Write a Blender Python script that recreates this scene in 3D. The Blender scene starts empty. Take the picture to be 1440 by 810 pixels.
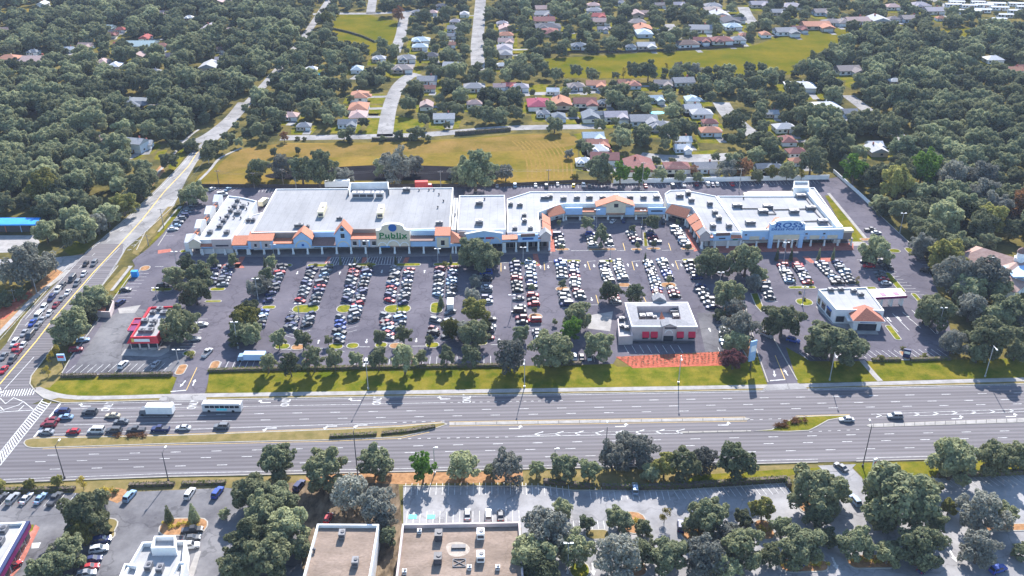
import bpy, bmesh, math, random
from mathutils import Vector, Matrix
from mathutils.geometry import tessellate_polygon, intersect_point_tri_2d
S = bpy.context.scene
COL = S.collection
rnd = random.Random(7)
R = math.radians
# ------------------------------------------------------------------ camera, world, sun, exposure
CF, TH, HC = 1284.0, R(27.9), 173.2            # focal length in photo pixels, downward pitch, height
cam = bpy.data.cameras.new('aerial_camera'); cam_o = bpy.data.objects.new('aerial_camera', cam); COL.objects.link(cam_o)
cam_o.location = (0, 0, HC); cam_o.rotation_euler = (R(90) - TH, 0, 0)
cam.sensor_width = 36; cam.lens = 36 * CF / 1440; cam.clip_start = 1; cam.clip_end = 9000
S.camera = cam_o
SUN_EL, SUN_AZ = R(35), R(9)                  # sun beyond the shops, a little to the right
w = bpy.data.worlds.new('World'); S.world = w; w.use_nodes = True
nt = w.node_tree; nt.nodes.clear()
sky = nt.nodes.new('ShaderNodeTexSky'); sky.sky_type = 'NISHITA'; sky.sun_disc = False
sky.sun_elevation = SUN_EL; sky.sun_rotation = SUN_AZ; sky.altitude = 100; sky.air_density = 1.2; sky.dust_density = 0.6; sky.ozone_density = 4.0
bg = nt.nodes.new('ShaderNodeBackground'); bg.inputs[1].default_value = 0.125
wo = nt.nodes.new('ShaderNodeOutputWorld'); nt.links.new(sky.outputs[0], bg.inputs[0]); nt.links.new(bg.outputs[0], wo.inputs[0])
sun = bpy.data.lights.new('sun', 'SUN'); sun.energy = 5.0; sun.angle = R(0.5); sun.color = (1.0, 0.95, 0.91)
sun_o = bpy.data.objects.new('sun', sun); COL.objects.link(sun_o)
sun_o.rotation_euler = (R(90) - SUN_EL, 0, -SUN_AZ)
sun_o.rotation_euler = Vector((-math.sin(SUN_AZ) * math.cos(SUN_EL), -math.cos(SUN_AZ) * math.cos(SUN_EL), -math.sin(SUN_EL))).to_track_quat('-Z', 'Y').to_euler()
sun_o.location = (100, 600, 400)
S.view_settings.view_transform = 'Standard'; S.view_settings.look = 'None'; S.view_settings.gamma = 1
S.view_settings.exposure = 1.4; S.view_settings.use_curve_mapping = False
S.cycles.max_bounces = 5; S.cycles.diffuse_bounces = 3; S.cycles.glossy_bounces = 2; S.cycles.transmission_bounces = 3; S.cycles.transparent_max_bounces = 4
S.cycles.use_denoising = True

# ------------------------------------------------------------------ photo pixel -> place on the ground
cT, sT = math.cos(TH), math.sin(TH)
def G(px, py, z=0.0):
    u = (px - 720) / CF; v = (py - 405) / CF
    dz = -(sT + v * cT); t = (z - HC) / dz
    return Vector((u * t, (cT - v * sT) * t))
def scale_at(py): return (py + 275) * 0.005104          # photo pixels per metre across, on the ground
def zsolve(Y, py):
    t = (405 - py) / CF
    return HC + Y * (t * cT - sT) / (cT + t * sT)
def K(ox, oy, s):
    return lambda x, y: (ox + x / s, oy + y / s)
def PX(txt):
    return [tuple(float(c) for c in p.split(',')) for p in txt.split()]
def GP(txt, z=0.0): return [G(x, y, z) for x, y in PX(txt)]
ANG = R(1.58)                                          # the shops' front against the view
E1 = Vector((math.cos(ANG), math.sin(ANG))); E2 = Vector((-math.sin(ANG), math.cos(ANG)))

# ------------------------------------------------------------------ mesh helpers
class MB:
    def __init__(s): s.v = []; s.f = []; s.m = []; s.mi = 0
    def face(s, pts):
        b = len(s.v); s.v.extend([tuple(p) for p in pts]); s.f.append(tuple(range(b, b + len(pts)))); s.m.append(s.mi)
    def poly(s, pts, z):
        b = len(s.v); s.v.extend([(p[0], p[1], z) for p in pts])
        for t in tessellate_polygon([[Vector((p[0], p[1], 0)) for p in pts]]):
            a, c, d = (pts[i] for i in t)
            cr = (c[0] - a[0]) * (d[1] - a[1]) - (c[1] - a[1]) * (d[0] - a[0])
            if abs(cr) < 1e-9: continue
            t = t if cr > 0 else t[::-1]
            s.f.append(tuple(b + i for i in t)); s.m.append(s.mi)
    def prism(s, pts, z0, z1, bottom=False):
        if area2(pts) < 0: pts = pts[::-1]
        n = len(pts)
        for i in range(n):
            a, b = pts[i], pts[(i + 1) % n]
            s.face([(a[0], a[1], z0), (b[0], b[1], z0), (b[0], b[1], z1), (a[0], a[1], z1)])
        s.poly(pts, z1)
        if bottom:
            k = len(s.f); s.poly(pts, z0); s.f[k:] = [t[::-1] for t in s.f[k:]]
    def box(s, c, d, rot=0.0, taper=1.0):
        ca, sa = math.cos(rot), math.sin(rot); hx, hy = d[0] / 2, d[1] / 2
        z0, z1 = c[2] - d[2] / 2, c[2] + d[2] / 2
        def p(x, y, z, k=1.0): x *= k; y *= k; return (c[0] + x * ca - y * sa, c[1] + x * sa + y * ca, z)
        q = [(-hx, -hy), (hx, -hy), (hx, hy), (-hx, hy)]
        lo = [p(x, y, z0) for x, y in q]; hi = [p(x, y, z1, taper) for x, y in q]
        for i in range(4): j = (i + 1) % 4; s.face([lo[i], lo[j], hi[j], hi[i]])
        s.face(hi); s.face(lo[::-1])
    def tube(s, path, radii, n=6, cap=True):
        rings = []
        for i, p in enumerate(path):
            p = Vector(p); a = Vector(path[max(0, i - 1)]); b = Vector(path[min(len(path) - 1, i + 1)])
            d = (b - a).normalized(); x = d.orthogonal().normalized(); y = d.cross(x)
            r = radii[i] if hasattr(radii, '__len__') else radii
            rings.append([p + x * (r * math.cos(2 * math.pi * k / n)) + y * (r * math.sin(2 * math.pi * k / n)) for k in range(n)])
        for a, b in zip(rings, rings[1:]):
            for k in range(n): j = (k + 1) % n; s.face([a[k], a[j], b[j], b[k]])
        if cap: s.face(rings[-1]); s.face(rings[0][::-1])
    def strip(s, pts, width, z, closed=False):
        L, Rr = offset_line(pts, width / 2, closed)
        n = len(pts)
        for i in range(n if closed else n - 1):
            j = (i + 1) % n
            s.face([(*Rr[i], z), (*Rr[j], z), (*L[j], z), (*L[i], z)])
    def mesh(s, name):
        me = bpy.data.meshes.new(name); me.from_pydata(s.v, [], s.f); me.validate(); me.update(); return me
    def build(s, name, mat, parent=None, **kw):
        me = s.mesh(name)
        for m in (mat if isinstance(mat, (list, tuple)) else [mat]): me.materials.append(m)
        if len(me.polygons) == len(s.m) and any(s.m): me.polygons.foreach_set('material_index', s.m)
        o = bpy.data.objects.new(name, me); COL.objects.link(o)
        if parent is not None: o.parent = parent
        return tag(o, **kw)
def area2(p): return sum(p[i][0] * p[(i + 1) % len(p)][1] - p[(i + 1) % len(p)][0] * p[i][1] for i in range(len(p)))
def offset_line(pts, d, closed=False):
    n = len(pts); L = []; Rr = []
    for i in range(n):
        p = Vector(pts[i][:2]); a = Vector(pts[(i - 1) % n][:2]) if closed or i > 0 else p; b = Vector(pts[(i + 1) % n][:2]) if closed or i < n - 1 else p
        d1 = (p - a).normalized() if (p - a).length > 1e-6 else None; d2 = (b - p).normalized() if (b - p).length > 1e-6 else None
        d1 = d1 or d2; d2 = d2 or d1
        t = (d1 + d2); t = t.normalized() if t.length > 1e-6 else d1
        nrm = Vector((-t.y, t.x)); k = d / max(0.35, nrm.dot(Vector((-d1.y, d1.x))))
        L.append(p + nrm * k); Rr.append(p - nrm * k)
    return L, Rr
def smooth(pts, n=6, closed=True):
    out = []; m = len(pts)
    for i in range(m if closed else m - 1):
        p0, p1, p2, p3 = (Vector(pts[j % m] if closed else pts[max(0, min(m - 1, j))]) for j in (i - 1, i, i + 1, i + 2))
        for k in range(n):
            t = k / n
            out.append(0.5 * ((2 * p1) + (p2 - p0) * t + (2 * p0 - 5 * p1 + 4 * p2 - p3) * t * t + (3 * p1 - p0 - 3 * p2 + p3) * t ** 3))
    if not closed: out.append(Vector(pts[-1]))
    return out
def inside(p, poly):
    c = False; n = len(poly); j = n - 1
    for i in range(n):
        a, b = poly[i], poly[j]
        if (a[1] > p[1]) != (b[1] > p[1]) and p[0] < (b[0] - a[0]) * (p[1] - a[1]) / (b[1] - a[1]) + a[0]: c = not c
        j = i
    return c
def seg_dist(p, line):
    best = 1e9
    for a, b in zip(line, line[1:]):
        a = Vector(a[:2]); b = Vector(b[:2]); ab = b - a; t = max(0, min(1, (Vector(p[:2]) - a).dot(ab) / max(1e-9, ab.length_squared)))
        best = min(best, (a + ab * t - Vector(p[:2])).length)
    return best
def tag(o, label=None, cat=None, group=None, kind=None):
    if label: o['label'] = label
    if cat: o['category'] = cat
    if group: o['group'] = group
    if kind: o['kind'] = kind
    return o
def empty(name, loc, rz=0.0, label=None, cat=None, group=None):
    o = bpy.data.objects.new(name, None); o.empty_display_size = 0.5; COL.objects.link(o)
    o.location = (loc[0], loc[1], loc[2] if len(loc) > 2 else 0.0); o.rotation_euler = (0, 0, rz)
    return tag(o, label, cat, group)
def link_copy(o, parent=None, name=None):
    c = o.copy(); COL.objects.link(c); c.parent = parent
    if name: c.name = name
    return c
ORDS = 'first second third fourth fifth sixth seventh eighth ninth tenth eleventh twelfth thirteenth fourteenth fifteenth sixteenth seventeenth eighteenth nineteenth twentieth'.split()
TENS = {2: 'twenty', 3: 'thirty', 4: 'forty', 5: 'fifty', 6: 'sixty', 7: 'seventy', 8: 'eighty'}
def ordw(n):
    if n < 20: return ORDS[n]
    n += 1; t, u = divmod(n, 10)
    return (TENS[t][:-1] + 'ieth') if u == 0 else TENS[t] + '-' + ORDS[u - 1]

# ------------------------------------------------------------------ materials
MATS = {}
def mat(name, col, rough=0.8, var=0.15, scale=0.5, detail=4, col2=None, stretch=None, world=True, metal=0.0, spec=0.3, bump=0.0, rand=0.0, island=0.0, speck=0.0, blot=0.0, crack=0.0, seam=0.0, lanes=0.0):
    if name in MATS: return MATS[name]
    m = bpy.data.materials.new(name); m.use_nodes = True; MATS[name] = m
    n = m.node_tree.nodes; l = m.node_tree.links; b = n['Principled BSDF']
    b.inputs['Roughness'].default_value = rough; b.inputs['Metallic'].default_value = metal; b.inputs['Specular IOR Level'].default_value = spec if rough < .88 else 0.0
    c = Vector(col)
    if col2 is None: a2, b2 = c * (1 - var), c * (1 + var)
    else: a2, b2 = c, Vector(col2)
    if world: src = n.new('ShaderNodeNewGeometry').outputs['Position']
    else: src = n.new('ShaderNodeTexCoord').outputs['Object']
    mp = n.new('ShaderNodeMapping'); l.new(src, mp.inputs[0])
    if stretch: mp.inputs['Scale'].default_value = stretch
    tx = n.new('ShaderNodeTexNoise'); tx.inputs['Scale'].default_value = scale; tx.inputs['Detail'].default_value = detail; tx.inputs['Roughness'].default_value = 0.65
    l.new(mp.outputs[0], tx.inputs[0])
    rp = n.new('ShaderNodeValToRGB'); e = rp.color_ramp.elements
    e[0].position = 0.36; e[1].position = 0.64; e[0].color = (*a2, 1); e[1].color = (*b2, 1)
    l.new(tx.outputs[0], rp.inputs[0]); out = rp.outputs[0]
    def mul(out, fac_src, lo, hi):
        mr = n.new('ShaderNodeMapRange'); mr.inputs[3].default_value = lo; mr.inputs[4].default_value = hi; l.new(fac_src, mr.inputs[0])
        mx = n.new('ShaderNodeMix'); mx.data_type = 'RGBA'; mx.blend_type = 'MULTIPLY'; mx.inputs[0].default_value = 1
        l.new(out, mx.inputs[6]); l.new(mr.outputs[0], mx.inputs[7]); return mx.outputs[2]
    if speck:
        t2 = n.new('ShaderNodeTexNoise'); t2.inputs['Scale'].default_value = scale * 14; t2.inputs['Detail'].default_value = 2; l.new(mp.outputs[0], t2.inputs[0])
        out = mul(out, t2.outputs[0], 1 - speck, 1 + speck)
    if blot:
        t3 = n.new('ShaderNodeTexNoise'); t3.inputs['Scale'].default_value = .32; t3.inputs['Detail'].default_value = 8; t3.inputs['Roughness'].default_value = .75; l.new(src, t3.inputs[0])
        r3 = n.new('ShaderNodeValToRGB'); r3.color_ramp.elements[0].position = .30; r3.color_ramp.elements[1].position = .46; l.new(t3.outputs[0], r3.inputs[0]); out = mul(out, r3.outputs[0], 1 - blot, 1)
        t4 = n.new('ShaderNodeTexNoise'); t4.inputs['Scale'].default_value = .021; t4.inputs['Detail'].default_value = 5; l.new(src, t4.inputs[0]); out = mul(out, t4.outputs[0], 1 - blot * 1.3, 1 + blot * 1.3)
    if crack:
        vo = n.new('ShaderNodeTexVoronoi'); vo.feature = 'DISTANCE_TO_EDGE'; vo.inputs['Scale'].default_value = .06; wn = n.new('ShaderNodeTexNoise'); wn.inputs['Scale'].default_value = .15; wn.inputs['Detail'].default_value = 4; l.new(src, wn.inputs[0])
        va = n.new('ShaderNodeMix'); va.data_type = 'RGBA'; va.blend_type = 'LINEAR_LIGHT'; va.inputs[0].default_value = 1; vm = n.new('ShaderNodeVectorMath'); vm.operation = 'MULTIPLY_ADD'; vm.inputs[1].default_value = (14, 14, 14); l.new(wn.outputs['Color'], vm.inputs[0]); l.new(src, vm.inputs[2]); l.new(vm.outputs[0], vo.inputs[0])
        r5 = n.new('ShaderNodeValToRGB'); r5.color_ramp.elements[0].position = .008; r5.color_ramp.elements[1].position = .022; l.new(vo.outputs['Distance'], r5.inputs[0]); out = mul(out, r5.outputs[0], 1 - crack, 1)
    if seam:
        sx = n.new('ShaderNodeSeparateXYZ'); l.new(src, sx.inputs[0])
        for ax, per in ((0, 3.4), (1, 11.0)):
            d1 = n.new('ShaderNodeMath'); d1.operation = 'DIVIDE'; d1.inputs[1].default_value = per; l.new(sx.outputs[ax], d1.inputs[0]); f1 = n.new('ShaderNodeMath'); f1.operation = 'FRACT'; l.new(d1.outputs[0], f1.inputs[0])
            g1 = n.new('ShaderNodeMath'); g1.operation = 'GREATER_THAN'; g1.inputs[1].default_value = .22 / per; l.new(f1.outputs[0], g1.inputs[0]); out = mul(out, g1.outputs[0], 1 - seam, 1)
    if lanes:
        m4 = n.new('ShaderNodeMapping'); m4.inputs['Rotation'].default_value = (0, 0, R(-1.95)); l.new(src, m4.inputs[0]); wv = n.new('ShaderNodeTexWave'); wv.bands_direction = 'Y'; wv.inputs['Scale'].default_value = .314 / 1.78; wv.inputs['Distortion'].default_value = .25; wv.inputs['Detail'].default_value = 3; wv.inputs['Detail Scale'].default_value = .4; l.new(m4.outputs[0], wv.inputs[0]); out = mul(out, wv.outputs['Color'], 1 - lanes, 1 + lanes * .5)
    if rand: out = mul(out, n.new('ShaderNodeObjectInfo').outputs['Random'], 1 - rand, 1 + rand)
    if island: out = mul(out, n.new('ShaderNodeNewGeometry').outputs['Random Per Island'], 1 - island, 1 + island)
    l.new(out, b.inputs['Base Color'])
    if bump:
        bp = n.new('ShaderNodeBump'); bp.inputs['Strength'].default_value = bump; bp.inputs['Distance'].default_value = 0.2; l.new(tx.outputs[0], bp.inputs['Height']); l.new(bp.outputs[0], b.inputs['Normal'])
    return m
def leafmat(name, c1, c2, trans=0.38, island=0.4, rand=0.38):
    if name in MATS: return MATS[name]
    m = bpy.data.materials.new(name); m.use_nodes = True; MATS[name] = m
    n = m.node_tree.nodes; l = m.node_tree.links; n.clear()
    o = n.new('ShaderNodeOutputMaterial'); d = n.new('ShaderNodeBsdfDiffuse'); t = n.new('ShaderNodeBsdfTranslucent'); x = n.new('ShaderNodeMixShader')
    x.inputs[0].default_value = trans
    g = n.new('ShaderNodeNewGeometry'); oi = n.new('ShaderNodeObjectInfo')
    mx = n.new('ShaderNodeMix'); mx.data_type = 'RGBA'; mx.inputs[6].default_value = (*c1, 1); mx.inputs[7].default_value = (*c2, 1)
    ad = n.new('ShaderNodeMath'); ad.operation = 'MULTIPLY_ADD'; ad.inputs[1].default_value = 0.55; l.new(g.outputs['Random Per Island'], ad.inputs[0])
    m2 = n.new('ShaderNodeMath'); m2.operation = 'MULTIPLY'; m2.inputs[1].default_value = 0.45; l.new(oi.outputs['Random'], m2.inputs[0]); l.new(m2.outputs[0], ad.inputs[2])
    l.new(ad.outputs[0], mx.inputs[0])
    mr = n.new('ShaderNodeMapRange'); mr.inputs[3].default_value = 1 - rand; mr.inputs[4].default_value = 1 + rand
    sn = n.new('ShaderNodeMath'); sn.operation = 'FRACT'; s7 = n.new('ShaderNodeMath'); s7.operation = 'MULTIPLY'; s7.inputs[1].default_value = 7.31
    l.new(oi.outputs['Random'], s7.inputs[0]); l.new(s7.outputs[0], sn.inputs[0]); l.new(sn.outputs[0], mr.inputs[0])
    mu = n.new('ShaderNodeMix'); mu.data_type = 'RGBA'; mu.blend_type = 'MULTIPLY'; mu.inputs[0].default_value = 1
    l.new(mx.outputs[2], mu.inputs[6]); l.new(mr.outputs[0], mu.inputs[7])
    l.new(mu.outputs[2], d.inputs[0]); l.new(mu.outputs[2], t.inputs[0])
    l.new(d.outputs[0], x.inputs[1]); l.new(t.outputs[0], x.inputs[2]); l.new(x.outputs[0], o.inputs[0])
    return m
M_GROUND = mat('wild_grass', (0.045, 0.048, 0.02), col2=(0.15, 0.12, 0.04), scale=0.06, rough=0.95, speck=0.25)
M_FIELD = mat('dry_field', (0.115, 0.098, 0.014), col2=(0.205, 0.135, 0.034), scale=0.035, rough=0.95, speck=0.2, detail=6, blot=.2)
M_MEADOW = mat('green_field', (0.070, 0.080, 0.004), col2=(0.140, 0.110, 0.010), scale=0.03, rough=0.95, speck=0.15, detail=6)
M_LAWN = mat('lawn', (0.070, 0.090, 0.006), col2=(0.18, 0.145, 0.022), scale=0.18, rough=0.95, speck=0.3, detail=8, blot=.2)
M_VERGE = mat('dry_verge', (0.13, 0.11, 0.04), col2=(0.21, 0.16, 0.07), scale=0.25, rough=0.95, speck=0.2)
M_ASPH = mat('parking_asphalt', (0.092, 0.085, 0.101), col2=(0.132, 0.121, 0.138), scale=0.05, rough=0.9, speck=0.12, detail=7, blot=.22, crack=.22)
M_ASPH2 = mat('old_asphalt', (0.09, 0.087, 0.094), col2=(0.18, 0.176, 0.18), scale=0.07, rough=0.9, speck=0.1, detail=7, blot=.15, crack=.25)
M_ROAD = mat('road_asphalt', (0.092, 0.083, 0.090), col2=(0.138, 0.127, 0.134), scale=0.5, stretch=(0.012, 0.75, 1), rough=0.85, speck=0.05, detail=5, blot=.1, lanes=.22)
M_STREET = mat('street_concrete', (0.19, 0.185, 0.183), col2=(0.30, 0.29, 0.282), scale=0.09, rough=0.9, speck=0.1, detail=6, blot=.12, crack=.3)
M_LOTC = mat('pale_paving', (0.20, 0.195, 0.197), col2=(0.31, 0.303, 0.303), scale=0.08, rough=0.9, speck=0.08, detail=6, blot=.1, crack=.2)
M_CONC = mat('concrete', (0.29, 0.275, 0.26), var=0.15, scale=0.3, rough=0.9)
M_KERB = mat('kerb_concrete', (0.33, 0.31, 0.275), var=0.12, scale=0.6, rough=0.9)
M_PAINT = mat('white_road_paint', (0.50, 0.50, 0.485), var=0.3, scale=0.8, rough=0.8)
M_YPAINT = mat('yellow_road_paint', (0.60, 0.40, 0.10), var=0.15, scale=0.8, rough=0.8)
M_BRICKP = mat('red_paver', (0.34, 0.13, 0.10), var=0.2, scale=0.8, rough=0.9)
M_MULCH = mat('red_mulch', (0.28, 0.075, 0.045), col2=(0.40, 0.125, 0.08), scale=0.9, rough=0.95, speck=0.2)
M_BARK = mat('brown_mulch', (0.22, 0.12, 0.06), col2=(0.36, 0.20, 0.10), scale=0.7, rough=0.95, speck=0.2)
M_WATER = mat('pond_water', (0.016, 0.015, 0.017), var=0.2, scale=0.1, rough=0.9, spec=0.05)
M_ROOF = mat('white_membrane', (0.28, 0.28, 0.285), col2=(0.36, 0.36, 0.366), scale=0.06, rough=0.9, speck=0.05, detail=7, blot=.13, seam=.14)
M_ROOFG = mat('grey_membrane', (0.235, 0.236, 0.242), col2=(0.30, 0.301, 0.307), scale=0.09, rough=0.9, speck=0.06, detail=7, stretch=(1, 0.35, 1), blot=.12, seam=.12)
M_ROOFB = mat('brown_gravel_roof', (0.17, 0.132, 0.105), col2=(0.27, 0.21, 0.17), scale=0.16, rough=0.95, speck=0.3, detail=8, blot=.18, crack=.12, stretch=(.5, 1, 1))
M_WALLW = mat('white_stucco', (0.74, 0.74, 0.72), var=0.06, scale=0.5, rough=0.85)
M_WALLB = mat('pale_blue_stucco', (0.36, 0.52, 0.72), var=0.05, scale=0.5, rough=0.85)
M_WALLT = mat('tan_stucco', (0.64, 0.55, 0.41), var=0.07, scale=0.5, rough=0.85)
M_WALLM = mat('mauve_stucco', (0.50, 0.42, 0.40), var=0.07, scale=0.5, rough=0.85)
M_WALLD = mat('shadow_brown_stucco', (0.24, 0.20, 0.18), var=0.1, scale=0.5, rough=0.85)  # dark brown that paints shade into arcade walls, ceilings and recessed upper walls
M_TILE = mat('terracotta_tile', (0.34, 0.115, 0.06), col2=(0.48, 0.19, 0.11), scale=3.0, rough=0.8, speck=0.15)
M_TILEB = mat('dark_brown_tile', (0.14, 0.085, 0.075), col2=(0.21, 0.13, 0.11), scale=3.0, rough=0.8)
M_GLASS = mat('dark_glass', (0.025, 0.03, 0.04), var=0.3, scale=0.6, rough=0.12, spec=0.6)
M_DARK = mat('dark_metal', (0.06, 0.06, 0.07), var=0.2, scale=1.0, rough=0.5)
M_METAL = mat('grey_metal', (0.42, 0.43, 0.45), var=0.1, scale=1.0, rough=0.45, metal=0.4)
M_UNIT = mat('unit_metal', (0.17, 0.17, 0.18), var=0.12, scale=1.5, rough=0.6)
M_CREAM = mat('cream_metal', (0.70, 0.62, 0.42), var=0.08, scale=1.5, rough=0.6)
M_WOOD = mat('weathered_wood', (0.20, 0.16, 0.13), var=0.2, scale=2, rough=0.9)
M_FENCE = mat('dark_fence', (0.07, 0.06, 0.055), var=0.25, scale=1.5, rough=0.9)
M_RED = mat('red_enamel', (0.55, 0.02, 0.035), var=0.08, scale=0.8, rough=0.45)
M_CRIM = mat('crimson_awning', (0.55, 0.015, 0.05), var=0.08, scale=0.8, rough=0.7)
M_BLUE = mat('bright_blue_metal', (0.02, 0.24, 0.62), var=0.1, scale=0.3, rough=0.5)
M_NAVY = mat('navy_metal', (0.02, 0.03, 0.10), var=0.1, scale=0.6, rough=0.6)
M_PURP = mat('purple_band', (0.16, 0.01, 0.09), var=0.1, scale=0.6, rough=0.5)
M_ORNG = mat('orange_canvas', (0.75, 0.12, 0.03), var=0.08, scale=0.6, rough=0.7)
M_SGREEN = mat('sign_green', (0.01, 0.16, 0.045), var=0.05, rough=0.5)
M_SBLUE = mat('sign_blue', (0.012, 0.10, 0.34), var=0.05, rough=0.5)
M_SDARK = mat('sign_dark', (0.03, 0.03, 0.05), var=0.05, rough=0.5)
M_SRED = mat('sign_red', (0.5, 0.03, 0.05), var=0.05, rough=0.5)
M_CYAN = mat('cyan_paint', (0.12, 0.62, 0.68), var=0.1, rough=0.8)
M_TRUNK = mat('bark', (0.13, 0.105, 0.085), var=0.25, scale=2.0, rough=0.95, world=False)
# ================================================================== THE GROUND
def sheet(name, pts, z, m, kind='structure'):
    b = MB(); b.poly(pts, z); return b.build(name, m, kind=kind)
gb = MB(); gb.face([(-3500, -300, 0), (3500, -300, 0), (3500, 6500, 0), (-3500, 6500, 0)])
gb.build('ground', M_GROUND, kind='structure')
F1 = GP('268,263 280,246 300,233 330,216 362,206 405,201 480,201 560,200 640,195 720,189 800,187 812,205 813,225 808,256 700,259 390,264')
F2 = GP('458,52 468,38 471,21 515,20 545,27 566,31 562,46 549,66 532,78 518,78 495,64 470,56')
F3 = GP('762,83 880,76 960,73 1046,68 1080,57 1113,48 1165,40 1198,40 1190,53 1172,78 1135,102 1080,108 1000,105 895,110 825,110 768,108')
F4 = GP('1311,44 1333,40 1371,39 1389,46 1377,55 1341,60')
F5 = GP('-60,24 -40,14 65,8 64,18 40,24')
sheet('dry_field', F1, .03, M_FIELD); sheet('meadow', F3, .03, M_MEADOW); sheet('small_meadow', F2, .03, M_MEADOW)
sheet('far_field', F4, .03, M_MEADOW); sheet('edge_field', F5, .03, M_FIELD)
sheet('dry_field', smooth(GP('318,222 350,208 405,203 480,203.5 560,202 640,197.5 720,191 798,189.5 808,204 730,212 640,214 560,218 480,221 405,224 350,236 305,246'), 4), .036, mat('brown_field', (0.12, 0.092, 0.02), col2=(0.205, 0.13, 0.042), scale=.06, rough=.95, speck=.25, detail=8))
POND = smooth(GP('374,246 392,252 480,254 560,254 640,254 692,252 704,244 664,236 600,233 540,232 474,235 420,240'), 4)
sheet('pond', POND, .06, M_WATER)
LAWNS = ['505,192 512,184 541,152 546,160 530,190', '552,188 556,163 600,170 590,188', '262,205 272,203 262,215 247,240 236,236 250,214', '222,213 236,210 228,226 216,224',
         '150,195 168,182 176,190 164,210', '150,218 158,205 162,222', '738,122 760,118 800,124 848,126 848,131 742,131', '1190,110 1206,110 1200,126 1188,120', '1200,165 1212,160 1236,175 1222,182',
         '806,189 830,184 838,190 826,198', '1244,201 1268,200 1266,213 1248,212', '165,98 175,92 178,100 168,108', '640,186 720,175 722,180 645,190', '960,215 1010,210 1000,218 960,219', '520,98 545,88 555,95 530,108']
for i, t in enumerate(LAWNS): sheet('lawn', GP(t), .025, M_LAWN)
# --- the shopping centre's asphalt, one sheet, and older patches
LOT = GP('86,527 100,500 136,446 160,420 176,396 190,374 186,366 210,348 228,330 256,294 268,272 300,263 700,262 812,258 900,257 1165,251 1178,249 1215,282 1268,330 1300,362 1330,440 1338,470 1334,506 1224,508 1140,508 1122,540 1080,542 1062,496 1040,498 868,502 862,512 720,515 360,521 296,524 288,554 240,555 249,530')
sheet('parking_lot', LOT, .04, M_ASPH)
sheet('worn_asphalt', GP('146,452 175,432 205,436 215,455 236,470 262,478 262,508 246,522 100,524 118,495'), .055, M_ASPH2)
sheet('pale_slab', GP('166,434 198,429 190,440 168,441'), .065, M_CONC)
sheet('pale_slab', GP('832,443 862,438 858,466 826,462'), .055, M_CONC)
sheet('worn_asphalt', GP('980,440 1008,440 1030,480 1038,496 992,496'), .055, M_ASPH2)
# --- boulevard and side street
BL_FAR = GP('-320,582 87,567 360,561 720,555 1080,549 1218,545 1440,540 1800,531')
BL_NEAR = GP('-320,692 5,679 240,670.5 700,661 1080,652 1440,643 1800,634')
sheet('boulevard', BL_FAR + BL_NEAR[::-1], .08, M_ROAD)
SS_L = GP('-120,630 -60,565 11,481 30,450 118.5,357 181,304 224,263 252,234 272,211 290,196 318,172 345,142 395,87 428,44 458,0 470,-20')
SS_R = GP('62,562 50,551 42,540 44,529 80,481 104,452 136,412 160,380 178,349 204,327 245,289 263,251 277,228 293,209 322,182 353,147 403,91 437,46 468,0 481,-20')
sheet('side_street', SS_L + SS_R[::-1], .07, M_STREET)
sheet('side_street_new_asphalt', GP('-100,620 -60,568 11,481 30,450 100,377 118.5,357 136,343 174,343 172,356 150,390 136,412 104,452 80,481 44,529 42,540 50,551 62,562'), .074, M_ROAD)
STREETS = [('395,194 470,193 568,191 640,186 720,180 845,178', 9), ('541,192 547,155 558,125 573,109 588,104', 9.5), ('500,112 520,100 540,96', 10), ('555,74 564,48 568,25 575,18', 9),
           ('440,20 468,19 523,19 580,16 625,14', 8.5), ('521,19 526,-12', 8.5), ('677,-14 673,38 671,70 673,99', 10.5), ('735,132 790,131 845,129', 7), ('940,34 946,44 951,54', 10), ('1045,10 1052,24 1064,38', 11),
           ('1014,144 1024,160 1043,178 1060,190', 11), ('900,219 938,223 998,222 1030,220', 12), ('1192,134 1230,163 1250,180 1276,200', 8.5), ('1305,-4 1353,21', 6), ('250,201 285,196 322,170 344,144', 9), ('1330,110 1375,105 1390,112', 8)]
STREETW = []
for t, wd in STREETS:
    pts = smooth(GP(t), 5, closed=False); STREETW.append((pts, wd))
    b = MB(); b.strip(pts, wd, .05); b.build('street', M_STREET, kind='structure')
# --- foreground lots
sheet('pale_parking_lot', GP('567,684 720,683 760,684 806,690 950,690 1108,680 1112,700 1158,668 1160,657 1194,654 1212,672 1222,700 1316,672 1440,668 1560,665 1560,850 735,850 733,742 567,742'), .04, M_LOTC)
sheet('near_parking_lot', GP('-200,700 0,697 106,693 150,702 165,708 182,692 318,686 345,690 420,730 430,860 -200,860'), .04, M_ASPH2)
sheet('leaf_litter', GP('330,680 560,676 566,742 560,860 420,860 430,740 345,690'), .03, mat('leaf_litter', (0.06, 0.045, 0.03), col2=(0.20, 0.15, 0.10), scale=0.5, stretch=(1, .4, 1), rough=0.95, speck=0.3))
sheet('dry_verge', GP('-200,694 5,682 240,673 700,664 1080,655 1158,653 1158,662 1112,668 1108,679 950,690 806,690 760,684 567,684 318,686 182,692 106,693 -200,698'), .02, M_VERGE)
sheet('brown_mulch', GP('430,668 560,665 735,663 735,678 567,681 430,676'), .035, M_BARK)
sheet('lawn', GP('980,668 1105,660 1160,657 1156,662 1112,668 1108,672 950,680'), .035, M_LAWN)
sheet('lawn', GP('1195,652 1440,645 1560,642 1560,662 1440,664 1316,668 1222,694 1212,670'), .035, M_LAWN)
sheet('dry_verge', GP('152,688 165,686 182,690 178,700 165,708 150,702 140,690'), .045, M_BARK)
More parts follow.
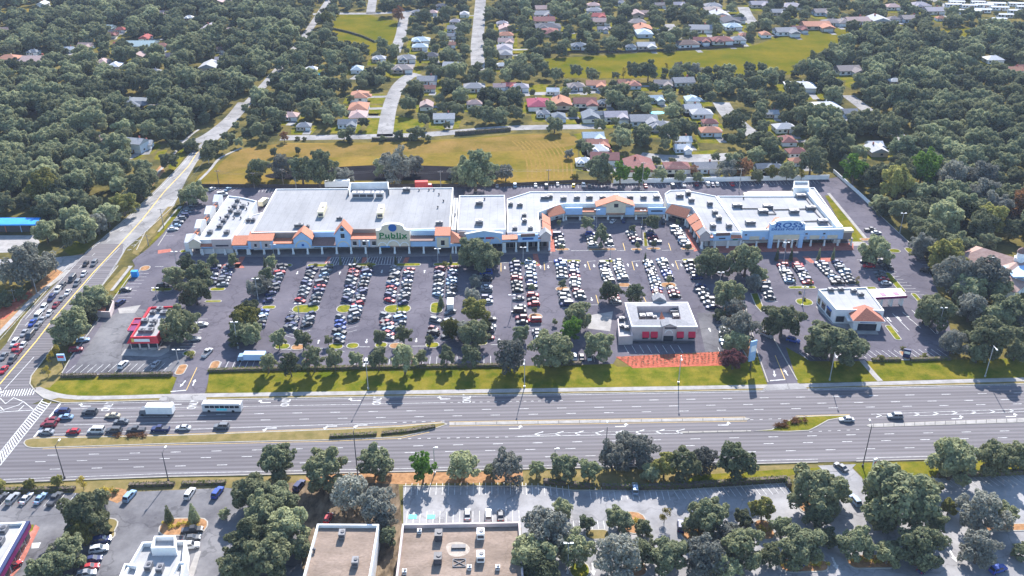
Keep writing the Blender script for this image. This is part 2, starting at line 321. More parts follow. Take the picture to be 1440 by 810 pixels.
# --- verges, lawns and walks along the boulevard
sheet('dry_verge', GP('48,548 85,560 110,558 240,556 360,553 720,547 1080,541 1122,540 1430,531 1800,522 1800,531 1440,540 1218,545 1080,549 720,555 360,561 87,567 62,562'), .045, M_VERGE)
sheet('lawn', GP('60,546 70,520 86,531 243,529 248,533 239,554 110,559 85,560'), .06, M_LAWN)
sheet('lawn', GP('291,552 294,524 360,521 720,515 862,512 868,516 1040,514 1064,497 1079,541 720,547 360,553'), .06, M_LAWN)
sheet('lawn', GP('1105,488 1140,508 1224,508 1333,506 1440,504 1800,498 1800,522 1430,531 1122,539'), .06, M_LAWN)
sheet('dry_verge', GP('40,530 70,505 92,500 86,530 70,545 50,546'), .07, M_VERGE)
def walk(t, wd, z=.09, m=None, name='pavement', n=4):
    pts = smooth(GP(t), n, closed=False); b = MB(); b.strip(pts, wd, z); b.build(name, m or M_CONC, kind='structure')
walk('62,551 110,559.5 240,557 360,555 720,549.5 1080,543.5 1430,534 1800,525', 2.2)
sheet('pavement', GP('48,546 56,544 76,552 84,559 74,562 60,560 50,552'), .1, M_CONC)
walk('1212,507 1232,530 1238,536', 2.0, name='path')
sheet('pavement', GP('228,557 289,555 291,563 222,564'), .1, M_STREET); sheet('pavement', GP('1080,541 1123,539 1136,547 1070,550'), .1, M_STREET)
sheet('pavement', GP('1150,655 1204,653 1195,662 1160,664'), .1, M_STREET)
walk('-30,500 18,450 50,417 87,388 96,380', 2.2); walk('196,262 222,243 262,196 280,182', 1.6); walk('262,270 282,252 296,238 310,222 340,208', 1.6)
walk('156,409 184,374', 1.8); walk('224,326 254,290', 1.8)
sheet('dry_verge', GP('12,462 34,436 118,356 110,352 60,392 0,440 0,470'), .03, M_BARK)
sheet('red_mulch', GP('0,432 40,410 46,414 8,448 0,450'), .05, M_MULCH)
sheet('lawn', GP('88,352 118,330 140,330 118,356 100,360'), .04, M_LAWN)
sheet('dry_verge', GP('206,254 226,232 232,240 214,262'), .03, M_BARK)
sheet('pavement', GP('-80,331 48,331 56,340 50,354 -80,358'), .05, M_CONC)
sheet('pavement', GP('-60,366 20,364 78,362 118,358 92,384 78,378 20,376 -60,385'), .045, M_STREET)
for t, m in (('146,405 174,376 181,376 153,411', M_VERGE), ('160,412 186,377 190,380 168,414', M_LAWN), ('185,356 204,330 236,291 245,290 215,332 194,360', M_VERGE), ('215,338 251,293 256,295 229,328 205,350', M_LAWN)):
    sheet('verge_strip', GP(t), .1, m)
sheet('lawn', GP('1160,275 1166,275 1217,334 1213,340 1196,341'), .06, M_LAWN); walk('1165,272 1218,336', 1.6)
sheet('pavement', GP('1197,340 1215,340 1222,345 1199,346'), .07, M_CONC)
# mulch bed of the bistro, with the planted rows on top
BED = GP('866,502 1028,494 1044,497 1050,505 1020,514 890,518 880,511')
sheet('red_mulch', BED, .08, M_MULCH)
# shop-front walk
M_FW = mat('front_walk', (0.20, 0.18, 0.18), var=.12, rough=.9)
sheet('pavement', GP('266,361 270,352 640,348 775,346 776,356.5 560,361.5'), .06, M_FW); sheet('pavement', GP('984,346 1200,341 1200,350.5 984,354'), .06, M_FW)
sheet('pavement', GP('778,318 800,308 930,307 962,318 958,321 930,313 800,314 783,322'), .06, M_FW)
for t in ('1000,340 1200,342 1200,352 1000,356',): sheet('red_paving', GP(t), .075, M_BRICKP)
for t in ('773,322 777,322 781,354 771,354', '962,322 968,322 984,352 976,354', '455,374 461,361 466,361 462,374', '507,374 510,362 518,362 513,374', '564,374 570,362 576,362 571,374', '752,374 749,357 756,357 760,374', '338,361 345,361 336,377 326,377', '1118,370 1112,362 1120,362 1128,370', '1140,370 1128,361 1137,361 1147,370', '1150,368 1148,362 1172,362 1174,368', '1092,368 1090,365 1112,365 1113,368'):
    sheet('red_paving', GP(t), .07, M_BRICKP)
for t in ('280,373 340,371 344,377 278,378', '222,352 240,350 242,354 222,357'): sheet('red_paving', GP(t), .07, M_BRICKP)
# --- kerbs and islands
def kerb(lines, name='kerb', wd=.35, h=.2):
    b = MB()
    for pts in lines:
        L, Rr = offset_line(pts, wd / 2)
        for i in range(len(pts) - 1):
            a, c, d, e = Rr[i], Rr[i + 1], L[i + 1], L[i]
            b.face([(*a, h), (*c, h), (*d, h), (*e, h)]); b.face([(*a, 0), (*c, 0), (*c, h), (*a, h)]); b.face([(*d, 0), (*e, 0), (*e, h), (*d, h)])
    return b.build(name, M_KERB, kind='structure')
kerb([GP('44,529 42,540 50,551 62,560 87,567 222,563.5'), GP('292,562.5 360,561 720,555 1072,549.3'), GP('1136,547 1218,545 1440,540 1800,531')])
kerb([GP('-320,692 5,679 240,670.5 700,661 1080,652 1150,650.4'), GP('1204,649 1440,643 1800,634')])
kerb([GP('11,481 30,450 75,398'), GP('120,356 181,304 224,263 252,234 272,211'), GP('44,529 80,481 104,452 136,412 166,374'), GP('192,352 204,327 245,289'), GP('263,249 277,227 293,208')])
kerb([GP('86,527 98,506 160,420 188,381'), GP('222,346 256,294'), GP('1165,274 1217,336'), GP('1206,273 1264,328 1286,348'), GP('1048,429 1064,493 1080,538'), GP('1078,462 1090,480 1121,535'), GP('86,528 243,525'), GP('1224,508 1334,504'), GP('567,684 760,684 806,690 950,690 1106,680')])
def island(pts, fill, name='planted_island', h=.17, kw=.35):
    if area2(pts) < 0: pts = pts[::-1]
    L, Rr = offset_line(pts, kw, closed=True)
    b = MB(); b.prism([tuple(p) for p in pts], 0, h); b.mi = 1; b.poly([tuple(p) for p in L], h + .02)
    return b.build(name, [M_KERB, fill], kind='structure')
MED_L = smooth(GP('33,624 36,619 47,616.3'), 3, False) + GP('240,612.5 360,608 470,604 560,600 600,596.4 624,594.5 630,597 600,607 563,615.5 463,619.5 360,621.5 240,624.5 60,630.3') + smooth(GP('48,630.5 38,629 33,624'), 3, False)[:-1]
island(MED_L, M_VERGE, 'median')
island(GP('632,594.5 720,593 1048,587.8 1055,589 1050,591.5 720,597.2 632,598.5'), M_CONC, 'median')
island(GP('1060,606.5 1085,604 1104,594 1119,586.5 1150,585 1195,584 1192,586.5 1165,591.5 1150,600 1138,606 1110,607.5'), M_LAWN, 'median')
island(GP('1218,598.5 1225,596.6 1440,588.5 1800,575 1800,581 1440,594.2 1224,601.3'), M_CONC, 'median')
island(GP('955,608.5 960,607.3 1056,605.6 1056,607.2 960,609.4'), M_CONC, 'median')
def oval(cx, cy, wpx, dm, fill, h=.17):
    c = G(cx, cy); a = wpx / scale_at(cy) / 2; d = dm / 2; r = min(a, d) * .9
    q = []
    for sx, sy, a0 in ((1, 1, 0), (-1, 1, 90), (-1, -1, 180), (1, -1, 270)):
        for k in range(4):
            an = R(a0 + k * 30); q.append(((a - r) * sx + r * math.cos(an), (d - r) * sy + r * math.sin(an)))
    return island([c + E1 * x + E2 * y for x, y in q], fill)
M_YG = mat('island_lawn', (0.08, 0.11, 0.015), col2=(0.22, 0.19, 0.02), scale=.5, rough=.95)
for cx, cy, wp, dm, fl in ((451, 373.5, 38, 3, M_YG), (511, 372.5, 37, 3, M_YG), (573, 372.5, 38, 3, M_YG), (628, 372, 38, 3, M_YG), (404, 373.5, 15, 3, M_YG), (430, 434.5, 38, 6.5, M_YG), (484, 434.5, 22, 6.5, M_YG), (559, 434.5, 38, 6.5, M_YG),
                           (614, 433, 18, 9, M_YG), (378, 432.5, 20, 3, M_YG), (397, 487.5, 22, 4, M_YG), (419, 488.5, 20, 4, M_BARK), (472, 487.5, 22, 4, M_YG), (496, 486.5, 18, 4, M_YG), (536, 485.5, 18, 4, M_YG), (558, 486.5, 22, 4, M_BARK),
                           (608, 485.5, 20, 4, M_YG), (676, 482, 20, 4, M_YG), (753, 445.5, 20, 5, M_BARK), (791, 406.7, 20, 4, M_BARK), (878, 401, 18, 4, M_BARK), (940, 401, 22, 4.5, M_BARK), (799, 367.5, 36, 2.5, M_YG), (851, 367.5, 18, 2.5, M_YG),
                           (862, 367.5, 16, 2.5, M_YG), (969, 366, 20, 2.5, M_YG), (1128, 404.5, 40, 2.6, M_YG), (791, 351, 20, 2.5, M_BARK), (846.5, 351, 40, 2.5, M_BARK), (895, 351, 16, 2.5, M_BARK), (919, 350, 20, 2.5, M_BARK), (967, 350, 20, 2.5, M_BARK),
                           (740, 370.5, 34, 2.5, M_YG), (676, 371, 26, 4, M_BARK), (1230, 366, 34, 3, M_BARK), (1258, 397, 10, 18, M_YG), (1131, 425, 24, 6, M_YG), (1225, 405.5, 16, 2.5, M_YG), (228, 407.5, 30, 3, M_YG), (306, 407, 22, 3, M_YG), (300, 424, 24, 2, M_YG), (266, 497, 18, 3.5, M_YG),
                           (255, 520, 14, 7, M_BARK), (302, 514, 14, 6, M_BARK), (204, 377.5, 14, 5, M_BARK), (262, 353.5, 18, 3, M_YG), (1256, 468, 10, 11, M_YG), (1290, 420, 8, 9, M_YG), (1258, 353, 16, 4, M_LAWN), (1281, 354, 12, 8, M_LAWN), (1272, 500, 9, 6, M_BARK), (1219, 337, 20, 3, M_BARK),
                           (258, 741, 68, 7, M_BARK), (146, 745, 34, 9, M_VERGE), (150, 754, 24, 4, M_VERGE), (890, 735, 40, 9, M_BARK), (840, 752, 36, 4, M_VERGE), (975, 752, 36, 5, M_BARK), (1145, 710, 50, 9, M_BARK), (1130, 795, 70, 5, M_BARK), (1225, 790, 70, 5, M_BARK), (815, 802, 30, 6, M_YG), (895, 800, 30, 6, M_BARK), (1075, 745, 26, 8, M_BARK), (1415, 742, 70, 3, M_BARK)):
    oval(cx, cy, wp, dm, fl)
island(GP('1006,402 1028,398 1046,430 1060,490 1064,503 1050,503 1036,478 1022,450 1016,434'), M_BARK)
island(GP('1055,413 1066,412 1075,436 1070,439 1062,430'), M_LAWN)
island(GP('1064,378 1072,378 1090,424 1082,424'), M_BARK)
island(GP('904,327 909,327 912,347 905,347'), M_LAWN)
# ================================================================== PAINTED MARKINGS
mk = MB(); my = MB()
ZM = .1
def dash(b, p, q, wd=.15, z=ZM): b.strip([Vector(p), Vector(q)], wd, z)
def dashed(b, A, B, on=3.05, pitch=12.19, wd=.18, off=0.0):
    A = Vector(A); B = Vector(B); L = (B - A).length; d = (B - A) / L; t = off
    while t + on < L: dash(b, A + d * t, A + d * (t + on), wd); t += pitch
def lines(b, txt, wd=.15):
    p = GP(txt)
    for a, c in zip(p, p[1:]): dash(b, a, c, wd)
dashed(mk, G(380 - 17 * 53.4 / 53.4 * 5, 583.3), G(1700, 557), off=2)
dashed(mk, G(290, 592.6), G(1700, 562.5), off=5); dashed(mk, G(805, 565), G(1700, 547.5), off=1)
dashed(mk, G(48, 641), G(1700, 599), off=4); dashed(mk, G(40, 650), G(1700, 608.6), off=2); dashed(mk, G(36, 661), G(1700, 619.5), off=7)
lines(mk, '100,575.5 360,571.5 623,566.5', .16); dashed(mk, G(623, 566.5), G(800, 563.5), on=.9, pitch=2.4)
lines(mk, '118,588 290,584.7', .14); lines(mk, '90,598 290,593', .14)
lines(mk, '62,611.5 360,600.6 553,594.6', .16); dashed(mk, G(553, 594.6), G(626, 592.4), on=1.2, pitch=3)
lines(my, '47,615.2 240,611.4 360,607 560,599 622,593.6', .14); lines(my, '60,631.5 240,625.8 463,620.8 563,616.8 604,608', .14)
lines(my, '632,593.6 720,592 1048,586.8', .14); lines(my, '632,599.4 720,598.2 1050,592.4', .14); lines(my, '1119,585.3 1195,583', .14)
lines(mk, '5,674.5 240,666 700,656.5 1080,647.6 1150,646', .14); lines(mk, '1204,644.8 1440,638.6 1700,632', .14)
lines(mk, '90,568.6 360,562.6 720,556.6 1075,550.7', .13); lines(mk, '1136,548.6 1440,541.6 1700,535', .13)
dashed(mk, G(560, 617.5), G(725, 614.6), on=1, pitch=3); dashed(mk, G(1055, 590.5), G(1110, 588.5), on=1, pitch=3); dashed(mk, G(1138, 607.5), G(1218, 604), on=1, pitch=3)
lines(mk, '724,614.4 955,609.8', .16); lines(mk, '724,614.4 790,609 955,605.6', .12)
for i in range(8):
    x = 752 + i * 28.4; y = 612.4 - i * .55; lines(mk, f'{x+9},{y+1.6} {x},{y-1.6} {x+12},{y-5}', .3)
lines(mk, '1225,582.8 1300,580 1440,575.4 1600,570', .14); lines(mk, '1240,586.2 1300,584.6 1440,579.2 1600,574', .14)
for i in range(9):
    x = 1238 + i * 26.5; y = 584.6 - i * .95; lines(mk, f'{x-6},{y-2.2} {x+2},{y} {x-6},{y+2.4}', .3)
jb = MB()
for A_, B_, n_ in (('640,594.3 640,598', '1046,588 1046,591.4', 14), ('1228,596.6 1228,601', '1600,582.6 1600,588', 26), ('968,607 968,609.2', '1050,605.6 1050,607.4', 4)):
    a0, a1 = GP(A_); c0, c1 = GP(B_)
    for i in range(n_ + 1): jb.strip([a0.lerp(c0, i / n_), a1.lerp(c1, i / n_)], .22, .2)
jb.build('median_joint_marking', mat('dirt_joint', (.10, .095, .09), var=.2), kind='structure')
sb = MB()
for i in range(11):
    x = 738 + i * 6.2; sb.strip(smooth(GP(f'{x-18},198 {x-4},212 {x+3},230 {x+4},252'), 4, False), .9, .05)
sb.build('mown_line', mat('mown_grass', (.19, .125, .035), var=.2, scale=.4, rough=.95), kind='structure')
# crosswalks, stop bars, painted splitter
lines(mk, '60,562 -3,640', .3); lines(mk, '72,565.5 0,655', .3)
A0, A1, B0, B1 = G(60, 562), G(-3, 640), G(72, 565.5), G(0, 655)
for i in range(1, 26):
    t = i / 26; dash(mk, A0.lerp(A1, t), B0.lerp(B1, t), .35)
lines(mk, '85,567.5 48,615', .6)
for i in range(15):
    x = -6 + i * 3.7; lines(mk, f'{x},{558.5-i*.18} {x+4.2},{549.5-i*.25}', .32)
for t in ('0,560 8,568 20,559', '0,572 6,578', '0,578 26,570 33,565 20,560', '26,578 34,570', '33,565 48,577', '10,579 48,577', '0,580 10,579'): lines(mk, t, .25)
lines(mk, '0,545 4,556', .3)
lines(my, '-40,590 0,540 51,480 74,450 101,418.5 130,385 168.5,344 200,309 230,271 265,234 277,215 292,201', .45)
lines(mk, '6,548 48,502', .2); lines(mk, '-3,530 22,500', .15)
p = GP('-8,508 48,444 76,413 110,378 150,341 190,308'); 
for a, c in zip(p, p[1:]): dashed(mk, a, c, wd=.15)
p = GP('-30,512 28,446 60,411 98,372'); 
for a, c in zip(p, p[1:]): dash(mk, a, c, .13)
lines(mk, '104,418 122,398 138,379 168,349', .15); lines(mk, '188,348 230,303 252,275', .13); lines(mk, '116,361 182,306 226,264 254,235 274,212', .15); lines(mk, '36,449 116,361', .15)
for i in range(6):
    x = 179 + i * 6; y = 352 - i * 6.6; lines(mk, f'{x},{y} {x+6},{y-1}', .25)
# driveways
lines(my, '277,517 262,549', .2); lines(mk, '240,551 262,549', .5); lines(my, '1090,500 1104,534', .2); lines(mk, '1083,535.6 1104,534', .5)
for t in ('826,368 830,380', '888.5,368 892,380', '949.5,367 954,379', '704.5,370 704.5,382', '765,369 766,380', '825.5,343 828.5,352.5', '876,342 879,352.5', '940,342 943.5,352.5', '838,415 842,429', '905,418 909,426', '190,386 201,377'): lines(my, t, .22)
for t in ('826,368 838,367', '888.5,368 900,367', '949.5,367 961,366.5', '704.5,370 718,369', '765,369 777,368', '803,352.8 828.5,352.5', '868,352.8 879,352.5', '931,352.4 943.5,352', '218,375 230,375', '396,492 480,489', '505,488 520,488', '580,487 600,487', '690,485 705,485', '830,429 842,429'): lines(mk, t, .2)
def arrow(px, py, ang, L=3.2, wd=.5, turn=0):
    c = G(px, py); d = Vector((math.cos(ang), math.sin(ang))); n = Vector((-d.y, d.x))
    q = [c - d * L / 2 + n * wd / 3, c - d * L / 2 - n * wd / 3, c + d * (L * .1) - n * wd / 3, c + d * (L * .1) - n * wd, c + d * L / 2, c + d * (L * .1) + n * wd, c + d * (L * .1) + n * wd / 3]
    if turn:
        e = c + d * L * .3
        mk.strip([c - d * L / 2, c + d * L * .2, e + n * turn * .8], .35, ZM); mk.face([(*(e + n * turn * .7 - d * .75), ZM), (*(e + n * turn * 1.9), ZM), (*(e + n * turn * .7 + d * .75), ZM)][::(1 if turn > 0 else -1)]); return
    mk.poly(q, ZM)
for i, (x, y) in enumerate(((418, 384), (478, 384), (537, 382), (448, 480.7), (515.5, 480), (597, 382), (585.5, 479), (702, 479), (710, 376.7), (760, 375.5), (771, 375.5), (823, 374), (835.5, 374), (883, 373), (895.5, 373), (946, 373), (958, 373), (998, 464), (832, 421))):
    arrow(x, y, R(91.6) if i % 2 else R(-88.4), 3, .6)
for x, y in ((371, 566.5), (498, 563.7), (623.6, 561.4), (118, 571.5), (245.6, 569)): arrow(x, y, R(181.7), 4.5, .6, turn=-1)
for x, y in ((379, 602.3), (464, 599.5), (506.6, 598)): arrow(x, y, R(181.7), 4.5, .6, turn=1)
for x, y in ((726, 603), (875, 600), (1019.5, 598), (1347.7, 589), (1424, 586)): arrow(x, y, R(1.7), 4.5, .6, turn=1)
for x, y in ((257, 540), (1089, 526)): arrow(x, y, R(-100), 4, .6)
for x, y in ((273, 538), (1105, 524), (1250, 449), (1264, 448), (1278, 447)): arrow(x, y, R(95), 4, .6)
for x, y in ((834, 801), (1174, 793), (1340, 782), (1095, 795)): arrow(x, y, R(-90), 4.5, .8)
def text_mesh(name, cu, m):
    tmp = bpy.data.objects.new('lettering', cu); me = bpy.data.meshes.new_from_object(tmp); bpy.data.objects.remove(tmp); me.materials.clear(); me.materials.append(m)
    o = bpy.data.objects.new(name, me); COL.objects.link(o); return o
def painted_word(px, py, txt):
    c = G(px, py); cu = bpy.data.curves.new('painted_word', 'FONT'); cu.body = txt; cu.size = 3.1; cu.align_x = 'CENTER'; cu.align_y = 'CENTER'
    o = text_mesh('painted_word', cu, M_PAINT); o.location = (c.x, c.y, ZM + .005); o.rotation_euler = (0, 0, R(91.7)); o.scale = (.62, 1.3, 1); tag(o, kind='structure')
for x, y in ((152, 572), (272, 569.3), (402.6, 565.6), (531, 563.3), (657, 560.8)): painted_word(x, y, 'ONLY')
# hatched no-parking areas before the supermarket doors and bank lanes
def hatch(txt, n, slant=.35, wd=.18):
    a, b_, c, d = GP(txt)
    for e, f in ((a, b_), (b_, c), (c, d), (d, a)): dash(mk, e, f, wd)
    for i in range(n):
        t = i / n; u = min(1, t + slant); dash(mk, a.lerp(b_, t), d.lerp(c, u), wd)
hatch('466,362.5 508,362 500,372.5 456,373', 12, .1); hatch('520,362 565,361.5 560,372 510,372.5', 12, .1)
for t in ('1240,443 1263,467', '1255,441 1279,465', '1269,439 1295,462', '1282,436 1316,470'): lines(mk, t, .2)
# ================================================================== BUILDINGS
def proj(p):
    dep = p[1] * cT - (p[2] - HC) * sT; up = p[1] * sT + (p[2] - HC) * cT
    return (720 + CF * p[0] / dep, 405 - CF * up / dep)
class Bld:
    def __init__(s, name, label, cat, opx, ang=ANG, group=None):
        s.o = G(*opx); s.ang = ang; s.root = empty(name, s.o, ang, label, cat, group)
        s.c, s.s_ = math.cos(ang), math.sin(ang)
    def loc(s, w): d = w - s.o; return Vector((d.x * s.c + d.y * s.s_, -d.x * s.s_ + d.y * s.c))
    def uv(s, px, py, z=0): return s.loc(G(px, py, z))
    def world(s, u, v): return s.o + Vector((u * s.c - v * s.s_, u * s.s_ + v * s.c))
    def part(s, name, b, m, parent=None): return b.build(name, m, parent or s.root)
    def block(s, poly, h, par, wm, rm, t=.4, floor=0.0, wname='wall', rname='roof'):
        poly = [Vector(p) for p in poly]
        if area2(poly) < 0: poly = poly[::-1]
        L, _ = offset_line(poly, t, closed=True); n = len(poly); b = MB(); H = h + par
        for i in range(n):
            j = (i + 1) % n; a, c, d, e = poly[i], poly[j], L[j], L[i]
            b.face([(*a, floor), (*c, floor), (*c, H), (*a, H)])
            if par > 0:
                b.face([(*a, H), (*c, H), (*d, H), (*e, H)]); b.face([(*d, h), (*e, h), (*e, H), (*d, H)])
        wl = s.part(wname, b, wm); r = MB(); r.poly(L if par > 0 else poly, h); rf = s.part(rname, r, rm); return wl, rf
    def unit(s, px, py, z, w=2.2, d=2.2, h=1.4, m=None, rot=0):
        c = s.uv(px, py, z); b = MB()
        b.box((c.x, c.y, z + .15), (w * .9, d * .9, .3), rot); b.box((c.x, c.y, z + .3 + h / 2), (w, d, h), rot)
        b.mi = 1; b.tube([(c.x + w * .12, c.y, z + .28 + h), (c.x + w * .12, c.y, z + .5 + h)], min(w, d) * .3, 8)
        b.box((c.x, c.y - d / 2 - .04, z + .3 + h * .45), (w * .8, .06, h * .5), rot)
        return s.part('rooftop_unit', b, [m or M_UNIT, M_DARK])
    def vent(s, px, py, z):
        c = s.uv(px, py, z); b = MB(); b.tube([(c.x, c.y, z), (c.x, c.y, z + .8)], .28, 7); b.tube([(c.x, c.y, z + .8), (c.x, c.y, z + 1.0), (c.x, c.y, z + 1.15)], [.45, .5, .2], 7)
        return s.part('roof_vent', b, M_DARK)
    def text(s, txt, u, v, z, size, m, rot=0.0, parent=None, sx=1.0, ext=.06, shear=0):
        cu = bpy.data.curves.new('sign_lettering', 'FONT'); cu.body = txt; cu.size = size; cu.align_x = 'CENTER'; cu.align_y = 'CENTER'; cu.extrude = ext; cu.offset = size * .022; cu.space_character = 1.12; cu.shear = shear
        o = text_mesh('sign_lettering', cu, m); o.parent = parent or s.root; o.location = (u, v, z); o.rotation_euler = (R(90), 0, rot); o.scale = (sx, 1, 1); return o
class Fac:
    """one stretch of shop front, from A to B on the ground; t runs inwards"""
    def __init__(s, b, A, B, pxs=True):
        s.b = b; s.A = b.uv(*A) if pxs else Vector(A); s.B = b.uv(*B) if pxs else Vector(B)
        s.L = (s.B - s.A).length; s.d = (s.B - s.A) / s.L; s.n = Vector((-s.d.y, s.d.x)); s.rot = math.atan2(s.d.y, s.d.x)
    def p(s, q, t, z): v = s.A + s.d * q + s.n * t; return (v.x, v.y, z)
    def s_(s, px, z=6.0, t=0.0):
        lo, hi = -30.0, s.L + 30.0
        for _ in range(40):
            m = (lo + hi) / 2; v = s.A + s.d * m + s.n * t; w_ = s.b.world(*v)
            if proj((w_.x, w_.y, z))[0] < px: lo = m
            else: hi = m
        return lo
    def z_(s, q, py, t=0.0): v = s.A + s.d * q + s.n * t; return zsolve(s.b.world(*v).y, py)
    def slab(s, b, q0, q1, t0, t1, z0, z1):
        P = s.p
        c = [P(q0, t0, z0), P(q1, t0, z0), P(q1, t1, z0), P(q0, t1, z0), P(q0, t0, z1), P(q1, t0, z1), P(q1, t1, z1), P(q0, t1, z1)]
        for f in ((0, 1, 5, 4), (1, 2, 6, 5), (2, 3, 7, 6), (3, 0, 4, 7), (4, 5, 6, 7), (3, 2, 1, 0)): b.face([c[i] for i in f])
    def wall(s, x0, x1, y0, y1, m, t0=0, t1=.5, name='fascia', rel=None):
        q0, q1 = (s.s_(x0), s.s_(x1)) if rel is None else rel
        z1, z0 = s.z_((q0 + q1) / 2, y0, t0), s.z_((q0 + q1) / 2, y1, t0)
        b = MB(); s.slab(b, q0, q1, t0, t1, z0, z1); return s.b.part(name, b, m), (q0, q1, z0, z1)
    def tile(s, x0, x1, y0, y1, m, t0=-.6, t1=3.2, name='tile_roof', zz=None, hip=0.0):
        q0, q1 = s.s_(x0), s.s_(x1); qm = (q0 + q1) / 2
        z0, z1 = (s.z_(qm, y1, t0), s.z_(qm, y0, t1)) if zz is None else zz
        P = s.p; b = MB(); th = .3; k = hip
        b.face([P(q0, t0, z0), P(q1, t0, z0), P(q1 - k, t1, z1), P(q0 + k, t1, z1)])
        b.face([P(q0, t0, z0 - th), P(q1, t0, z0 - th), P(q1, t0, z0), P(q0, t0, z0)])
        b.face([P(q0, t1, z0 - th), P(q0, t0, z0 - th), P(q0, t0, z0), P(q0 + k, t1, z1)]); b.face([P(q1, t0, z0 - th), P(q1, t1, z0 - th), P(q1 - k, t1, z1), P(q1, t0, z0)])
        b.face([P(q0, t1, z0 - th), P(q0 + k, t1, z1), P(q1 - k, t1, z1), P(q1, t1, z0 - th)])
        n = max(3, int((q1 - q0) / .9))                                  # raised tile courses
        for i in range(n + 1):
            f = i / n; a = q0 + (q1 - q0) * f; c = q0 + k + (q1 - q0 - 2 * k) * f
            b.face([P(a - .12, t0 - .03, z0 + .02), P(a + .12, t0 - .03, z0 + .02), P(c + .12, t1, z1 + .09), P(c - .12, t1, z1 + .09)])
        return s.b.part(name, b, m)
    def gable(s, x0, x1, ya, ye, yb, wm, tm, t0=-.3, deep=6.0, name='gable', tiles=True, rel=None):
        q0, q1 = (s.s_(x0), s.s_(x1)) if rel is None else rel
        qm = (q0 + q1) / 2; za, ze, zb = s.z_(qm, ya, t0), s.z_(qm, ye, t0), s.z_(qm, yb, t0); P = s.p
        b = MB(); pf = [(q0, zb), (q1, zb), (q1, ze), (qm, za), (q0, ze)]
        s.prof(b, pf, t0, t0 + .6); wl = s.b.part(name, b, wm)
        if tiles:
            o = .5; sl = (za - ze) / (qm - q0)
            for sg in (-1, 1):
                r = MB(); e = q0 - o if sg < 0 else q1 + o; zz = ze - o * sl; th = .28
                top = [P(e, t0 - .4, zz + th), P(qm, t0 - .4, za + th), P(qm, deep, za + th), P(e, deep, zz + th)]
                if sg > 0: top = top[::-1]
                r.face(top); bt = [(p[0], p[1], p[2] - th) for p in top]; r.face(bt[::-1])
                for i in range(4): j = (i + 1) % 4; r.face([bt[i], bt[j], top[j], top[i]])
                s.b.part('tile_roof', r, tm)
        return wl, (q0, q1, zb, ze, za)
    def prof(s, b, pf, t0, t1):
        P = s.p; f0 = [P(q, t0, z) for q, z in pf]; f1 = [P(q, t1, z) for q, z in pf]; n = len(pf)
        b.face(f0); b.face(f1[::-1])
        for i in range(n): j = (i + 1) % n; b.face([f0[j], f0[i], f1[i], f1[j]])
    def panel(s, q0, q1, z0, z1, m, t0=-.05, name='window', parent=None, th=.12):
        b = MB(); s.slab(b, q0, q1, t0 - th, t0, z0, z1); return s.b.part(name, b, m, parent)
    def arch(s, qc, z0, r, m, t0=-.32, name='arch_trim', seg=10):
        b = MB()
        for i in range(seg):
            a, c = math.pi * i / seg, math.pi * (i + 1) / seg
            pf = [(qc + r * math.cos(a), z0 + r * math.sin(a)), (qc + r * math.cos(c), z0 + r * math.sin(c)), (qc + r * .84 * math.cos(c), z0 + r * .84 * math.sin(c)), (qc + r * .84 * math.cos(a), z0 + r * .84 * math.sin(a))]
            s.prof(b, pf[::-1], t0 - .12, t0)
        return s.b.part(name, b, m)
    def columns(s, z1, step=5.6, m=None, wd=.7, t=.1, q0=0.4, q1=None):
        q1 = s.L - .4 if q1 is None else q1; n = max(1, round((q1 - q0) / step))
        for i in range(n + 1):
            q = q0 + (q1 - q0) * i / n; b = MB(); s.slab(b, q - wd / 2, q + wd / 2, t, t + wd, 0, z1); s.slab(b, q - wd * .7, q + wd * .7, t - wd * .2, t + wd * 1.2, 0, .9)
            s.b.part('column', b, m or M_WALLW)
    def shopfront(s, t, z1, step=7.0, q0=0.5, q1=None):
        q1 = s.L - .5 if q1 is None else q1; n = max(1, round((q1 - q0) / step))
        s.panel(0, s.L, 0, z1 + 1.6, M_WALLD, t0=t + .02, name='arcade_shade_wall', th=.1); t -= .12  # dark panel over the white wall, painting in the arcade's shade
        for i in range(n):
            a = q0 + (q1 - q0) * i / n + .5; c = q0 + (q1 - q0) * (i + 1) / n - .5
            f = s.panel(a, c, .4, z1, M_GLASS, t0=t - .02, name='shop_window')
            b = MB()
            for k in range(4):
                x = a + (c - a) * k / 3; s.slab(b, x - .05, x + .05, t - .22, t - .14, .4, z1)
            s.slab(b, a, c, t - .22, t - .14, z1 - .8, z1 - .7); b.build('window_frame', M_METAL, f)
    def soffit(s, z, t1, q0=None, q1=None, m=None):
        b = MB(); s.slab(b, q0 if q0 is not None else 0, q1 if q1 is not None else s.L, 0, t1, z, z + .3); return s.b.part('arcade_ceiling', b, m or M_WALLD)  # ceiling coloured dark to paint in the arcade's shade
k26 = K(260, 230, 5.4); k50 = K(500, 230, 5.4); k74 = K(740, 230, 5.4); k96 = K(960, 230, 5.4); k62 = K(620, 310, 9.0)
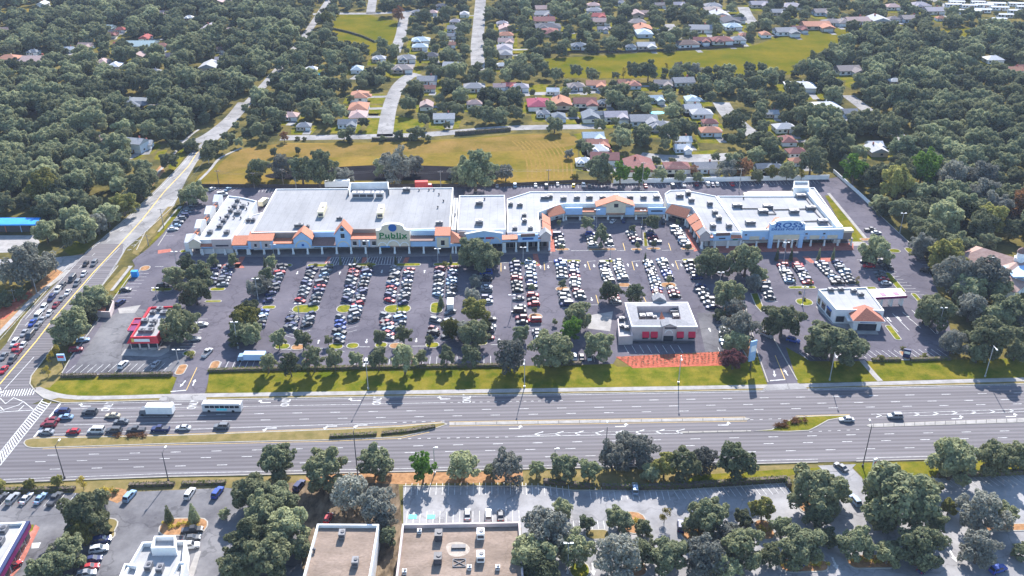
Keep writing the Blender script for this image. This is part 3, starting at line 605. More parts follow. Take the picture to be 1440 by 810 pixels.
# ---- corner shops by the side street
B1_ = Bld('corner_shops', 'white roofed shop block by the side street with tan gable and short tile roofs', 'shop building', (268, 359))
h = 6.4
B1_.block([B1_.uv(*p, h + .6) for p in (k26(100, 578), k26(352, 572), k26(545, 282), k26(430, 255), k26(330, 243))], h, .6, M_WALLW, M_ROOF)
B1_.block([B1_.uv(*p, 5.4) for p in (k26(366, 572), k26(500, 570), k26(585, 372), k26(500, 395))], 5.2, .25, M_WALLW, M_ROOF)
f = Fac(B1_, (268, 359.4), (350, 358.3)); dpt = 4.5
f.columns(f.z_(10, 349), 4.6); f.shopfront(dpt, 3.2); f.soffit(f.z_(10, 349.6), dpt)
f.gable(265.5, 281.5, 336.3, 341.3, 349.4, M_WALLT, M_ROOF, deep=4)
f.wall(281.5, 298, 345.5, 350, M_WALLB); f.tile(281.5, 298, 338.8, 346.2, M_TILE)
f.wall(298, 325.5, 336.5, 349.4, M_WALLM, t0=-.3); f.wall(303, 321, 344.6, 346.6, M_SDARK, t0=-.45, t1=-.3, name='sign_panel')
f.wall(325.5, 348, 343.5, 350.4, M_WALLB); f.tile(325.5, 348, 331, 344.6, M_TILE, t1=6)
fs = Fac(B1_, (318.5, 281), (268, 357))          # side wall to the street, with white gabled bays
for i, (a, c) in enumerate(((.08, .22), (.30, .46), (.56, .72), (.82, .97))):
    q0, q1 = fs.L * a, fs.L * c; b = MB(); fs.prof(b, [(q0, 0), (q1, 0), (q1, 4.6), ((q0 + q1) / 2, 6.6), (q0, 4.6)], -2.6, 0); B1_.part('gabled_bay', b, M_WALLW)
for a, c in ((.23, .29), (.47, .55), (.73, .81)):
    q0, q1 = fs.L * a, fs.L * c; b = MB(); P = fs.p; b.face([P(q0, -2.2, 3.4), P(q1, -2.2, 3.4), P(q1, -.1, 5.2), P(q0, -.1, 5.2)]); fs.slab(b, q0, q1, -2.2, -.1, 3.2, 3.38); B1_.part('tile_roof', b, M_TILE)
for x, y, sz in ((400, 293, 2), (378, 333, 2.2), (350, 370, 2), (403, 383, 3), (440, 335, 2.4), (322, 412, 2), (297, 446, 2.3), (268, 486, 2.4), (320, 533, 2.3), (193, 533, 2.2), (484, 310, 1.6), (375, 418, 1.4), (426, 420, 1.2), (272, 420, 1.2), (392, 348, 1), (470, 350, 1), (425, 310, 1.3), (338, 345, 1.1)):
    px, py = k26(x, y)
    if sz >= 2: B1_.unit(px, py, h, sz, sz, 1.3)
    else: B1_.vent(px, py, h)
for x, y in ((520, 440), (484, 440)): B1_.unit(*k26(x, y), 5.2, 1.8, 1.8, 1.2)
# ---- supermarket
B2_ = Bld('supermarket', 'wide pale roofed supermarket with a tall curved tan sign gable over its doors', 'supermarket', (347, 358.3))
h = 8.0
B2_.block([B2_.uv(*p, h + .3) for p in (k26(505, 527), k26(692, 194), k50(742, 184), k50(716, 492))], h, .45, M_WALLW, M_ROOFG)
f = Fac(B2_, (350, 358.3), (638, 356.6)); dpt = 6.0; zc = f.z_(40, 347.5)
f.columns(zc, 6.2); f.shopfront(dpt, 3.6, 9); f.soffit(zc, dpt)
def win(f, qa, qb, za, zb, t0=-.32):
    p_ = f.panel(qa, qb, za, zb, M_SBLUE if False else M_GLASS, t0=t0, name='window'); f.panel(qa - .15, qb + .15, za - .3, za, M_WALLW, t0=t0, name='sill', parent=p_, th=.25)
w_, (a, c, z0, z1) = f.wall(348.5, 384, 338.3, 350.3, M_WALLB, t0=-.3)
f.tile(348.5, 384, 325.5, 338.4, M_TILE, t0=-.9, t1=6)
for q in (.3, .72):
    x = a + (c - a) * q; f.panel(x - 1.9, x + 1.9, z0 + .3, z1 - .2, M_WALLM, t0=-.31, name='wall_panel', th=.1); win(f, x - .5, x + .5, z0 + 1.2, z0 + 2.6, -.45)
def low(x0, x1, yt, yr, yb, m, back=True, bm=None):
    f.wall(x0, x1, yr, yb, M_WALLB, t0=-.05); f.tile(x0, x1, yt, yr, m, t0=-.7, t1=4.5)
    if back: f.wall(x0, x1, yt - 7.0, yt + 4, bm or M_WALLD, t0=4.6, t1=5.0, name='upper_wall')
low(384, 413, 334.5, 342.3, 348.6, M_TILE)  # its upper wall in dark brown stands for the recess in shade
g, (a, c, zb, ze, za) = f.gable(413, 438.5, 326, 336, 348.6, M_WALLB, M_TILE); f.arch((a + c) / 2, zb + .3, 3.4, M_WALLT); f.panel((a + c) / 2 - .5, (a + c) / 2 + .5, zb + .9, zb + 1.9, M_SBLUE, t0=-.32, name='round_vent')
low(438.5, 472, 333.5, 345, 347.6, M_TILEB, bm=M_WALLB)
g, (a, c, zb, ze, za) = f.gable(472, 493.5, 316.4, 329, 347.3, M_WALLB, M_TILE); qm = (a + c) / 2
f.arch(qm, zb + .3, 2.6, M_WALLT); win(f, qm - .8, qm + .8, zb + 4.3, zb + 6.3); win(f, qm - .7, qm + .7, zb + 7.6, zb + 9.0)
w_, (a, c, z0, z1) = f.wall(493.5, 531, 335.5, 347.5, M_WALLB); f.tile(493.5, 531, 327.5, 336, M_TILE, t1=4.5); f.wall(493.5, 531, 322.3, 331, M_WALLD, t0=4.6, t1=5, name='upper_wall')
for i in range(3): x = a + (c - a) * (.14 + .36 * i); f.panel(x - 1.7, x + 1.7, z0 + .1, z1 - .1, M_WALLM, t0=0, name='wall_panel', th=.1); win(f, x - .8, x + .8, z0 + 1.0, z0 + 2.8, -.12)
# sign gable with shoulders and a curved crown
qa, qb = f.s_(530), f.s_(577); qm = (qa + qb) / 2; zz = lambda py: f.z_(qm, py, -.9)
pr = [(-1, 345.5), (1, 345.5), (1, 324), (.86, 323.6), (.8, 321.6)]
pf = [(qa, zz(346)), (qb, zz(346)), (qb, zz(324.3)), (qb - 1.6, zz(324.1)), (qb - 2.4, zz(322))]
for i in range(0, 13):
    an = math.pi * i / 12; pf.append((qm + (qb - qa) / 2 * .66 * math.cos(an), zz(321.4) + (zz(315.2) - zz(321.4)) * (math.sin(an) ** .8)))
pf += [(qa + 2.4, zz(322)), (qa + 1.6, zz(324.1)), (qa, zz(324.3))]
b = MB(); f.prof(b, pf, -.9, .6); sg = B2_.part('sign_gable', b, M_WALLT)
b = MB(); pf2 = pf[2:]
for (a1, z1), (a2, z2) in zip(pf2, pf2[1:]): f.prof(b, [(a1, z1 + .02), (a1, z1 + .2), (a2, z2 + .2), (a2, z2 + .02)], -1.05, .7)
B2_.part('cornice', b, M_WALLW, None)
o = f.A + f.d * qm - f.n * 1.0
tw = B2_.text('Publix', o.x, o.y, zz(331.4), 3.5, M_SGREEN, f.rot, sg, sx=1.25); B2_.text('FOOD & PHARMACY', o.x, o.y, zz(335.6), 1.0, M_SGREEN, f.rot, sg, sx=1.2)
b = MB(); P = f.p; cz = zz(320.4)
for i in range(12):
    a1, a2 = 2 * math.pi * i / 12, 2 * math.pi * (i + 1) / 12; b.face([P(qm, -.95, cz), P(qm + 1.8 * math.cos(a1), -.95, cz + 1.8 * math.sin(a1)), P(qm + 1.8 * math.cos(a2), -.95, cz + 1.8 * math.sin(a2))])
B2_.part('round_vent', b, M_SBLUE)
for i, fr in enumerate((.17, .5, .83)): f.arch(qa + (qb - qa) * fr, zz(346), 2.0 if i != 1 else 2.9, M_WALLW, t0=-.92)
f.panel(qa + 1.4, qa + 5.6, zz(348.6), zz(346.4), M_BLUE, t0=-.3, name='small_sign')
low(577, 612, 331, 338.6, 346.6, M_TILEB, bm=M_WALLB)
w_, (a, c, z0, z1) = f.wall(612, 633.5, 331.4, 348.4, M_WALLB, t0=-.4); f.tile(612, 633.5, 319, 331.4, M_TILE, t0=-1, t1=5.5); qm = (a + c) / 2
f.panel(qm - 2.6, qm + 2.6, z0 + .2, z1 - .8, M_WALLT, t0=-.42, name='wall_panel', th=.1); win(f, qm - .8, qm + .8, z0 + 1.3, z0 + 3.6, -.55)
for x, y, w3, d3, h3 in ((1047, 375, 2.6, 11, 2.6),): B2_.unit(*k26(x, y), h, w3, d3, h3, M_CREAM)
B2_.unit(*k50(195, 385), h, 2.6, 10, 2.6, M_CREAM); B2_.unit(*k26(868, 484), h, 4, 2, 1.5); B2_.unit(*k26(930, 488), h, 2, 1.6, 1); B2_.unit(*k26(1175, 425), h, 2.6, 1.4, 1); B2_.unit(*k50(388, 212), h, 3.6, 2, 1.6); B2_.unit(*k50(636, 465), h, 3.2, 1.4, 1.4)
for x, y in ((634, 240), (668, 290), (625, 338), (483, 207), (558, 204), (596, 204)): B2_.vent(*k50(x, y), h)
a0, a1 = B2_.uv(490.5, 276, h), B2_.uv(547, 274.5, h); a3, a2 = B2_.uv(494, 265, h + .2), B2_.uv(546, 264, h + .2)   # equipment well with screen walls
b = MB(); b.strip([a0, a3, a2, a1], .4, h + 3.2)
L, Rr = offset_line([a0, a3, a2, a1], .2)
for Q in (L, Rr):
    for p_, q_ in zip(Q, Q[1:]): b.face([(*p_, h), (*q_, h), (*q_, h + 3.2), (*p_, h + 3.2)])
B2_.part('equipment_screen', b, M_WALLW)
for x in (8, 60, 115, 185): B2_.unit(*k50(x, 258), h, 3.6, 2.6, 2.6, M_METAL)
# ---- blue fronted store
B3_ = Bld('discount_store', 'flat white roofed store with a wide pale blue gabled front behind the big oak', 'shop building', (643, 356.6))
h = 7.6
B3_.block([B3_.uv(*p, h + .4) for p in (k50(770, 502), k50(787, 243), k50(1133, 240), k50(1142, 500))], h, .5, M_WALLW, M_ROOF)
B3_.block([B3_.uv(*p, 7.0) for p in (k50(728, 500), k50(748, 262), k50(778, 262), k50(760, 500))], 6.8, .2, M_WALLW, M_ROOF)
f = Fac(B3_, (640, 356.8), (709, 355.4)); zc = f.z_(10, 342)
f.columns(zc, 5.6); f.shopfront(6, 3.6); f.soffit(zc, 6)
q0, q1 = f.s_(633.5), f.s_(652.5); f.wall(633.5, 655, 343, 346.5, M_WALLB); b = MB(); P = f.p; za, zb = f.z_(5, 325.5, 4), f.z_(5, 341, -.6)
b.face([P(q0, -.6, zb), P(q1, -.6, zb), P(q0 + .3, 5, za)]); b.face([P(q1, -.6, zb), P(q1, 6, zb), P(q0 + .3, 5, za)]); b.face([P(q0, -.6, zb), P(q0 + .3, 5, za), P(q0, 6, zb)]); b.face([P(q0, -.6, zb - .2), P(q1, -.6, zb - .2), P(q1, -.6, zb), P(q0, -.6, zb)]); B3_.part('tile_roof', b, M_TILE)
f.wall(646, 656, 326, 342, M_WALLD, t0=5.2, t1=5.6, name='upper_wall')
g, gq = f.gable(655.5, 706, 325, 329.4, 340.6, M_WALLB, M_ROOF, tiles=False); (a, c, zb, ze, za) = gq
f.wall(655.5, 706, 340.4, 343, M_WALLB, t0=-.1)
b = MB()
for s0, s1 in ((a - .5, (a + c) / 2), (c + .5, (a + c) / 2)): f.prof(b, [(min(s0, s1), ze if s0 < s1 else za), (max(s0, s1), za if s0 < s1 else ze), (max(s0, s1), (za if s0 < s1 else ze) + .4), (min(s0, s1), (ze if s0 < s1 else za) + .4)], -.6, .5)
B3_.part('cornice', b, M_WALLW)
f.panel(f.s_(683), f.s_(695), f.z_(40, 334), f.z_(40, 331.4), M_SRED, t0=-.32, name='sign_panel'); f.panel(f.s_(674), f.s_(681), f.z_(40, 333.5), f.z_(40, 331.6), M_SDARK, t0=-.32, name='sign_panel')
for q, r in ((.16, 2.2), (.8, 2.4)): f.arch(a + (c - a) * q, zb, r, M_WALLT)
for x, y in ((940, 315), (940, 460)): B3_.unit(*k50(x, y), h, 3.4, 3, 1.9)
B3_.vent(*k50(980, 275), h); B3_.vent(*k50(757, 395), 6.8)
# ---- the row round the forecourt
B4_ = Bld('forecourt_shops', 'white roofed row of shops bent round the forecourt with a wide tan centre gable', 'shop building', (709, 355.4))
h = 6.6
B4_.block([B4_.uv(*p, h + .4) for p in (k50(1150, 522), (758.5, 326.5), k74(92, 370), k74(236, 316), k74(296, 302), k74(1042, 303), k74(1032, 268), k74(1002, 211), k74(30, 213), k50(1150, 268))], h, .45, M_WALLW, M_ROOF)
f = Fac(B4_, (709, 355.4), (774, 352.6)); zc = f.z_(10, 340); f.columns(zc, 5.2); f.shopfront(4.5, 3.4); f.soffit(zc, 4.5)
f.wall(706, 728, 336.5, 340.2, M_WALLB); f.tile(706, 728, 330.2, 336.6, M_TILE, t1=3.5); f.wall(718, 728, 336.8, 338.4, M_SDARK, t0=-.12, t1=0, name='sign_panel')
f.wall(728, 757, 330.0, 340, M_WALLB, t0=-.4); f.wall(732, 752, 329, 333, M_TILEB, t0=-.9, t1=-.4, name='dark_awning'); f.wall(734.5, 750, 334.6, 337.2, M_SBLUE, t0=-.5, t1=-.4, name='sign_panel')
f.wall(757, 761, 333, 340, M_WALLB); f.tile(756.5, 760.5, 329.5, 335, M_TILE, t1=3)
f.gable(760.5, 774.3, 325.6, 331, 339.6, M_WALLM, M_ROOF, deep=4)
g_, gq = f.b, None
fl = Fac(B4_, (774, 352.2), k74(172, 470), True); fl.columns(3.4, 5); fl.shopfront(4, 3.2); zq = 4.6
for a, c in ((.02, .30), (.32, .64), (.66, .97)):
    q0, q1 = fl.L * a, fl.L * c; b = MB(); P = fl.p; b.face([P(q0, -.5, 4.2), P(q1, -.5, 4.2), P(q1, 3.4, 6.7), P(q0, 3.4, 6.7)]); fl.slab(b, q0, q1, -.5, 3.4, 4.0, 4.18); B4_.part('tile_roof', b, M_TILE)
fl.slab(b := MB(), 0, fl.L, 0, .4, 3.4, 4.2); B4_.part('fascia', b, M_WALLW)
def arcade_roof(F, B, z=4.25, t1=5.5): b = MB(); F.slab(b, -.2, F.L + .2, .3, t1, z, z + .2); B.part('arcade_roof', b, M_ROOF)
arcade_roof(fl, B4_)
fd = Fac(B4_, k74(172, 468), k74(290, 436)); b = MB(); fd.slab(b, 0, fd.L, 0, .4, 3.4, 4.3); B4_.part('fascia', b, M_WALLW); fd.columns(3.4, 6); fd.shopfront(4, 3.2)
b = MB(); P = fd.p; b.face([P(-.4, -.5, 4.3), P(fd.L + .3, -.5, 4.3), P(fd.L, 3.6, 6.9), P(.8, 3.6, 6.9)]); b.face([P(-.4, -.5, 4.1), P(fd.L + .3, -.5, 4.1), P(fd.L + .3, -.5, 4.3), P(-.4, -.5, 4.3)]); B4_.part('tile_roof', b, M_TILE)
arcade_roof(fd, B4_)
f = Fac(B4_, k74(296, 432), k74(1052, 426)); zc = f.z_(40, 230 + 390 / 5.4); f.columns(zc, 6.5); f.shopfront(6, 3.6, 6); f.soffit(zc, 6)
Y5 = lambda y: 230 + y / 5.4; X5 = lambda x: 740 + x / 5.4
f.wall(X5(296), X5(426), Y5(338), Y5(388), M_WALLB, t0=-.8, t1=.2, name='blue_canopy')
f.wall(X5(426), X5(530), Y5(366), Y5(390), M_WALLT); f.tile(X5(428), X5(530), Y5(336), Y5(366), M_TILE, t1=3.4)
f.wall(X5(530), X5(606), Y5(333), Y5(390), M_WALLB, t0=-.5); f.wall(X5(752), X5(822), Y5(333), Y5(390), M_WALLB, t0=-.5)
q0, q1 = f.s_(X5(535)), f.s_(X5(812)); qm = f.s_(X5(680)); za, ze = f.z_(qm, Y5(278), -1), f.z_(qm, Y5(326), -1); zb = f.z_(qm, Y5(376), -1)
qa, qb = f.s_(X5(606)), f.s_(X5(753)); sl = (za - ze) / (qm - q0)
b = MB(); f.prof(b, [(qa, zb), (qb, zb), (qb, za - (qb - qm) * sl), (qm, za), (qa, za - (qm - qa) * sl)], -1, -.2); gb_ = B4_.part('gable', b, M_WALLT)
for sg in (-1, 1):
    e = q0 - .5 if sg < 0 else q1 + .5; r = MB(); P = f.p; zz_ = za - abs(e - qm) * sl; th = .3
    top = [P(e, -1.5, zz_ + th), P(qm, -1.5, za + th), P(qm, 5, za + th), P(e, 5, zz_ + th)]
    if sg > 0: top = top[::-1]
    r.face(top); bt = [(p[0], p[1], p[2] - th) for p in top]; r.face(bt[::-1])
    for i in range(4): j = (i + 1) % 4; r.face([bt[i], bt[j], top[j], top[i]])
    B4_.part('tile_roof', r, M_TILE)
f.panel(qm - 1, qm + 1, za - 3.6, za - 1.8, M_GLASS, t0=-1.02, name='round_vent')
f.wall(X5(822), X5(922), Y5(362), Y5(388), M_WALLT); f.tile(X5(822), X5(922), Y5(332), Y5(362), M_TILE, t1=3.4)
f.wall(X5(926), X5(1058), Y5(336), Y5(386), M_WALLB, t0=-.6, t1=.2); f.wall(X5(948), X5(1036), Y5(356), Y5(366), M_SDARK, t0=-.72, t1=-.6, name='sign_panel')
for x, y, s3 in ((142, 270, 4), (180, 262, 2.6), (283, 275, 2.8), (385, 270, 2.8), (480, 268, 3), (580, 270, 2.8), (685, 264, 2.4), (788, 268, 2.8), (890, 268, 2.8), (988, 266, 2.8)): B4_.unit(*k74(x, y), h, s3, 2.4, 1.5)
for x, y in ((1248, 325), (1178, 320), (1280, 405), (1283, 448), (1210, 505), (1328, 503)): B4_.unit(*k50(x, y), h, 2.6 if x == 1248 else 2.1, 2.2, 1.5)
# ---- east row
B5_ = Bld('angled_shops', 'white roofed shops with a slanting tiled arcade at the forecourt corner', 'shop building', (984, 350))
h = 6.4
B5_.block([B5_.uv(*p, h + .4) for p in ((993, 326.5), k96(446, 522), k96(252, 246), k96(40, 205), k74(1240, 198), k74(1090, 202), k74(1052, 228), k74(1074, 300), (973, 290.5), (985, 309))], h, .45, M_WALLW, M_ROOF)
f = Fac(B5_, (986, 350.5), (1042, 348.2)); zc = f.z_(10, 338.4); f.columns(zc, 5.6); f.shopfront(4.5, 3.4); f.soffit(zc, 4.5)
f.gable(984.5, 998.5, 325, 330.6, 339.2, M_WALLM, M_ROOF, deep=4); f.wall(998.5, 1003, 333, 338.6, M_WALLB); f.tile(998, 1003, 328.6, 334, M_TILE, t1=3)
f.wall(1003, 1027.5, 328.4, 338.4, M_WALLB, t0=-.4); f.wall(1006, 1025.5, 327.6, 331.6, M_TILEB, t0=-.9, t1=-.4, name='dark_awning'); f.wall(1011, 1020, 334.6, 336.4, M_SDARK, t0=-.5, t1=-.4, name='sign_panel')
f.wall(1027.5, 1043, 334, 338.4, M_WALLB); f.tile(1028, 1043, 328.2, 334.4, M_TILE, t1=3); f.panel(f.s_(1031), f.s_(1038), f.z_(20, 337), f.z_(20, 335.4), M_SGREEN, t0=0, name='sign_panel')
fa = Fac(B5_, k74(1060, 432), (964, 318)); b = MB(); fa.slab(b, 0, fa.L, 0, .4, 3.4, 4.3); B5_.part('fascia', b, M_WALLM); fa.columns(3.4, 7); fa.shopfront(4, 3.2)
b = MB(); P = fa.p; b.face([P(-.4, -.6, 4.3), P(fa.L + .4, -.6, 4.3), P(fa.L, 3.6, 7.2), P(.4, 3.6, 7.2)]); b.face([P(-.4, -.6, 4.0), P(fa.L + .4, -.6, 4.0), P(fa.L + .4, -.6, 4.3), P(-.4, -.6, 4.3)]); B5_.part('tile_roof', b, M_TILE)
fb = Fac(B5_, (965, 319), (985, 349)); b = MB(); fb.slab(b, 0, fb.L, 0, .4, 3.4, 4.2); B5_.part('fascia', b, M_WALLW); fb.columns(3.4, 6); fb.shopfront(4, 3.2)
for a, c in ((.0, .30), (.33, .63), (.66, .98)):
    q0, q1 = fb.L * a, fb.L * c; b = MB(); P = fb.p; b.face([P(q0, -.5, 4.2), P(q1, -.5, 4.2), P(q1, 3.6, 6.9), P(q0, 3.6, 6.9)]); fb.slab(b, q0, q1, -.5, 3.6, 4.0, 4.18); B5_.part('tile_roof', b, M_TILE)
arcade_roof(fa, B5_); arcade_roof(fb, B5_)
for x, y, s3 in ((1165, 258, 3.4), (1228, 240, 2), (1253, 290, 2.6)): B5_.unit(*k74(x, y), h, s3, 2.4, 1.6)
for x, y in ((205, 318), (243, 386), (272, 430), (228, 490), (350, 487), (40, 240)): B5_.unit(*k96(x, y), h, 2.4, 2.4, 1.8)
# ---- clothing store
B6_ = Bld('clothing_store', 'large flat white roofed store with pale blue front and curved sign parapet', 'store', (1043, 348.2))
h = 6.4
B6_.block([B6_.uv(*p, h + .3) for p in (k96(440, 505), k96(1212, 478), k96(1000, 184), k96(880, 186), k96(850, 248), k96(262, 248))], h, .5, M_WALLW, M_ROOF)
B6_.block([B6_.uv(*p, 10) for p in (k96(845, 180), k96(905, 184), k96(960, 180), k96(958, 132), k96(845, 132))], 8.8, 1.2, M_WALLW, M_ROOF, wname='tower_wall', rname='tower_roof')
u0, u1 = B6_.uv(*k96(962, 185), h + 1.8), B6_.uv(*k96(1218, 478), h + 1.8); fw = Fac(B6_, u0, u1, False); b = MB(); fw.slab(b, 0, fw.L, -3.0, 0, 0, h + 1.9); B6_.part('side_parapet', b, M_WALLW)
f = Fac(B6_, (1043, 348.2), (1198, 345.6)); zc = f.z_(30, 337.4); f.columns(f.z_(30, 338), 6.2, wd=.6); f.shopfront(5.5, 3.6, 8); f.soffit(zc, 5.5)
Y6 = lambda y: 230 + y / 5.4; X6 = lambda x: 960 + x / 5.4
f.wall(X6(455), X6(655), Y6(514), Y6(578), M_WALLB); f.wall(X6(905), X6(1222), Y6(508), Y6(578), M_WALLB)
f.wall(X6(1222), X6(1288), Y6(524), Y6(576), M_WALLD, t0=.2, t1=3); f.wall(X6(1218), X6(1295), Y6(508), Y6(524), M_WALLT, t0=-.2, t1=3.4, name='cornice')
f.wall(X6(450), X6(655), Y6(505), Y6(514.5), M_WALLW, t0=-.25, t1=.6, name='cornice'); f.wall(X6(905), X6(1222), Y6(499), Y6(508.5), M_WALLW, t0=-.25, t1=.6, name='cornice')
qa, qb = f.s_(X6(652)), f.s_(X6(912)); qm = (qa + qb) / 2; zz = lambda y: f.z_(qm, Y6(y), -1.2); hw = (qb - qa) / 2
pf = [(qa, zz(540)), (qb, zz(540)), (qb, zz(462)), (qb - 1.4, zz(461)), (qb - 2.4, zz(450))]
for i in range(13):
    an = math.pi * i / 12; pf.append((qm + hw * .72 * math.cos(an), zz(448) + (zz(432) - zz(448)) * math.sin(an) ** .7))
pf += [(qa + 2.4, zz(450)), (qa + 1.4, zz(461)), (qa, zz(462))]
b = MB(); f.prof(b, pf, -1.2, .8); sg = B6_.part('sign_parapet', b, M_WALLB)
b = MB(); pf2 = pf[2:]
for (a1, z1), (a2, z2) in zip(pf2, pf2[1:]): f.prof(b, [(a1, z1 + .02), (a1, z1 + .2), (a2, z2 + .2), (a2, z2 + .02)], -1.4, .9)
B6_.part('cornice', b, M_WALLW)
for q in (qa + .9, qb - .9): b = MB(); f.slab(b, q - .9, q + .9, -1.4, -.2, 0, zz(540)); B6_.part('column', b, M_WALLB)
f.slab(b := MB(), qa + 1.8, qb - 1.8, -1.3, -.6, zz(575), zz(541)); B6_.part('wall_panel', b, M_WALLT)
for q in (.3, .5, .7): b = MB(); x = qa + (qb - qa) * q; f.slab(b, x - .35, x + .35, -1.2, -.5, 0, zz(575)); B6_.part('column', b, M_WALLW)
o = f.A + f.d * (qm + .3) - f.n * 1.3
B6_.text('ROSS', o.x, o.y, zz(469), 3.2, M_SBLUE, f.rot, sg, sx=1.55, shear=.18); B6_.text('DRESS FOR LESS', o.x, o.y, zz(499), 1.35, M_SBLUE, f.rot, sg, sx=1.4, shear=.18)
for x0, x1 in ((510, 585), (968, 1042), (1102, 1180)): f.panel(f.s_(X6(x0)), f.s_(X6(x1)), f.z_(30, Y6(572)), f.z_(30, Y6(545)), M_WALLT, t0=0, name='wall_panel')
for x0, x1 in ((605, 628), (928, 945), (1060, 1082)): f.panel(f.s_(X6(x0)), f.s_(X6(x1)), f.z_(30, Y6(572)), f.z_(30, Y6(553)), M_WALLM, t0=0, name='wall_panel')
for x in (480, 940, 1075): q = f.s_(X6(x)); f.panel(q - .5, q + .5, f.z_(30, Y6(538)), f.z_(30, Y6(528)), M_GLASS, t0=0, name='vent')
q0, q1 = f.s_(X6(632)), f.s_(X6(800)); b = MB(); P = f.p; za, zb = f.z_(qm, Y6(414), 10), f.z_(qm, Y6(470), 3)
b.face([P(q0, .9, zb), P(q0 + 5, .9, zb), P(qm, 11, za), P(qm - 2, 11, za)]); b.face([P(q0, .9, zb), P(qm - 2, 11, za), P(qm - 2, 11, zb - 1), P(q0, .9, zb - 1)]); B6_.part('tile_roof', b, M_TILE)
for x, y in ((412, 332), (645, 340), (608, 376), (843, 376), (970, 350), (1060, 452), (512, 460), (895, 258), (866, 218)): B6_.unit(*k96(x, y), h, 4.4, 2.6, 1.5)
for t in ((440, 346, 620, 346), (690, 355, 940, 348), (900, 444, 1030, 440), (920, 250, 975, 322), (995, 360, 1055, 424), (640, 388, 705, 388), (680, 350, 708, 388)):
    c = MB(); p0, p1 = B6_.uv(*k96(t[0], t[1]), h), B6_.uv(*k96(t[2], t[3]), h); c.tube([(*p0, h + .35), (*p1, h + .35)], .28, 5); B6_.part('roof_duct', c, M_DARK)
for x, y in ((462, 268),): B6_.vent(*k96(x, y), h)
b = MB(); c = B6_.uv(*k96(560, 232), 4); b.box((c.x, c.y, 2), (12, 4, 4)); c2 = B6_.uv(*k96(700, 228), 4); b.box((c2.x, c2.y, 2.1), (26, 5, 4.2)); B6_.part('loading_bay', b, M_CREAM)
# ---- burger restaurant with the red band
B7_ = Bld('burger_restaurant', 'low burger restaurant with a sloping red band round its white roof', 'restaurant', (178, 493))
lo = [B7_.uv(*p, 3.0) for p in ((178, 483.3), (223.5, 483), (252, 431), (209, 432))]; hi = [B7_.uv(*p, 5.4) for p in ((183, 474), (220.5, 473), (249, 430), (211.5, 431.5))]
b = MB(); inn, _ = offset_line(lo, .9, True); b.prism(inn, 0, 3.05); B7_.part('wall', b, M_WALLM)
for i in range(4):
    a, c = inn[i], inn[(i + 1) % 4]; d = (c - a).normalized(); n = Vector((d.y, -d.x)); L = (c - a).length; k = max(3, int(L / 4))
    for j in range(k):
        p0, p1 = a + d * (L * j / k + .3) + n * .04, a + d * (L * (j + 1) / k - .3) + n * .04; g = MB(); g.face([(*p0, .6), (*p1, .6), (*p1, 2.6), (*p0, 2.6)]); B7_.part('window', g, M_GLASS)
b = MB(); top2, _ = offset_line(hi, .35, True)
for i in range(4):
    j = (i + 1) % 4; b.face([(*lo[i], 3), (*lo[j], 3), (*hi[j], 5.4), (*hi[i], 5.4)]); b.face([(*hi[i], 5.4), (*hi[j], 5.4), (*top2[j], 5.4), (*top2[i], 5.4)]); b.face([(*top2[j], 5.4), (*top2[i], 5.4), (*top2[i], 4.5), (*top2[j], 4.5)]); b.face([(*lo[i], 3), (*lo[j], 3), (*inn[j], 3), (*inn[i], 3)])
B7_.part('red_band', b, M_RED); b = MB(); b.poly(top2, 4.6); B7_.part('roof', b, M_ROOF)
k16 = K(160, 420, 9.0)
for x, y, q in ((360, 425, 2.2), (460, 420, 2.8), (400, 300, 2.4), (510, 310, 2.4), (500, 195, 2), (590, 150, 2.2), (490, 360, 1.6), (640, 200, 2.6)): B7_.unit(*k16(x, y), 4.6, q, q * .8, 1.1)
fr = Fac(B7_, lo[0], lo[1], False); m = fr.L / 2
fr.panel(m - 2.9, m + 2.6, 3.7, 4.8, M_WALLW, t0=.2, name='sign_panel'); fr.panel(m - 3.9, m - 2.9, 3.6, 5.0, M_YPAINT, t0=.15, name='sign_emblem')
for i in (.22, .5, .78): g = MB(); fr.slab(g, fr.L * i - 1, fr.L * i + 1, .3, .9, .05, .9); B7_.part('planter', g, M_CONC)
sd = Fac(B7_, lo[3], lo[0], False)                           # drive-through bay on the far side
for i in (.42, .58): g = MB(); sd.slab(g, sd.L * i - 2.2, sd.L * i + 2.2, -2.4, 0, 2.7, 3.1); B7_.part('service_canopy', g, M_PURP); g = MB(); sd.slab(g, sd.L * i - 2.2, sd.L * i + 2.2, -2.5, -2.3, 3.1, 3.5); sd.slab(g, sd.L * i - 2.3, sd.L * i - 2.1, -2.4, 0, 3.1, 3.5); B7_.part('red_rim', g, M_RED)
sheet('pavement', GP('170,500 176,491 230,491 240,484 238,494 228,500 222,502'), .08, M_CONC)
# ---- bistro
B8_ = Bld('bistro', 'mauve walled bistro with crimson awnings and an open roof well behind the red bed', 'restaurant', (890, 481))
k86 = K(860, 410, 8.53); H8 = B8_.z8 = 6.3
ou = [B8_.uv(*p, H8) for p in (k86(250, 412), k86(1020, 415), k86(905, 131), k86(170, 136))]; wl = [B8_.uv(*p, H8) for p in (k86(325, 350), k86(832, 345), k86(800, 187), k86(300, 190))]
b = MB()
for i in range(4): j = (i + 1) % 4; b.face([(*ou[i], 0), (*ou[j], 0), (*ou[j], H8), (*ou[i], H8)])
B8_.part('wall', b, M_WALLM); b = MB()
for i in range(4): j = (i + 1) % 4; b.face([(*ou[i], H8), (*ou[j], H8), (*wl[j], H8 + .5), (*wl[i], H8 + .5)])
B8_.part('roof_slope', b, mat('grey_shingle', (.20, .20, .215), var=.15, scale=1, speck=.1)); b = MB()
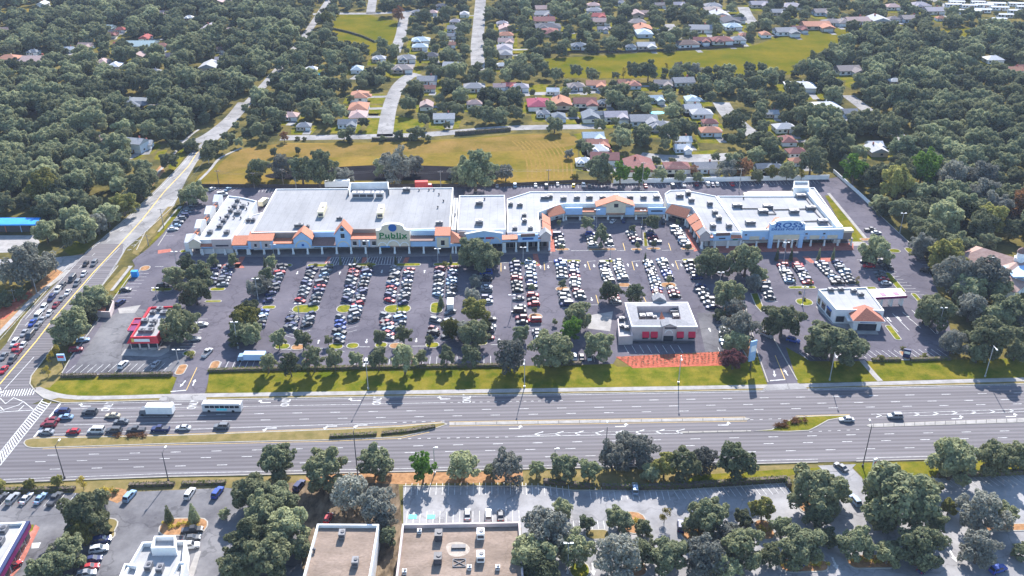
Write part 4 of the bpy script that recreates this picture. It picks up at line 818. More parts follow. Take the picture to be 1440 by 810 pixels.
for i in range(4): j = (i + 1) % 4; b.face([(*wl[i], H8 + .5), (*wl[j], H8 + .5), (*wl[j], 4), (*wl[i], 4)])
B8_.part('well_wall', b, M_WALLM); b = MB(); b.poly(wl, 4.05); B8_.part('roof', b, M_ROOF)
b = MB(); o2, _ = offset_line(ou, -.35, True)
for i in range(4):
    j = (i + 1) % 4; b.face([(*o2[i], H8 - .35), (*o2[j], H8 - .35), (*o2[j], H8 + .05), (*o2[i], H8 + .05)]); b.face([(*o2[i], H8 + .05), (*o2[j], H8 + .05), (*ou[j], H8 + .06), (*ou[i], H8 + .06)])
B8_.part('eaves', b, M_WALLW)
for x, y, q in ((370, 320, 2.2), (455, 315, 2.4), (515, 340, 1.5), (740, 255, 2.8), (770, 320, 2.4)): B8_.unit(*k86(x, y), 4.1, q, q, 1.3)
f = Fac(B8_, ou[0], ou[1], False); X8 = lambda x: 860 + x / 8.53; Y8 = lambda y: 410 + y / 8.53
for a, c in ((368, 450), (470, 553), (782, 866), (922, 1006)):
    q0, q1 = f.s_(X8(a), 3.5), f.s_(X8(c), 3.5); q = (q0 + q1) / 2; f.panel(q0 + .15, q1 - .15, .9, 3.0, M_GLASS, name='window'); z0, z1 = f.z_(q, Y8(545), -.9), f.z_(q, Y8(480), 0); g = MB(); P = f.p
    g.face([P(q0, -1.0, z0), P(q1, -1.0, z0), P(q1, 0, z1), P(q0, 0, z1)]); g.face([P(q0, 0, z0), P(q0, -1.0, z0), P(q0, 0, z1)]); g.face([P(q1, -1.0, z0), P(q1, 0, z0), P(q1, 0, z1)]); g.face([P(q0, -1.0, z0 - .3), P(q1, -1.0, z0 - .3), P(q1, -1.0, z0), P(q0, -1.0, z0)]); B8_.part('awning', g, M_CRIM)
q0, q1 = f.s_(X8(612)), f.s_(X8(758)); qm = (q0 + q1) / 2; za, ze = f.z_(qm, Y8(388), -1.2), f.z_(qm, Y8(415), -1.2)
g = MB(); f.prof(g, [(q0, 0), (q1, 0), (q1, ze), (qm, za), (q0, ze)], -1.2, 1.5); B8_.part('entry_gable', g, M_WALLM); f.panel(qm - 1.8, qm + 1.8, .1, 2.9, M_GLASS, t0=-1.22, name='door'); f.arch(qm, f.z_(qm, Y8(500), -1.2), 1.5, M_WALLW, t0=-1.22)
f.panel(qm - 1.6, qm + 2.6, f.z_(qm, Y8(446), -1.2), f.z_(qm, Y8(428), -1.2), M_SDARK, t0=-1.22, name='sign_panel')
for sg in (-1, 1):
    e = q0 - .5 if sg < 0 else q1 + .5; r = MB(); top = [P(e, -1.7, ze + .0), P(qm, -1.7, za + .3), P(qm, 3, za + .3), P(e, 3, ze)]
    r.face(top if sg < 0 else top[::-1]); bt = [(p[0], p[1], p[2] - .3) for p in top]; r.face(bt[::-1])
    for i in range(4): j = (i + 1) % 4; r.face([bt[i], bt[j], top[j], top[i]])
    B8_.part('gable_roof', r, MATS['grey_shingle'])
a = B8_.uv(*k86(600, 225), 8); c1, c2 = B8_.uv(*k86(558, 350), 5), B8_.uv(*k86(680, 355), 5); g = MB(); ap = (a.x, a.y, 7.6); r0 = ((c1.x + c2.x) / 2, c1.y, 7.0)
g.face([(c1.x, c1.y, 4.2), r0, ap, (c1.x + 1.2, a.y, 4.2)]); g.face([r0, (c2.x, c2.y, 4.2), (c2.x - 1.2, a.y, 4.2), ap]); g.face([(c1.x, c1.y, 4.2), (c2.x, c2.y, 4.2), r0]); B8_.part('red_roof_peak', g, M_TILE)
q0, q1 = B8_.uv(*k86(498, 130), H8), B8_.uv(*k86(658, 128), H8); g = MB(); fq = Fac(B8_, q0, q1, False); fq.prof(g, [(0, H8 - 1), (fq.L, H8 - 1), (fq.L, H8 + .6), (fq.L / 2, H8 + 2.2), (0, H8 + .6)], 0, 4); B8_.part('rear_gable', g, MATS['grey_shingle'])
an = [B8_.uv(*p, 3.6) for p in (k86(90, 540), k86(258, 532), k86(195, 300), k86(70, 330))]; B8_.block(an, 2.8, .9, M_WALLM, M_ROOF, wname='annexe_wall', rname='annexe_roof')
for x, y in ((120, 350), (120, 440), (180, 460)): B8_.unit(*k86(x, y), 2.8, 1.8, 1.6, 1.2)
f.slab(g := MB(), -2, f.L - 1, -1.9, -1.6, 0, 1.0); B8_.part('patio_rail', g, M_DARK)
for x in (0, .12, .24, .36, .48, .6, .72, .84): p0, p1 = B8_.world(*(f.A + f.d * (f.L * x - 3) - f.n * 3.2)), B8_.world(*(f.A + f.d * (f.L * x - 2) - f.n * 8.4)); dash(mk, p0, p1, .16)
# ---- bank with drive-through lanes
B9_ = Bld('bank', 'small white bank with a red tiled entrance roof and drive-through canopy', 'bank', (1174, 453)); h = 5.6
ft = [B9_.uv(*p, h + .5) for p in ((1176, 435), (1243.5, 436.5), (1218.5, 403.5), (1151, 406.5))]; B9_.block(ft, h, .5, M_WALLW, M_ROOF)
f = Fac(B9_, ft[0], ft[1], False); sd = Fac(B9_, ft[3], ft[0], False)
for a, c in ((.08, .2), (.3, .48), (.58, .8)): q = sd.panel(sd.L * a, sd.L * c, .8, 3.4, M_GLASS, name='window'); sd.panel(sd.L * a - .2, sd.L * c + .2, 3.4, 3.9, M_SBLUE if a > .5 else M_WALLM, t0=-.02, name='lintel', parent=q, th=.3)
for a, c in ((.03, .2), (.88, .97)): f.panel(f.L * a, f.L * c, .8, 3.2, M_GLASS, name='window')
q0, q1 = f.L * .27, f.L * .93; g = MB(); f.slab(g, q0 + .8, q1 - .8, -5, 0, 0, 4.6); B9_.part('entry_wall', g, M_WALLW)
P = f.p; g = MB(); qm = (q0 + q1) / 2; z0, z1 = 4.6, 7.6; c4 = [P(q0, -6, z0), P(q1, -6, z0), P(q1, 3, z0), P(q0, 3, z0)]; ap = P(qm, -1, z1); ap2 = P(qm, 1.5, z1)
g.face([c4[0], c4[1], ap]); g.face([c4[1], c4[2], ap2, ap]); g.face([c4[2], c4[3], ap2]); g.face([c4[3], c4[0], ap, ap2]); B9_.part('tile_roof', g, mat('brick_tile', (.36, .13, .08), var=.25, scale=2.5))
g = MB()
for s in range(4):
    a, c = c4[s], c4[(s + 1) % 4]; g.face([(a[0], a[1], z0 - .4), (c[0], c[1], z0 - .4), c, a])
B9_.part('eaves', g, M_WALLW)
f.panel(qm - 3.4, qm + 3.4, .2, 3.0, M_GLASS, t0=-5.02, name='door'); f.panel(qm - 2.8, qm + 2.8, 3.4, 4.1, M_SBLUE, t0=-5.02, name='sign_panel')
f.slab(g := MB(), qm - 3.8, qm + 3.8, -7.6, -5, 0, .25); B9_.part('entry_step', g, M_CONC)
for s in (-1, 1): f.slab(g := MB(), qm + s * 5.6 - 1.3, qm + s * 5.6 + 1.3, -3.6, 0, 3.0, 3.4); B9_.part('side_canopy', g, M_WALLW)
cn = [B9_.uv(*p, 4.8) for p in ((1230, 419), (1275, 416.5), (1266.5, 405.5), (1219, 407))]; g = MB(); g.prism(cn, 4.2, 4.9, True); B9_.part('canopy_roof', g, M_WALLW)
fc = Fac(B9_, cn[0], cn[1], False)
for i in range(5): fc.slab(g := MB(), .8 + i * (fc.L - 1.4) / 4.4, .8 + i * (fc.L - 1.4) / 4.4 + 2.0, 1, 3.4, 4.92, 5.02); B9_.part('canopy_panel', g, M_PURP if i % 2 else M_WALLM)
g = MB(); fc.slab(g, -.2, fc.L + .2, -.25, 0, 4.1, 5.1); B9_.part('canopy_fascia', g, M_PURP)
for q in (.3, .62, .95): fc.slab(g := MB(), fc.L * q - .45, fc.L * q + .45, 1, 3, 0, 4.2); B9_.part('column', g, M_WALLW)
for x, y in ((1168, 409.5), (1182, 409), (1200, 411), (1210, 416)): B9_.unit(x, y, h, 2.2, 1.6, 1.1)
walk('1150,431 1174,456', 2.0); sheet('pavement', GP('1170,456 1176,450 1195,456 1230,460 1224,466 1190,462'), .08, M_CONC)
# ---- hall with a cupola
hp = G(1362, 352, 6); hq = G(1446, 378, 6); hang = math.atan2(hq.y - hp.y, hq.x - hp.x)
B10_ = Bld('cupola_hall', 'brown roofed hall with a white cupola among oaks at the wood edge', 'hall', (1385, 372), hang)
A, C = B10_.loc(hp), B10_.loc(hq)
def gable_roof(b, x0, x1, y0, y1, ze, zr, th=.3, hip0=0.0, hip1=0.0, axis='x', par=None):
    ym = (y0 + y1) / 2
    q = [(x0, y0, ze), (x1, y0, ze), (x1 - hip1, ym, zr), (x0 + hip0, ym, zr), (x0, y1, ze), (x1, y1, ze)]
    if axis == 'y': q = [(p[1], p[0], p[2]) for p in q]
    fs = [(0, 1, 2, 3), (5, 4, 3, 2), (4, 0, 3), (1, 5, 2)]
    for f_ in fs: b.face([q[i] for i in (f_ if axis == 'x' else f_[::-1])])
    b.face([(p[0], p[1], p[2] - th) for p in (q[0], q[4], q[5], q[1])])
    for i, j in ((0, 1), (1, 5), (5, 4), (4, 0)): b.face([(q[i][0], q[i][1], ze - th), (q[j][0], q[j][1], ze - th), q[j], q[i]])
M_BROOF = mat('brown_shingle', (.30, .20, .17), col2=(.38, .27, .23), scale=.8, rough=.9, speck=.12)
x0, x1 = A.x - 2, C.x + 6; b = MB(); b.prism([Vector(p) for p in ((x0 + 1, A.y - 8), (x1, A.y - 8), (x1, A.y + 10), (x0 + 1, A.y + 10))], 0, 4.2); B10_.part('wall', b, M_WALLW)
b = MB(); gable_roof(b, x0, x1, A.y - 9, A.y + 11, 4.2, 8.6, hip0=7); B10_.part('roof', b, M_BROOF)
xc = x0 + (x1 - x0) * .68; b = MB(); b.prism([Vector(p) for p in ((xc - 7, A.y - 20), (xc + 7, A.y - 20), (xc + 7, A.y), (xc - 7, A.y))], 0, 4.2); B10_.part('wing_wall', b, M_WALLW)
b = MB(); gable_roof(b, A.y - 21, A.y + 1, xc - 8, xc + 8, 4.2, 8.2, hip0=6, axis='y'); B10_.part('wing_roof', b, M_BROOF)
b = MB(); b.tube([(xc, A.y + 1, 7.4), (xc, A.y + 1, 9.4)], 2.3, 8); b.tube([(xc, A.y + 1, 9.4), (xc, A.y + 1, 11.6)], 1.6, 8); cup = B10_.part('cupola', b, M_WALLW)
b = MB(); b.tube([(xc, A.y + 1, 11.6), (xc, A.y + 1, 12.6), (xc, A.y + 1, 13.4), (xc, A.y + 1, 13.9)], [1.9, 1.6, .9, .1], 8); b.build('dome', M_TILEB, cup)
b = MB(); b.tube([(x0 + 14, A.y - 5, 5.2), (x0 + 14, A.y - 5, 7.4)], .9, 6); b.tube([(x0 + 14, A.y - 5, 7.4), (x0 + 14, A.y - 5, 8.2)], [1.3, 1.1], 6); B10_.part('roof_lantern', b, M_WALLW)
Bq = Bld('arched_porch', 'blue-grey porch with tall white arches beside the cupola hall', 'porch', (1419, 412)); p0 = Bq.uv(1419, 412)
fq = Fac(Bq, p0, p0 + Vector((22, 0)), False); b = MB(); fq.slab(b, 0, 22, .6, 9, 0, 7.0); Bq.part('wall', b, mat('slate_blue_wall', (.22, .27, .36), var=.1))
for i in range(5): b = MB(); fq.slab(b, i * 5.2, i * 5.2 + .7, -.1, .7, 0, 5.6); Bq.part('column', b, M_WALLW); fq.arch(i * 5.2 + 2.95, 4.6, 2.6, M_WALLW, t0=.55)
b = MB(); fq.slab(b, -.4, 22.4, -.4, 9.4, 7.0, 7.5); Bq.part('roof', b, M_WALLB)
# ---- blue service canopy and its shed
Bc = Bld('service_canopy', 'long bright blue canopy on thin posts over a pale forecourt by the wood', 'canopy', (0, 330), R(3)); q = [Bc.uv(*p, 4.6) for p in ((-90, 316.8), (50.5, 315.6), (57, 306.2), (-80, 307))]
b = MB(); b.prism(q, 4.0, 4.7, True); Bc.part('canopy_roof', b, M_BLUE)
for i in range(7): p_ = q[0].lerp(q[1], .04 + i * .155) + Vector((0, 2.0)); b = MB(); b.tube([(*p_, 0), (*p_, 4)], .22, 6); Bc.part('post', b, M_WALLB if i % 2 else M_TILE)
b = MB(); q2 = [Bc.uv(*p, 3) for p in ((-90, 318.5), (40, 317.5), (44, 312), (-80, 312))]; b.prism(q2, 0, 3.8); Bc.part('back_wall', b, M_DARK)
# ---- foreground buildings
def flat_block(name, label, cat, origin, pts, h, par, wm, rm, ang=ANG, t=.5):
    B = Bld(name, label, cat, origin, ang); B.block([B.uv(*p, h + par) for p in pts], h, par, wm, rm, t=t); return B
B11_ = flat_block('flat_roofed_office', 'narrow brown flat roofed building with thick white parapets under the near oaks', 'office building', (445, 760), [(424 - 6, 840), (516, 840), (533, 737), (446, 736.5)], 5.4, 1.0, M_WALLW, M_ROOFB, t=.45)
for x, y in ((481.5, 755), (500, 794)): B11_.unit(x, y, 5.4, 1.6, 2.2, 1.5)
B11_.vent(442, 776, 5.4)
B12_ = flat_block('flat_roofed_shop', 'broad brown flat roofed shop with four square units and a scuffed pale patch', 'shop building', (566, 765), [(553, 840), (738, 840), (731.5, 733.5), (565.5, 736.5)], 5.4, 1.2, M_WALLM, M_ROOFB, t=.5)
for x, y in ((617, 757), (616, 790)): B12_.unit(x, y, 5.4, 2.0, 2.6, 1.8, M_DARK)
for x, y in ((676, 755), (676, 787)): B12_.unit(x, y, 5.4, 2.0, 2.4, 1.8, M_WALLW)
for x, y in ((590, 749), (569, 806), (700, 800), (660, 800)): B12_.unit(x, y, 5.4, 1.1, 1.1, .7, M_WALLW)
b = MB(); b.poly([v for v in smooth([B12_.uv(*p, 5.41) for p in ((628, 766), (640, 762), (654, 764), (661, 772), (655, 780), (640, 783), (630, 778))], 4)], 5.415); B12_.part('worn_patch', b, mat('scuffed_roof', (.30, .25, .21), col2=(.42, .37, .31), scale=1.2, rough=.95, speck=.3))
c = B12_.uv(645, 770, 5.4); b = MB(); b.box((c.x, c.y, 5.7), (3.6, 1.3, .5)); B12_.part('roof_hatch', b, M_DARK)
c = B12_.uv(646, 792, 5.4); b = MB()
for r_ in (.6, -.6): b.box((c.x, c.y, 5.55), (3.8, .12, .2), r_)
for dx, dy, w3, d3 in ((0, 1.3, 3.2, .12), (0, -1.3, 3.2, .12), (1.6, 0, .12, 2.6), (-1.6, 0, .12, 2.6)): b.box((c.x + dx, c.y + dy, 5.55), (w3, d3, .22))
B12_.part('skylight_frame', b, M_UNIT)
B13_ = flat_block('taco_restaurant', 'white parapet walled restaurant with a raised rear tower by the near car park', 'restaurant', (200, 790), [(148, 850), (268 - 15, 850), (261.5, 759.5), (200, 762)], 4.8, 1.3, M_WALLW, M_ROOF)
B13_.block([B13_.uv(*p, 7.4) for p in ((212, 771), (247, 770.5), (247, 753.5), (217, 754))], 6.2, 1.3, M_WALLW, M_ROOF, wname='tower_wall', rname='tower_roof')
c0, c1 = B13_.uv(215, 772, 5.5), B13_.uv(245, 771, 5.5); ft_ = Fac(B13_, c0, c1, False)
for i in range(4): ft_.panel(ft_.L * (.28 + .13 * i), ft_.L * (.37 + .13 * i), 5.3, 6.3, M_SDARK, t0=-.05, name='vent')
for pts in (((167, 812), (190, 812), (196, 795), (175, 792)), ((238, 812), (255, 812), (262, 790), (250, 790))): B13_.block([B13_.uv(*p, 6.4) for p in pts], 5.2, 1.2, M_WALLW, M_ROOF, wname='side_tower_wall', rname='side_tower_roof')
for x, y in ((210, 800), (226, 803)): B13_.unit(x, y, 4.8, 1.6, 2.2, 1.4)
sheet('pavement', GP('262,812 276,775 283,775 272,812'), .06, M_CONC)
B14_ = flat_block('purple_banded_restaurant', 'white roofed restaurant with purple and blue band at the near corner', 'restaurant', (20, 760), [(-40, 850), (-30, 850), (36, 733.5), (-60, 738)], 5.0, .8, M_WALLW, M_ROOF)
B14_.part('roof', MB(), M_ROOF) if False else None
fe = Fac(B14_, B14_.uv(-30, 850, 5.8), B14_.uv(36, 733.5, 5.8), False); g = MB(); fe.slab(g, 0, fe.L + .3, -.9, 0, 3.6, 5.4); B14_.part('purple_band', g, M_PURP); g = MB(); fe.slab(g, 0, fe.L + .3, -1.0, -.1, 5.4, 5.75); B14_.part('blue_stripe', g, M_NAVY)
for i in range(9): fe.panel(fe.L * i / 9 + .3, fe.L * (i + 1) / 9 - .3, .5, 3.0, M_GLASS, name='window')
for x, y in ((5, 748), (0, 764)): B14_.unit(x, y, 5.0, 2.2, 2.2, 1.2)
sheet('red_paving', GP('-20,810 14,790 50,738 56,742 28,800 0,830'), .07, M_BRICKP); sheet('lawn', GP('40,738 48,738 46,746 40,750'), .08, M_LAWN); mk.poly(GP('45,764 58,763 54,771 44,772'), ZM)
# ================================================================== WALLS, FENCES, HEDGES
def wall_thing(name, label, line, h, th, m, panel=None, group=None):
    pts = line; r = empty(name, pts[0], 0, label, 'wall', group); o = Vector(pts[0]); k = 0
    for a, c in zip(pts, pts[1:]):
        L = (c - a).length; n = max(1, round(L / (panel or L)))
        for i in range(n):
            p, q = a.lerp(c, i / n), a.lerp(c, (i + 1) / n); d = (q - p).normalized(); b = MB(); m_ = (p + q) / 2 - o; b.box((m_.x, m_.y, h / 2 + .05), ((q - p).length - .35, th, h - .1), math.atan2(d.y, d.x)); b.build('wall_panel', m, r)
            b = MB(); e = p - o; b.box((e.x, e.y, h / 2 + .06), (.4, th + .14, h + .12), math.atan2(d.y, d.x)); b.build('pier', m, r)
    return r
wall_thing('perimeter_wall', 'long white boundary wall behind the back service lane', GP('863,258.2 960,256.5 1166,252.4'), 2.6, .25, M_WALLW, 7)
wall_thing('perimeter_wall', 'pale slanting boundary wall between the side lane and the wood', GP('1172,243 1206,273 1236,301'), 1.9, .25, M_WALLW, 6)
wall_thing('board_fence', 'long dark board fence between the supermarket yard and the pond field', GP('282,263.5 390,264 560,263.5 702,263 806,257.6 860,258'), 1.9, .12, M_FENCE, 5)
leafq = []
def leaf_cloud(b, fn, n, size, flat=.0, up=.35):
    for _ in range(n):
        p, nr = fn(); nr = (nr + Vector((rnd.gauss(0, .6), rnd.gauss(0, .6), rnd.gauss(0, .6) + up))).normalized(); x = nr.orthogonal().normalized(); a = rnd.random() * 6.28
        y = nr.cross(x); x, y = x * math.cos(a) + y * math.sin(a), y * math.cos(a) - x * math.sin(a); s = size * rnd.uniform(.6, 1.3)
        b.face([p - x * s, p - y * s * .75 + nr * s * .2, p + x * s, p + y * s * .75])
L_OAK = leafmat('oak_leaves', (.076, .095, .060), (.38, .39, .215)); L_GREY = leafmat('grey_leaves', (.10, .108, .10), (.34, .34, .28)); L_OLIVE = leafmat('olive_leaves', (.095, .10, .035), (.33, .31, .10)); L_DARK = leafmat('dark_leaves', (.060, .080, .056), (.29, .315, .17))
L_HEDGE = leafmat('hedge_leaves', (.05, .075, .015), (.16, .19, .04)); L_RUST = leafmat('rust_leaves', (.16, .075, .04), (.30, .17, .08)); L_BRIGHT = leafmat('bright_leaves', (.06, .13, .02), (.15, .24, .05)); L_YELL = leafmat('yellow_leaves', (.18, .15, .02), (.36, .28, .05)); L_PURPLE = leafmat('purple_leaves', (.06, .025, .03), (.12, .05, .05))
def hedge(label, line, h=1.1, wd=1.3, m=None, group=None):
    r = empty('clipped_hedge', line[0], 0, label, 'hedge', group); o = Vector(line[0]); b = MB(); b2 = MB()
    for a, c in zip(line, line[1:]):
        d = (c - a); L = d.length; d = d / L; n = Vector((-d.y, d.x)); mm = (a + c) / 2 - o; b2.box((mm.x, mm.y, h * .46), (L, wd * .8, h * .92), math.atan2(d.y, d.x))
        def fn():
            s = rnd.random() * L; e = rnd.random()
            if e < .45: t, z, nr = rnd.uniform(-.5, .5) * wd, h + rnd.gauss(0, .06), Vector((0, 0, 1))
            else: sg = 1 if e < .6 else -1; t, z, nr = sg * wd / 2, rnd.random() * h, Vector((n.x * sg, n.y * sg, 0))
            q = a - o + d * s + n * t; return Vector((q.x, q.y, z)), nr
        leaf_cloud(b, fn, int(L * 16), .22)
    b2.build('stems', M_TRUNK, r); b.build('foliage', m or L_HEDGE, r); return r
for lb, t, h_ in (('clipped hedge below the burger restaurant car park, beside the street corner', '86,530.5 136,529.5', 1.2), ('clipped hedge below the burger restaurant car park, ending at the entry drive', '140,529.5 243,528', 1.2),
              ('long clipped hedge along the boulevard lawn below the main car park', '293,522.5 360,520.5 540,517.5 712,515', 1.1), ('short hedge between the two big oak shadows near the bistro', '790,513 818,512.4', 1.1),
              ('clipped hedge below the bank car park, beyond the footpath', '1226,507.5 1266,507', 1.1), ('clipped hedge below the bank car park, by the dark sign', '1280,507 1336,505.5', 1.1),
              ('dark hedge on the median, long clipped piece', '464,615 530,611.5', 1.0), ('dark hedge on the median, tapering end', '537,611 580,606.5 612,601', .9),
              ('low hedge beside the near car park, at the frame corner with small trees', '-40,692 40,690.5 106,689', 1.2), ('low hedge in the near verge, between kerb and bays', '182,684 246,682', 1.1), ('low hedge in the near verge, towards the near oaks', '256,681.5 318,680', 1.0),
              ('short hedge before the pale car park, west piece', '764,679 796,682', 1.5), ('short hedge before the pale car park, with a bright top', '802,683 836,687', 1.5), ('long dark hedge before the pale car park', '846,687 905,688 952,686 1060,679 1106,676', 1.7),
              ('hedge beside the pale car park, turning towards the street', '1106,676 1110,686', 1.7), ('hedge by the far bays under the large oaks', '1318,671 1440,666 1540,662', 1.5), ('dark garden hedge along the brown field, long piece', '640,190 718,184', 2.2), ('dark garden hedge along the brown field, short piece', '523,197.5 585,197', 1.8),
              ('dark curved hedge across the small meadow', '467,41 490,46 510,52 528,60', 1.6)):
    hedge(lb, GP(t), h_, 1.5)
for lb, t in (('dark back fence of the gardens behind the meadow', '763,75 880,74 958,71 1046,66'),): wall_thing('garden_fence', lb, GP(t), 1.8, .12, M_FENCE, 8)
# planted rows in the red bed, ground cover
b = MB()
for i in range(30):
    for j in range(5):
        a_, c_ = G(872 + i * 5.7, 501.5 - i * .2 + j * 3.1), 0
        if not inside(a_, BED): continue
        a_ = a_ + Vector((rnd.gauss(0, .25), rnd.gauss(0, .2)))
        leaf_cloud(b, lambda: (Vector((a_.x + rnd.gauss(0, .2), a_.y + rnd.gauss(0, .2), .3 + rnd.random() * .35)), Vector((0, 0, 1))), 9, .17)
b.build('bedding_plants', L_DARK, kind='stuff')
b = MB()
for cx, cy, n in ((190, 613.5, 14), (1098, 600, 12), (1112, 595, 10), (1125, 592, 9)):
    for i in range(n):
        c = G(cx + rnd.uniform(-1, 1) * (28 if n == 14 else 9), cy + rnd.uniform(-2, 2))
        leaf_cloud(b, lambda: (Vector((c.x + rnd.gauss(0, .5), c.y + rnd.gauss(0, .4), .3 + rnd.random() * .7)), Vector((0, 0, 1))), 40, .2)
b.build('median_shrubbery', L_RUST, kind='stuff')
b = MB()
for cx, cy, w_ in ((258, 740, 28), (1130, 794, 36), (1226, 789, 36), (1145, 705, 16), (1075, 745, 10), (975, 752, 14), (890, 735, 12), (1040, 672, 14), (1230, 682, 8), (1232, 700, 6), (150, 690, 10)):
    for i in range(int(w_ * .8)):
        c = G(cx + rnd.uniform(-1, 1) * w_, cy + rnd.uniform(-3.5, 3.5)); leaf_cloud(b, lambda: (Vector((c.x + rnd.gauss(0, .3), c.y + rnd.gauss(0, .3), .3 + rnd.random() * .5)), Vector((0, 0, 1))), 26, .2)
b.build('bed_shrubbery', L_YELL, kind='stuff')
# ================================================================== POLES AND SIGNS
def hz(px, py, pyt): return max(3.0, zsolve(G(px, py).y, pyt))
def lamp_post(px, py, pyt, label, arm=0.0, adir=-90, double=False, m=None, group='street and car park lamps', hh=None):
    c = G(px, py); H = hh or hz(px, py, pyt); r = empty('lamp_post', c, 0, label, 'lamp post', group)
    b = MB(); b.tube([(0, 0, 0), (0, 0, H)], [.17, .11], 7); b.tube([(0, 0, 0), (0, 0, .7)], .32, 8); b.build('pole', m or M_METAL, r)
    for s in ((-1, 1) if double else (1,)):
        a = R(adir); dx, dy = math.cos(a) * arm * s, math.sin(a) * arm * s
        b = MB(); b.tube([(0, 0, H - .25), (dx * .5, dy * .5, H), (dx, dy, H + .1)], .07, 5); b.build('arm', m or M_METAL, r)
        b = MB(); b.box((dx, dy, H + .08), (.9, .45, .22), a); b.build('lamp_head', M_WALLW, r)
    return r
for i, (x, y, t) in enumerate(((518, 547.5, 512), (737.5, 545, 486), (954, 539, 508), (1166.5, 535, 501), (1385, 530, 484))):
    lamp_post(x, y, t, f'pale curved street lamp on the boulevard lawn, {ordw(i)} from the side street', 2.6, -96, hh=11 if i not in (4,) else 12.5)
for i, (x, y, t) in enumerate(((91, 673, 625), (237, 677, 638), (851, 650, 605), (1213, 656, 588))):
    lamp_post(x, y, t, f'dark roadside pole on the near kerb of the boulevard, {ordw(i)} from the junction', 2.4, 85, m=M_DARK, hh=[12, 10.5, 13, 15][i])
lamp_post(503, 668, 597, 'tall dark steel pole between the near oaks by the kerb', 1.6, 80, m=M_DARK, hh=16)
for x, y, t, lb in ((611.5, 666, 629.5, 'short lamp with white globe head on the near verge, beside a small pale tree'), (780, 655, 631, 'short lamp with white globe head on the near verge, behind a round oak'), (798, 806, 764, 'twin headed white lamp in the pale near car park'), (1142, 712, 689, 'twin headed white lamp behind the big oak by the near entrance')):
    lamp_post(x, y, t, lb, .8, 0, 'twin' in lb, group=None)
lots = [(363, 421, 392), (421, 447, 427), (385.5, 361, 344), (517, 369, 339), (616, 369.5, 350), (735.5, 370, 348), (838.6, 320, 295), (902.5, 321, 296), (858, 366, 346), (1102, 368, 341), (1011, 407, 383), (1128, 430, 404), (1318, 469, 433), (1265, 328, 300), (222, 424, 405), (249, 376, 354), (251, 510, 492), (335, 490, 453), (497, 395, 372), (720, 440, 415), (559, 436, 415)]
where = ['in the first tree strip, near the shops', 'on the grass island in the second bay', 'before the low tile roof of the supermarket', 'before the supermarket sign gable', 'before the supermarket end tower', 'before the beige end gable', 'in the forecourt by the first round tree', 'in the forecourt by the third round tree', 'on the forecourt kerb island', 'before the blue clothing store doors', 'by the oaks along the bistro drive', 'on the round island beside the bank', 'among oaks beyond the bank lanes', 'at the wood edge by the side lane', 'behind the burger restaurant', 'by the corner shops crossing', 'below the burger restaurant patio', 'in the shrubs at the entry drive', 'within the third bay', 'within the seventh bay', 'on the island of the fourth bay']
for (x, y, t), wv in zip(lots, where): lamp_post(x, y, t, f'pale car park lamp {wv}', .9, 0, True)
def utility_pole(px, py, pyt, label, wood=True):
    c = G(px, py); H = hz(px, py, pyt); r = empty('utility_pole', c, 0, label, 'utility pole', 'utility poles'); b = MB(); b.tube([(0, 0, 0), (0, 0, H)], [.22, .13], 7); b.build('pole', M_WOOD if wood else M_CONC, r)
    b = MB(); b.box((0, 0, H - .7), (2.6, .14, .16), R(1.6)); b.build('crossarm', M_WOOD, r)
    for s in (-1.1, -.5, .5, 1.1): b = MB(); b.tube([(s, 0, H - .62), (s, 0, H - .3)], [.09, .05], 5); b.build('insulator', M_METAL, r)
ups = [(308, 261, 239, 1), (358, 265.5, 242, 1), (399, 263.5, 237, 1), (416.7, 265.5, 240, 0), (549, 263, 238, 1), (620, 263.5, 240, 0), (682, 265.5, 233, 1), (771, 264.5, 238, 1), (844.5, 257.5, 231, 0), (902.5, 268, 228, 0), (1039, 270, 236, 0)]
for i, (x, y, t, wd_) in enumerate(ups): utility_pole(x, y, t, f'{"wooden" if wd_ else "pale concrete"} utility pole behind the shops, {ordw(i)} along from the side street', wd_)
def wires(label, pts):
    r = empty('power_line', (*pts[0][:2], 0), 0, label, 'power line'); o = Vector(pts[0])
    for a, c in zip(pts, pts[1:]):
        for s in (-1.0, 1.0):
            b = MB(); b.tube([Vector(a).lerp(Vector(c), t) - Vector((o.x, o.y, 0)) + Vector((0, s, -1.2 * math.sin(math.pi * t))) for t in (0, .25, .5, .75, 1)], .035, 4, False); b.build('wire', M_DARK, r)
wires('sagging power line strung behind the shops', [(*G(x, y), hz(x, y, t) - .5) for x, y, t, w_ in ups])
sps = [(230.6, 321, 293), (254, 288, 266), (209, 346, 330), (119, 342, 318), (79, 382, 356), (52, 413, 392), (21, 424, 407), (294, 230, 217)]
swh = ['on the far verge beside the corner shops', 'at the rear lane mouth', 'on the lower verge by the shop entry', 'at the wood corner across from the shops', 'at the canopy forecourt mouth', 'on the orange verge', 'by the red mulch bed', 'at the edge of the brown field']
for (x, y, t), wv in zip(sps, swh): utility_pole(x, y, t, f'utility pole along the side street, {wv}', False)
wires('power line along the side street', [(*G(x, y), hz(x, y, t) - .5) for x, y, t in (sps[4], sps[3], sps[1], sps[7])])
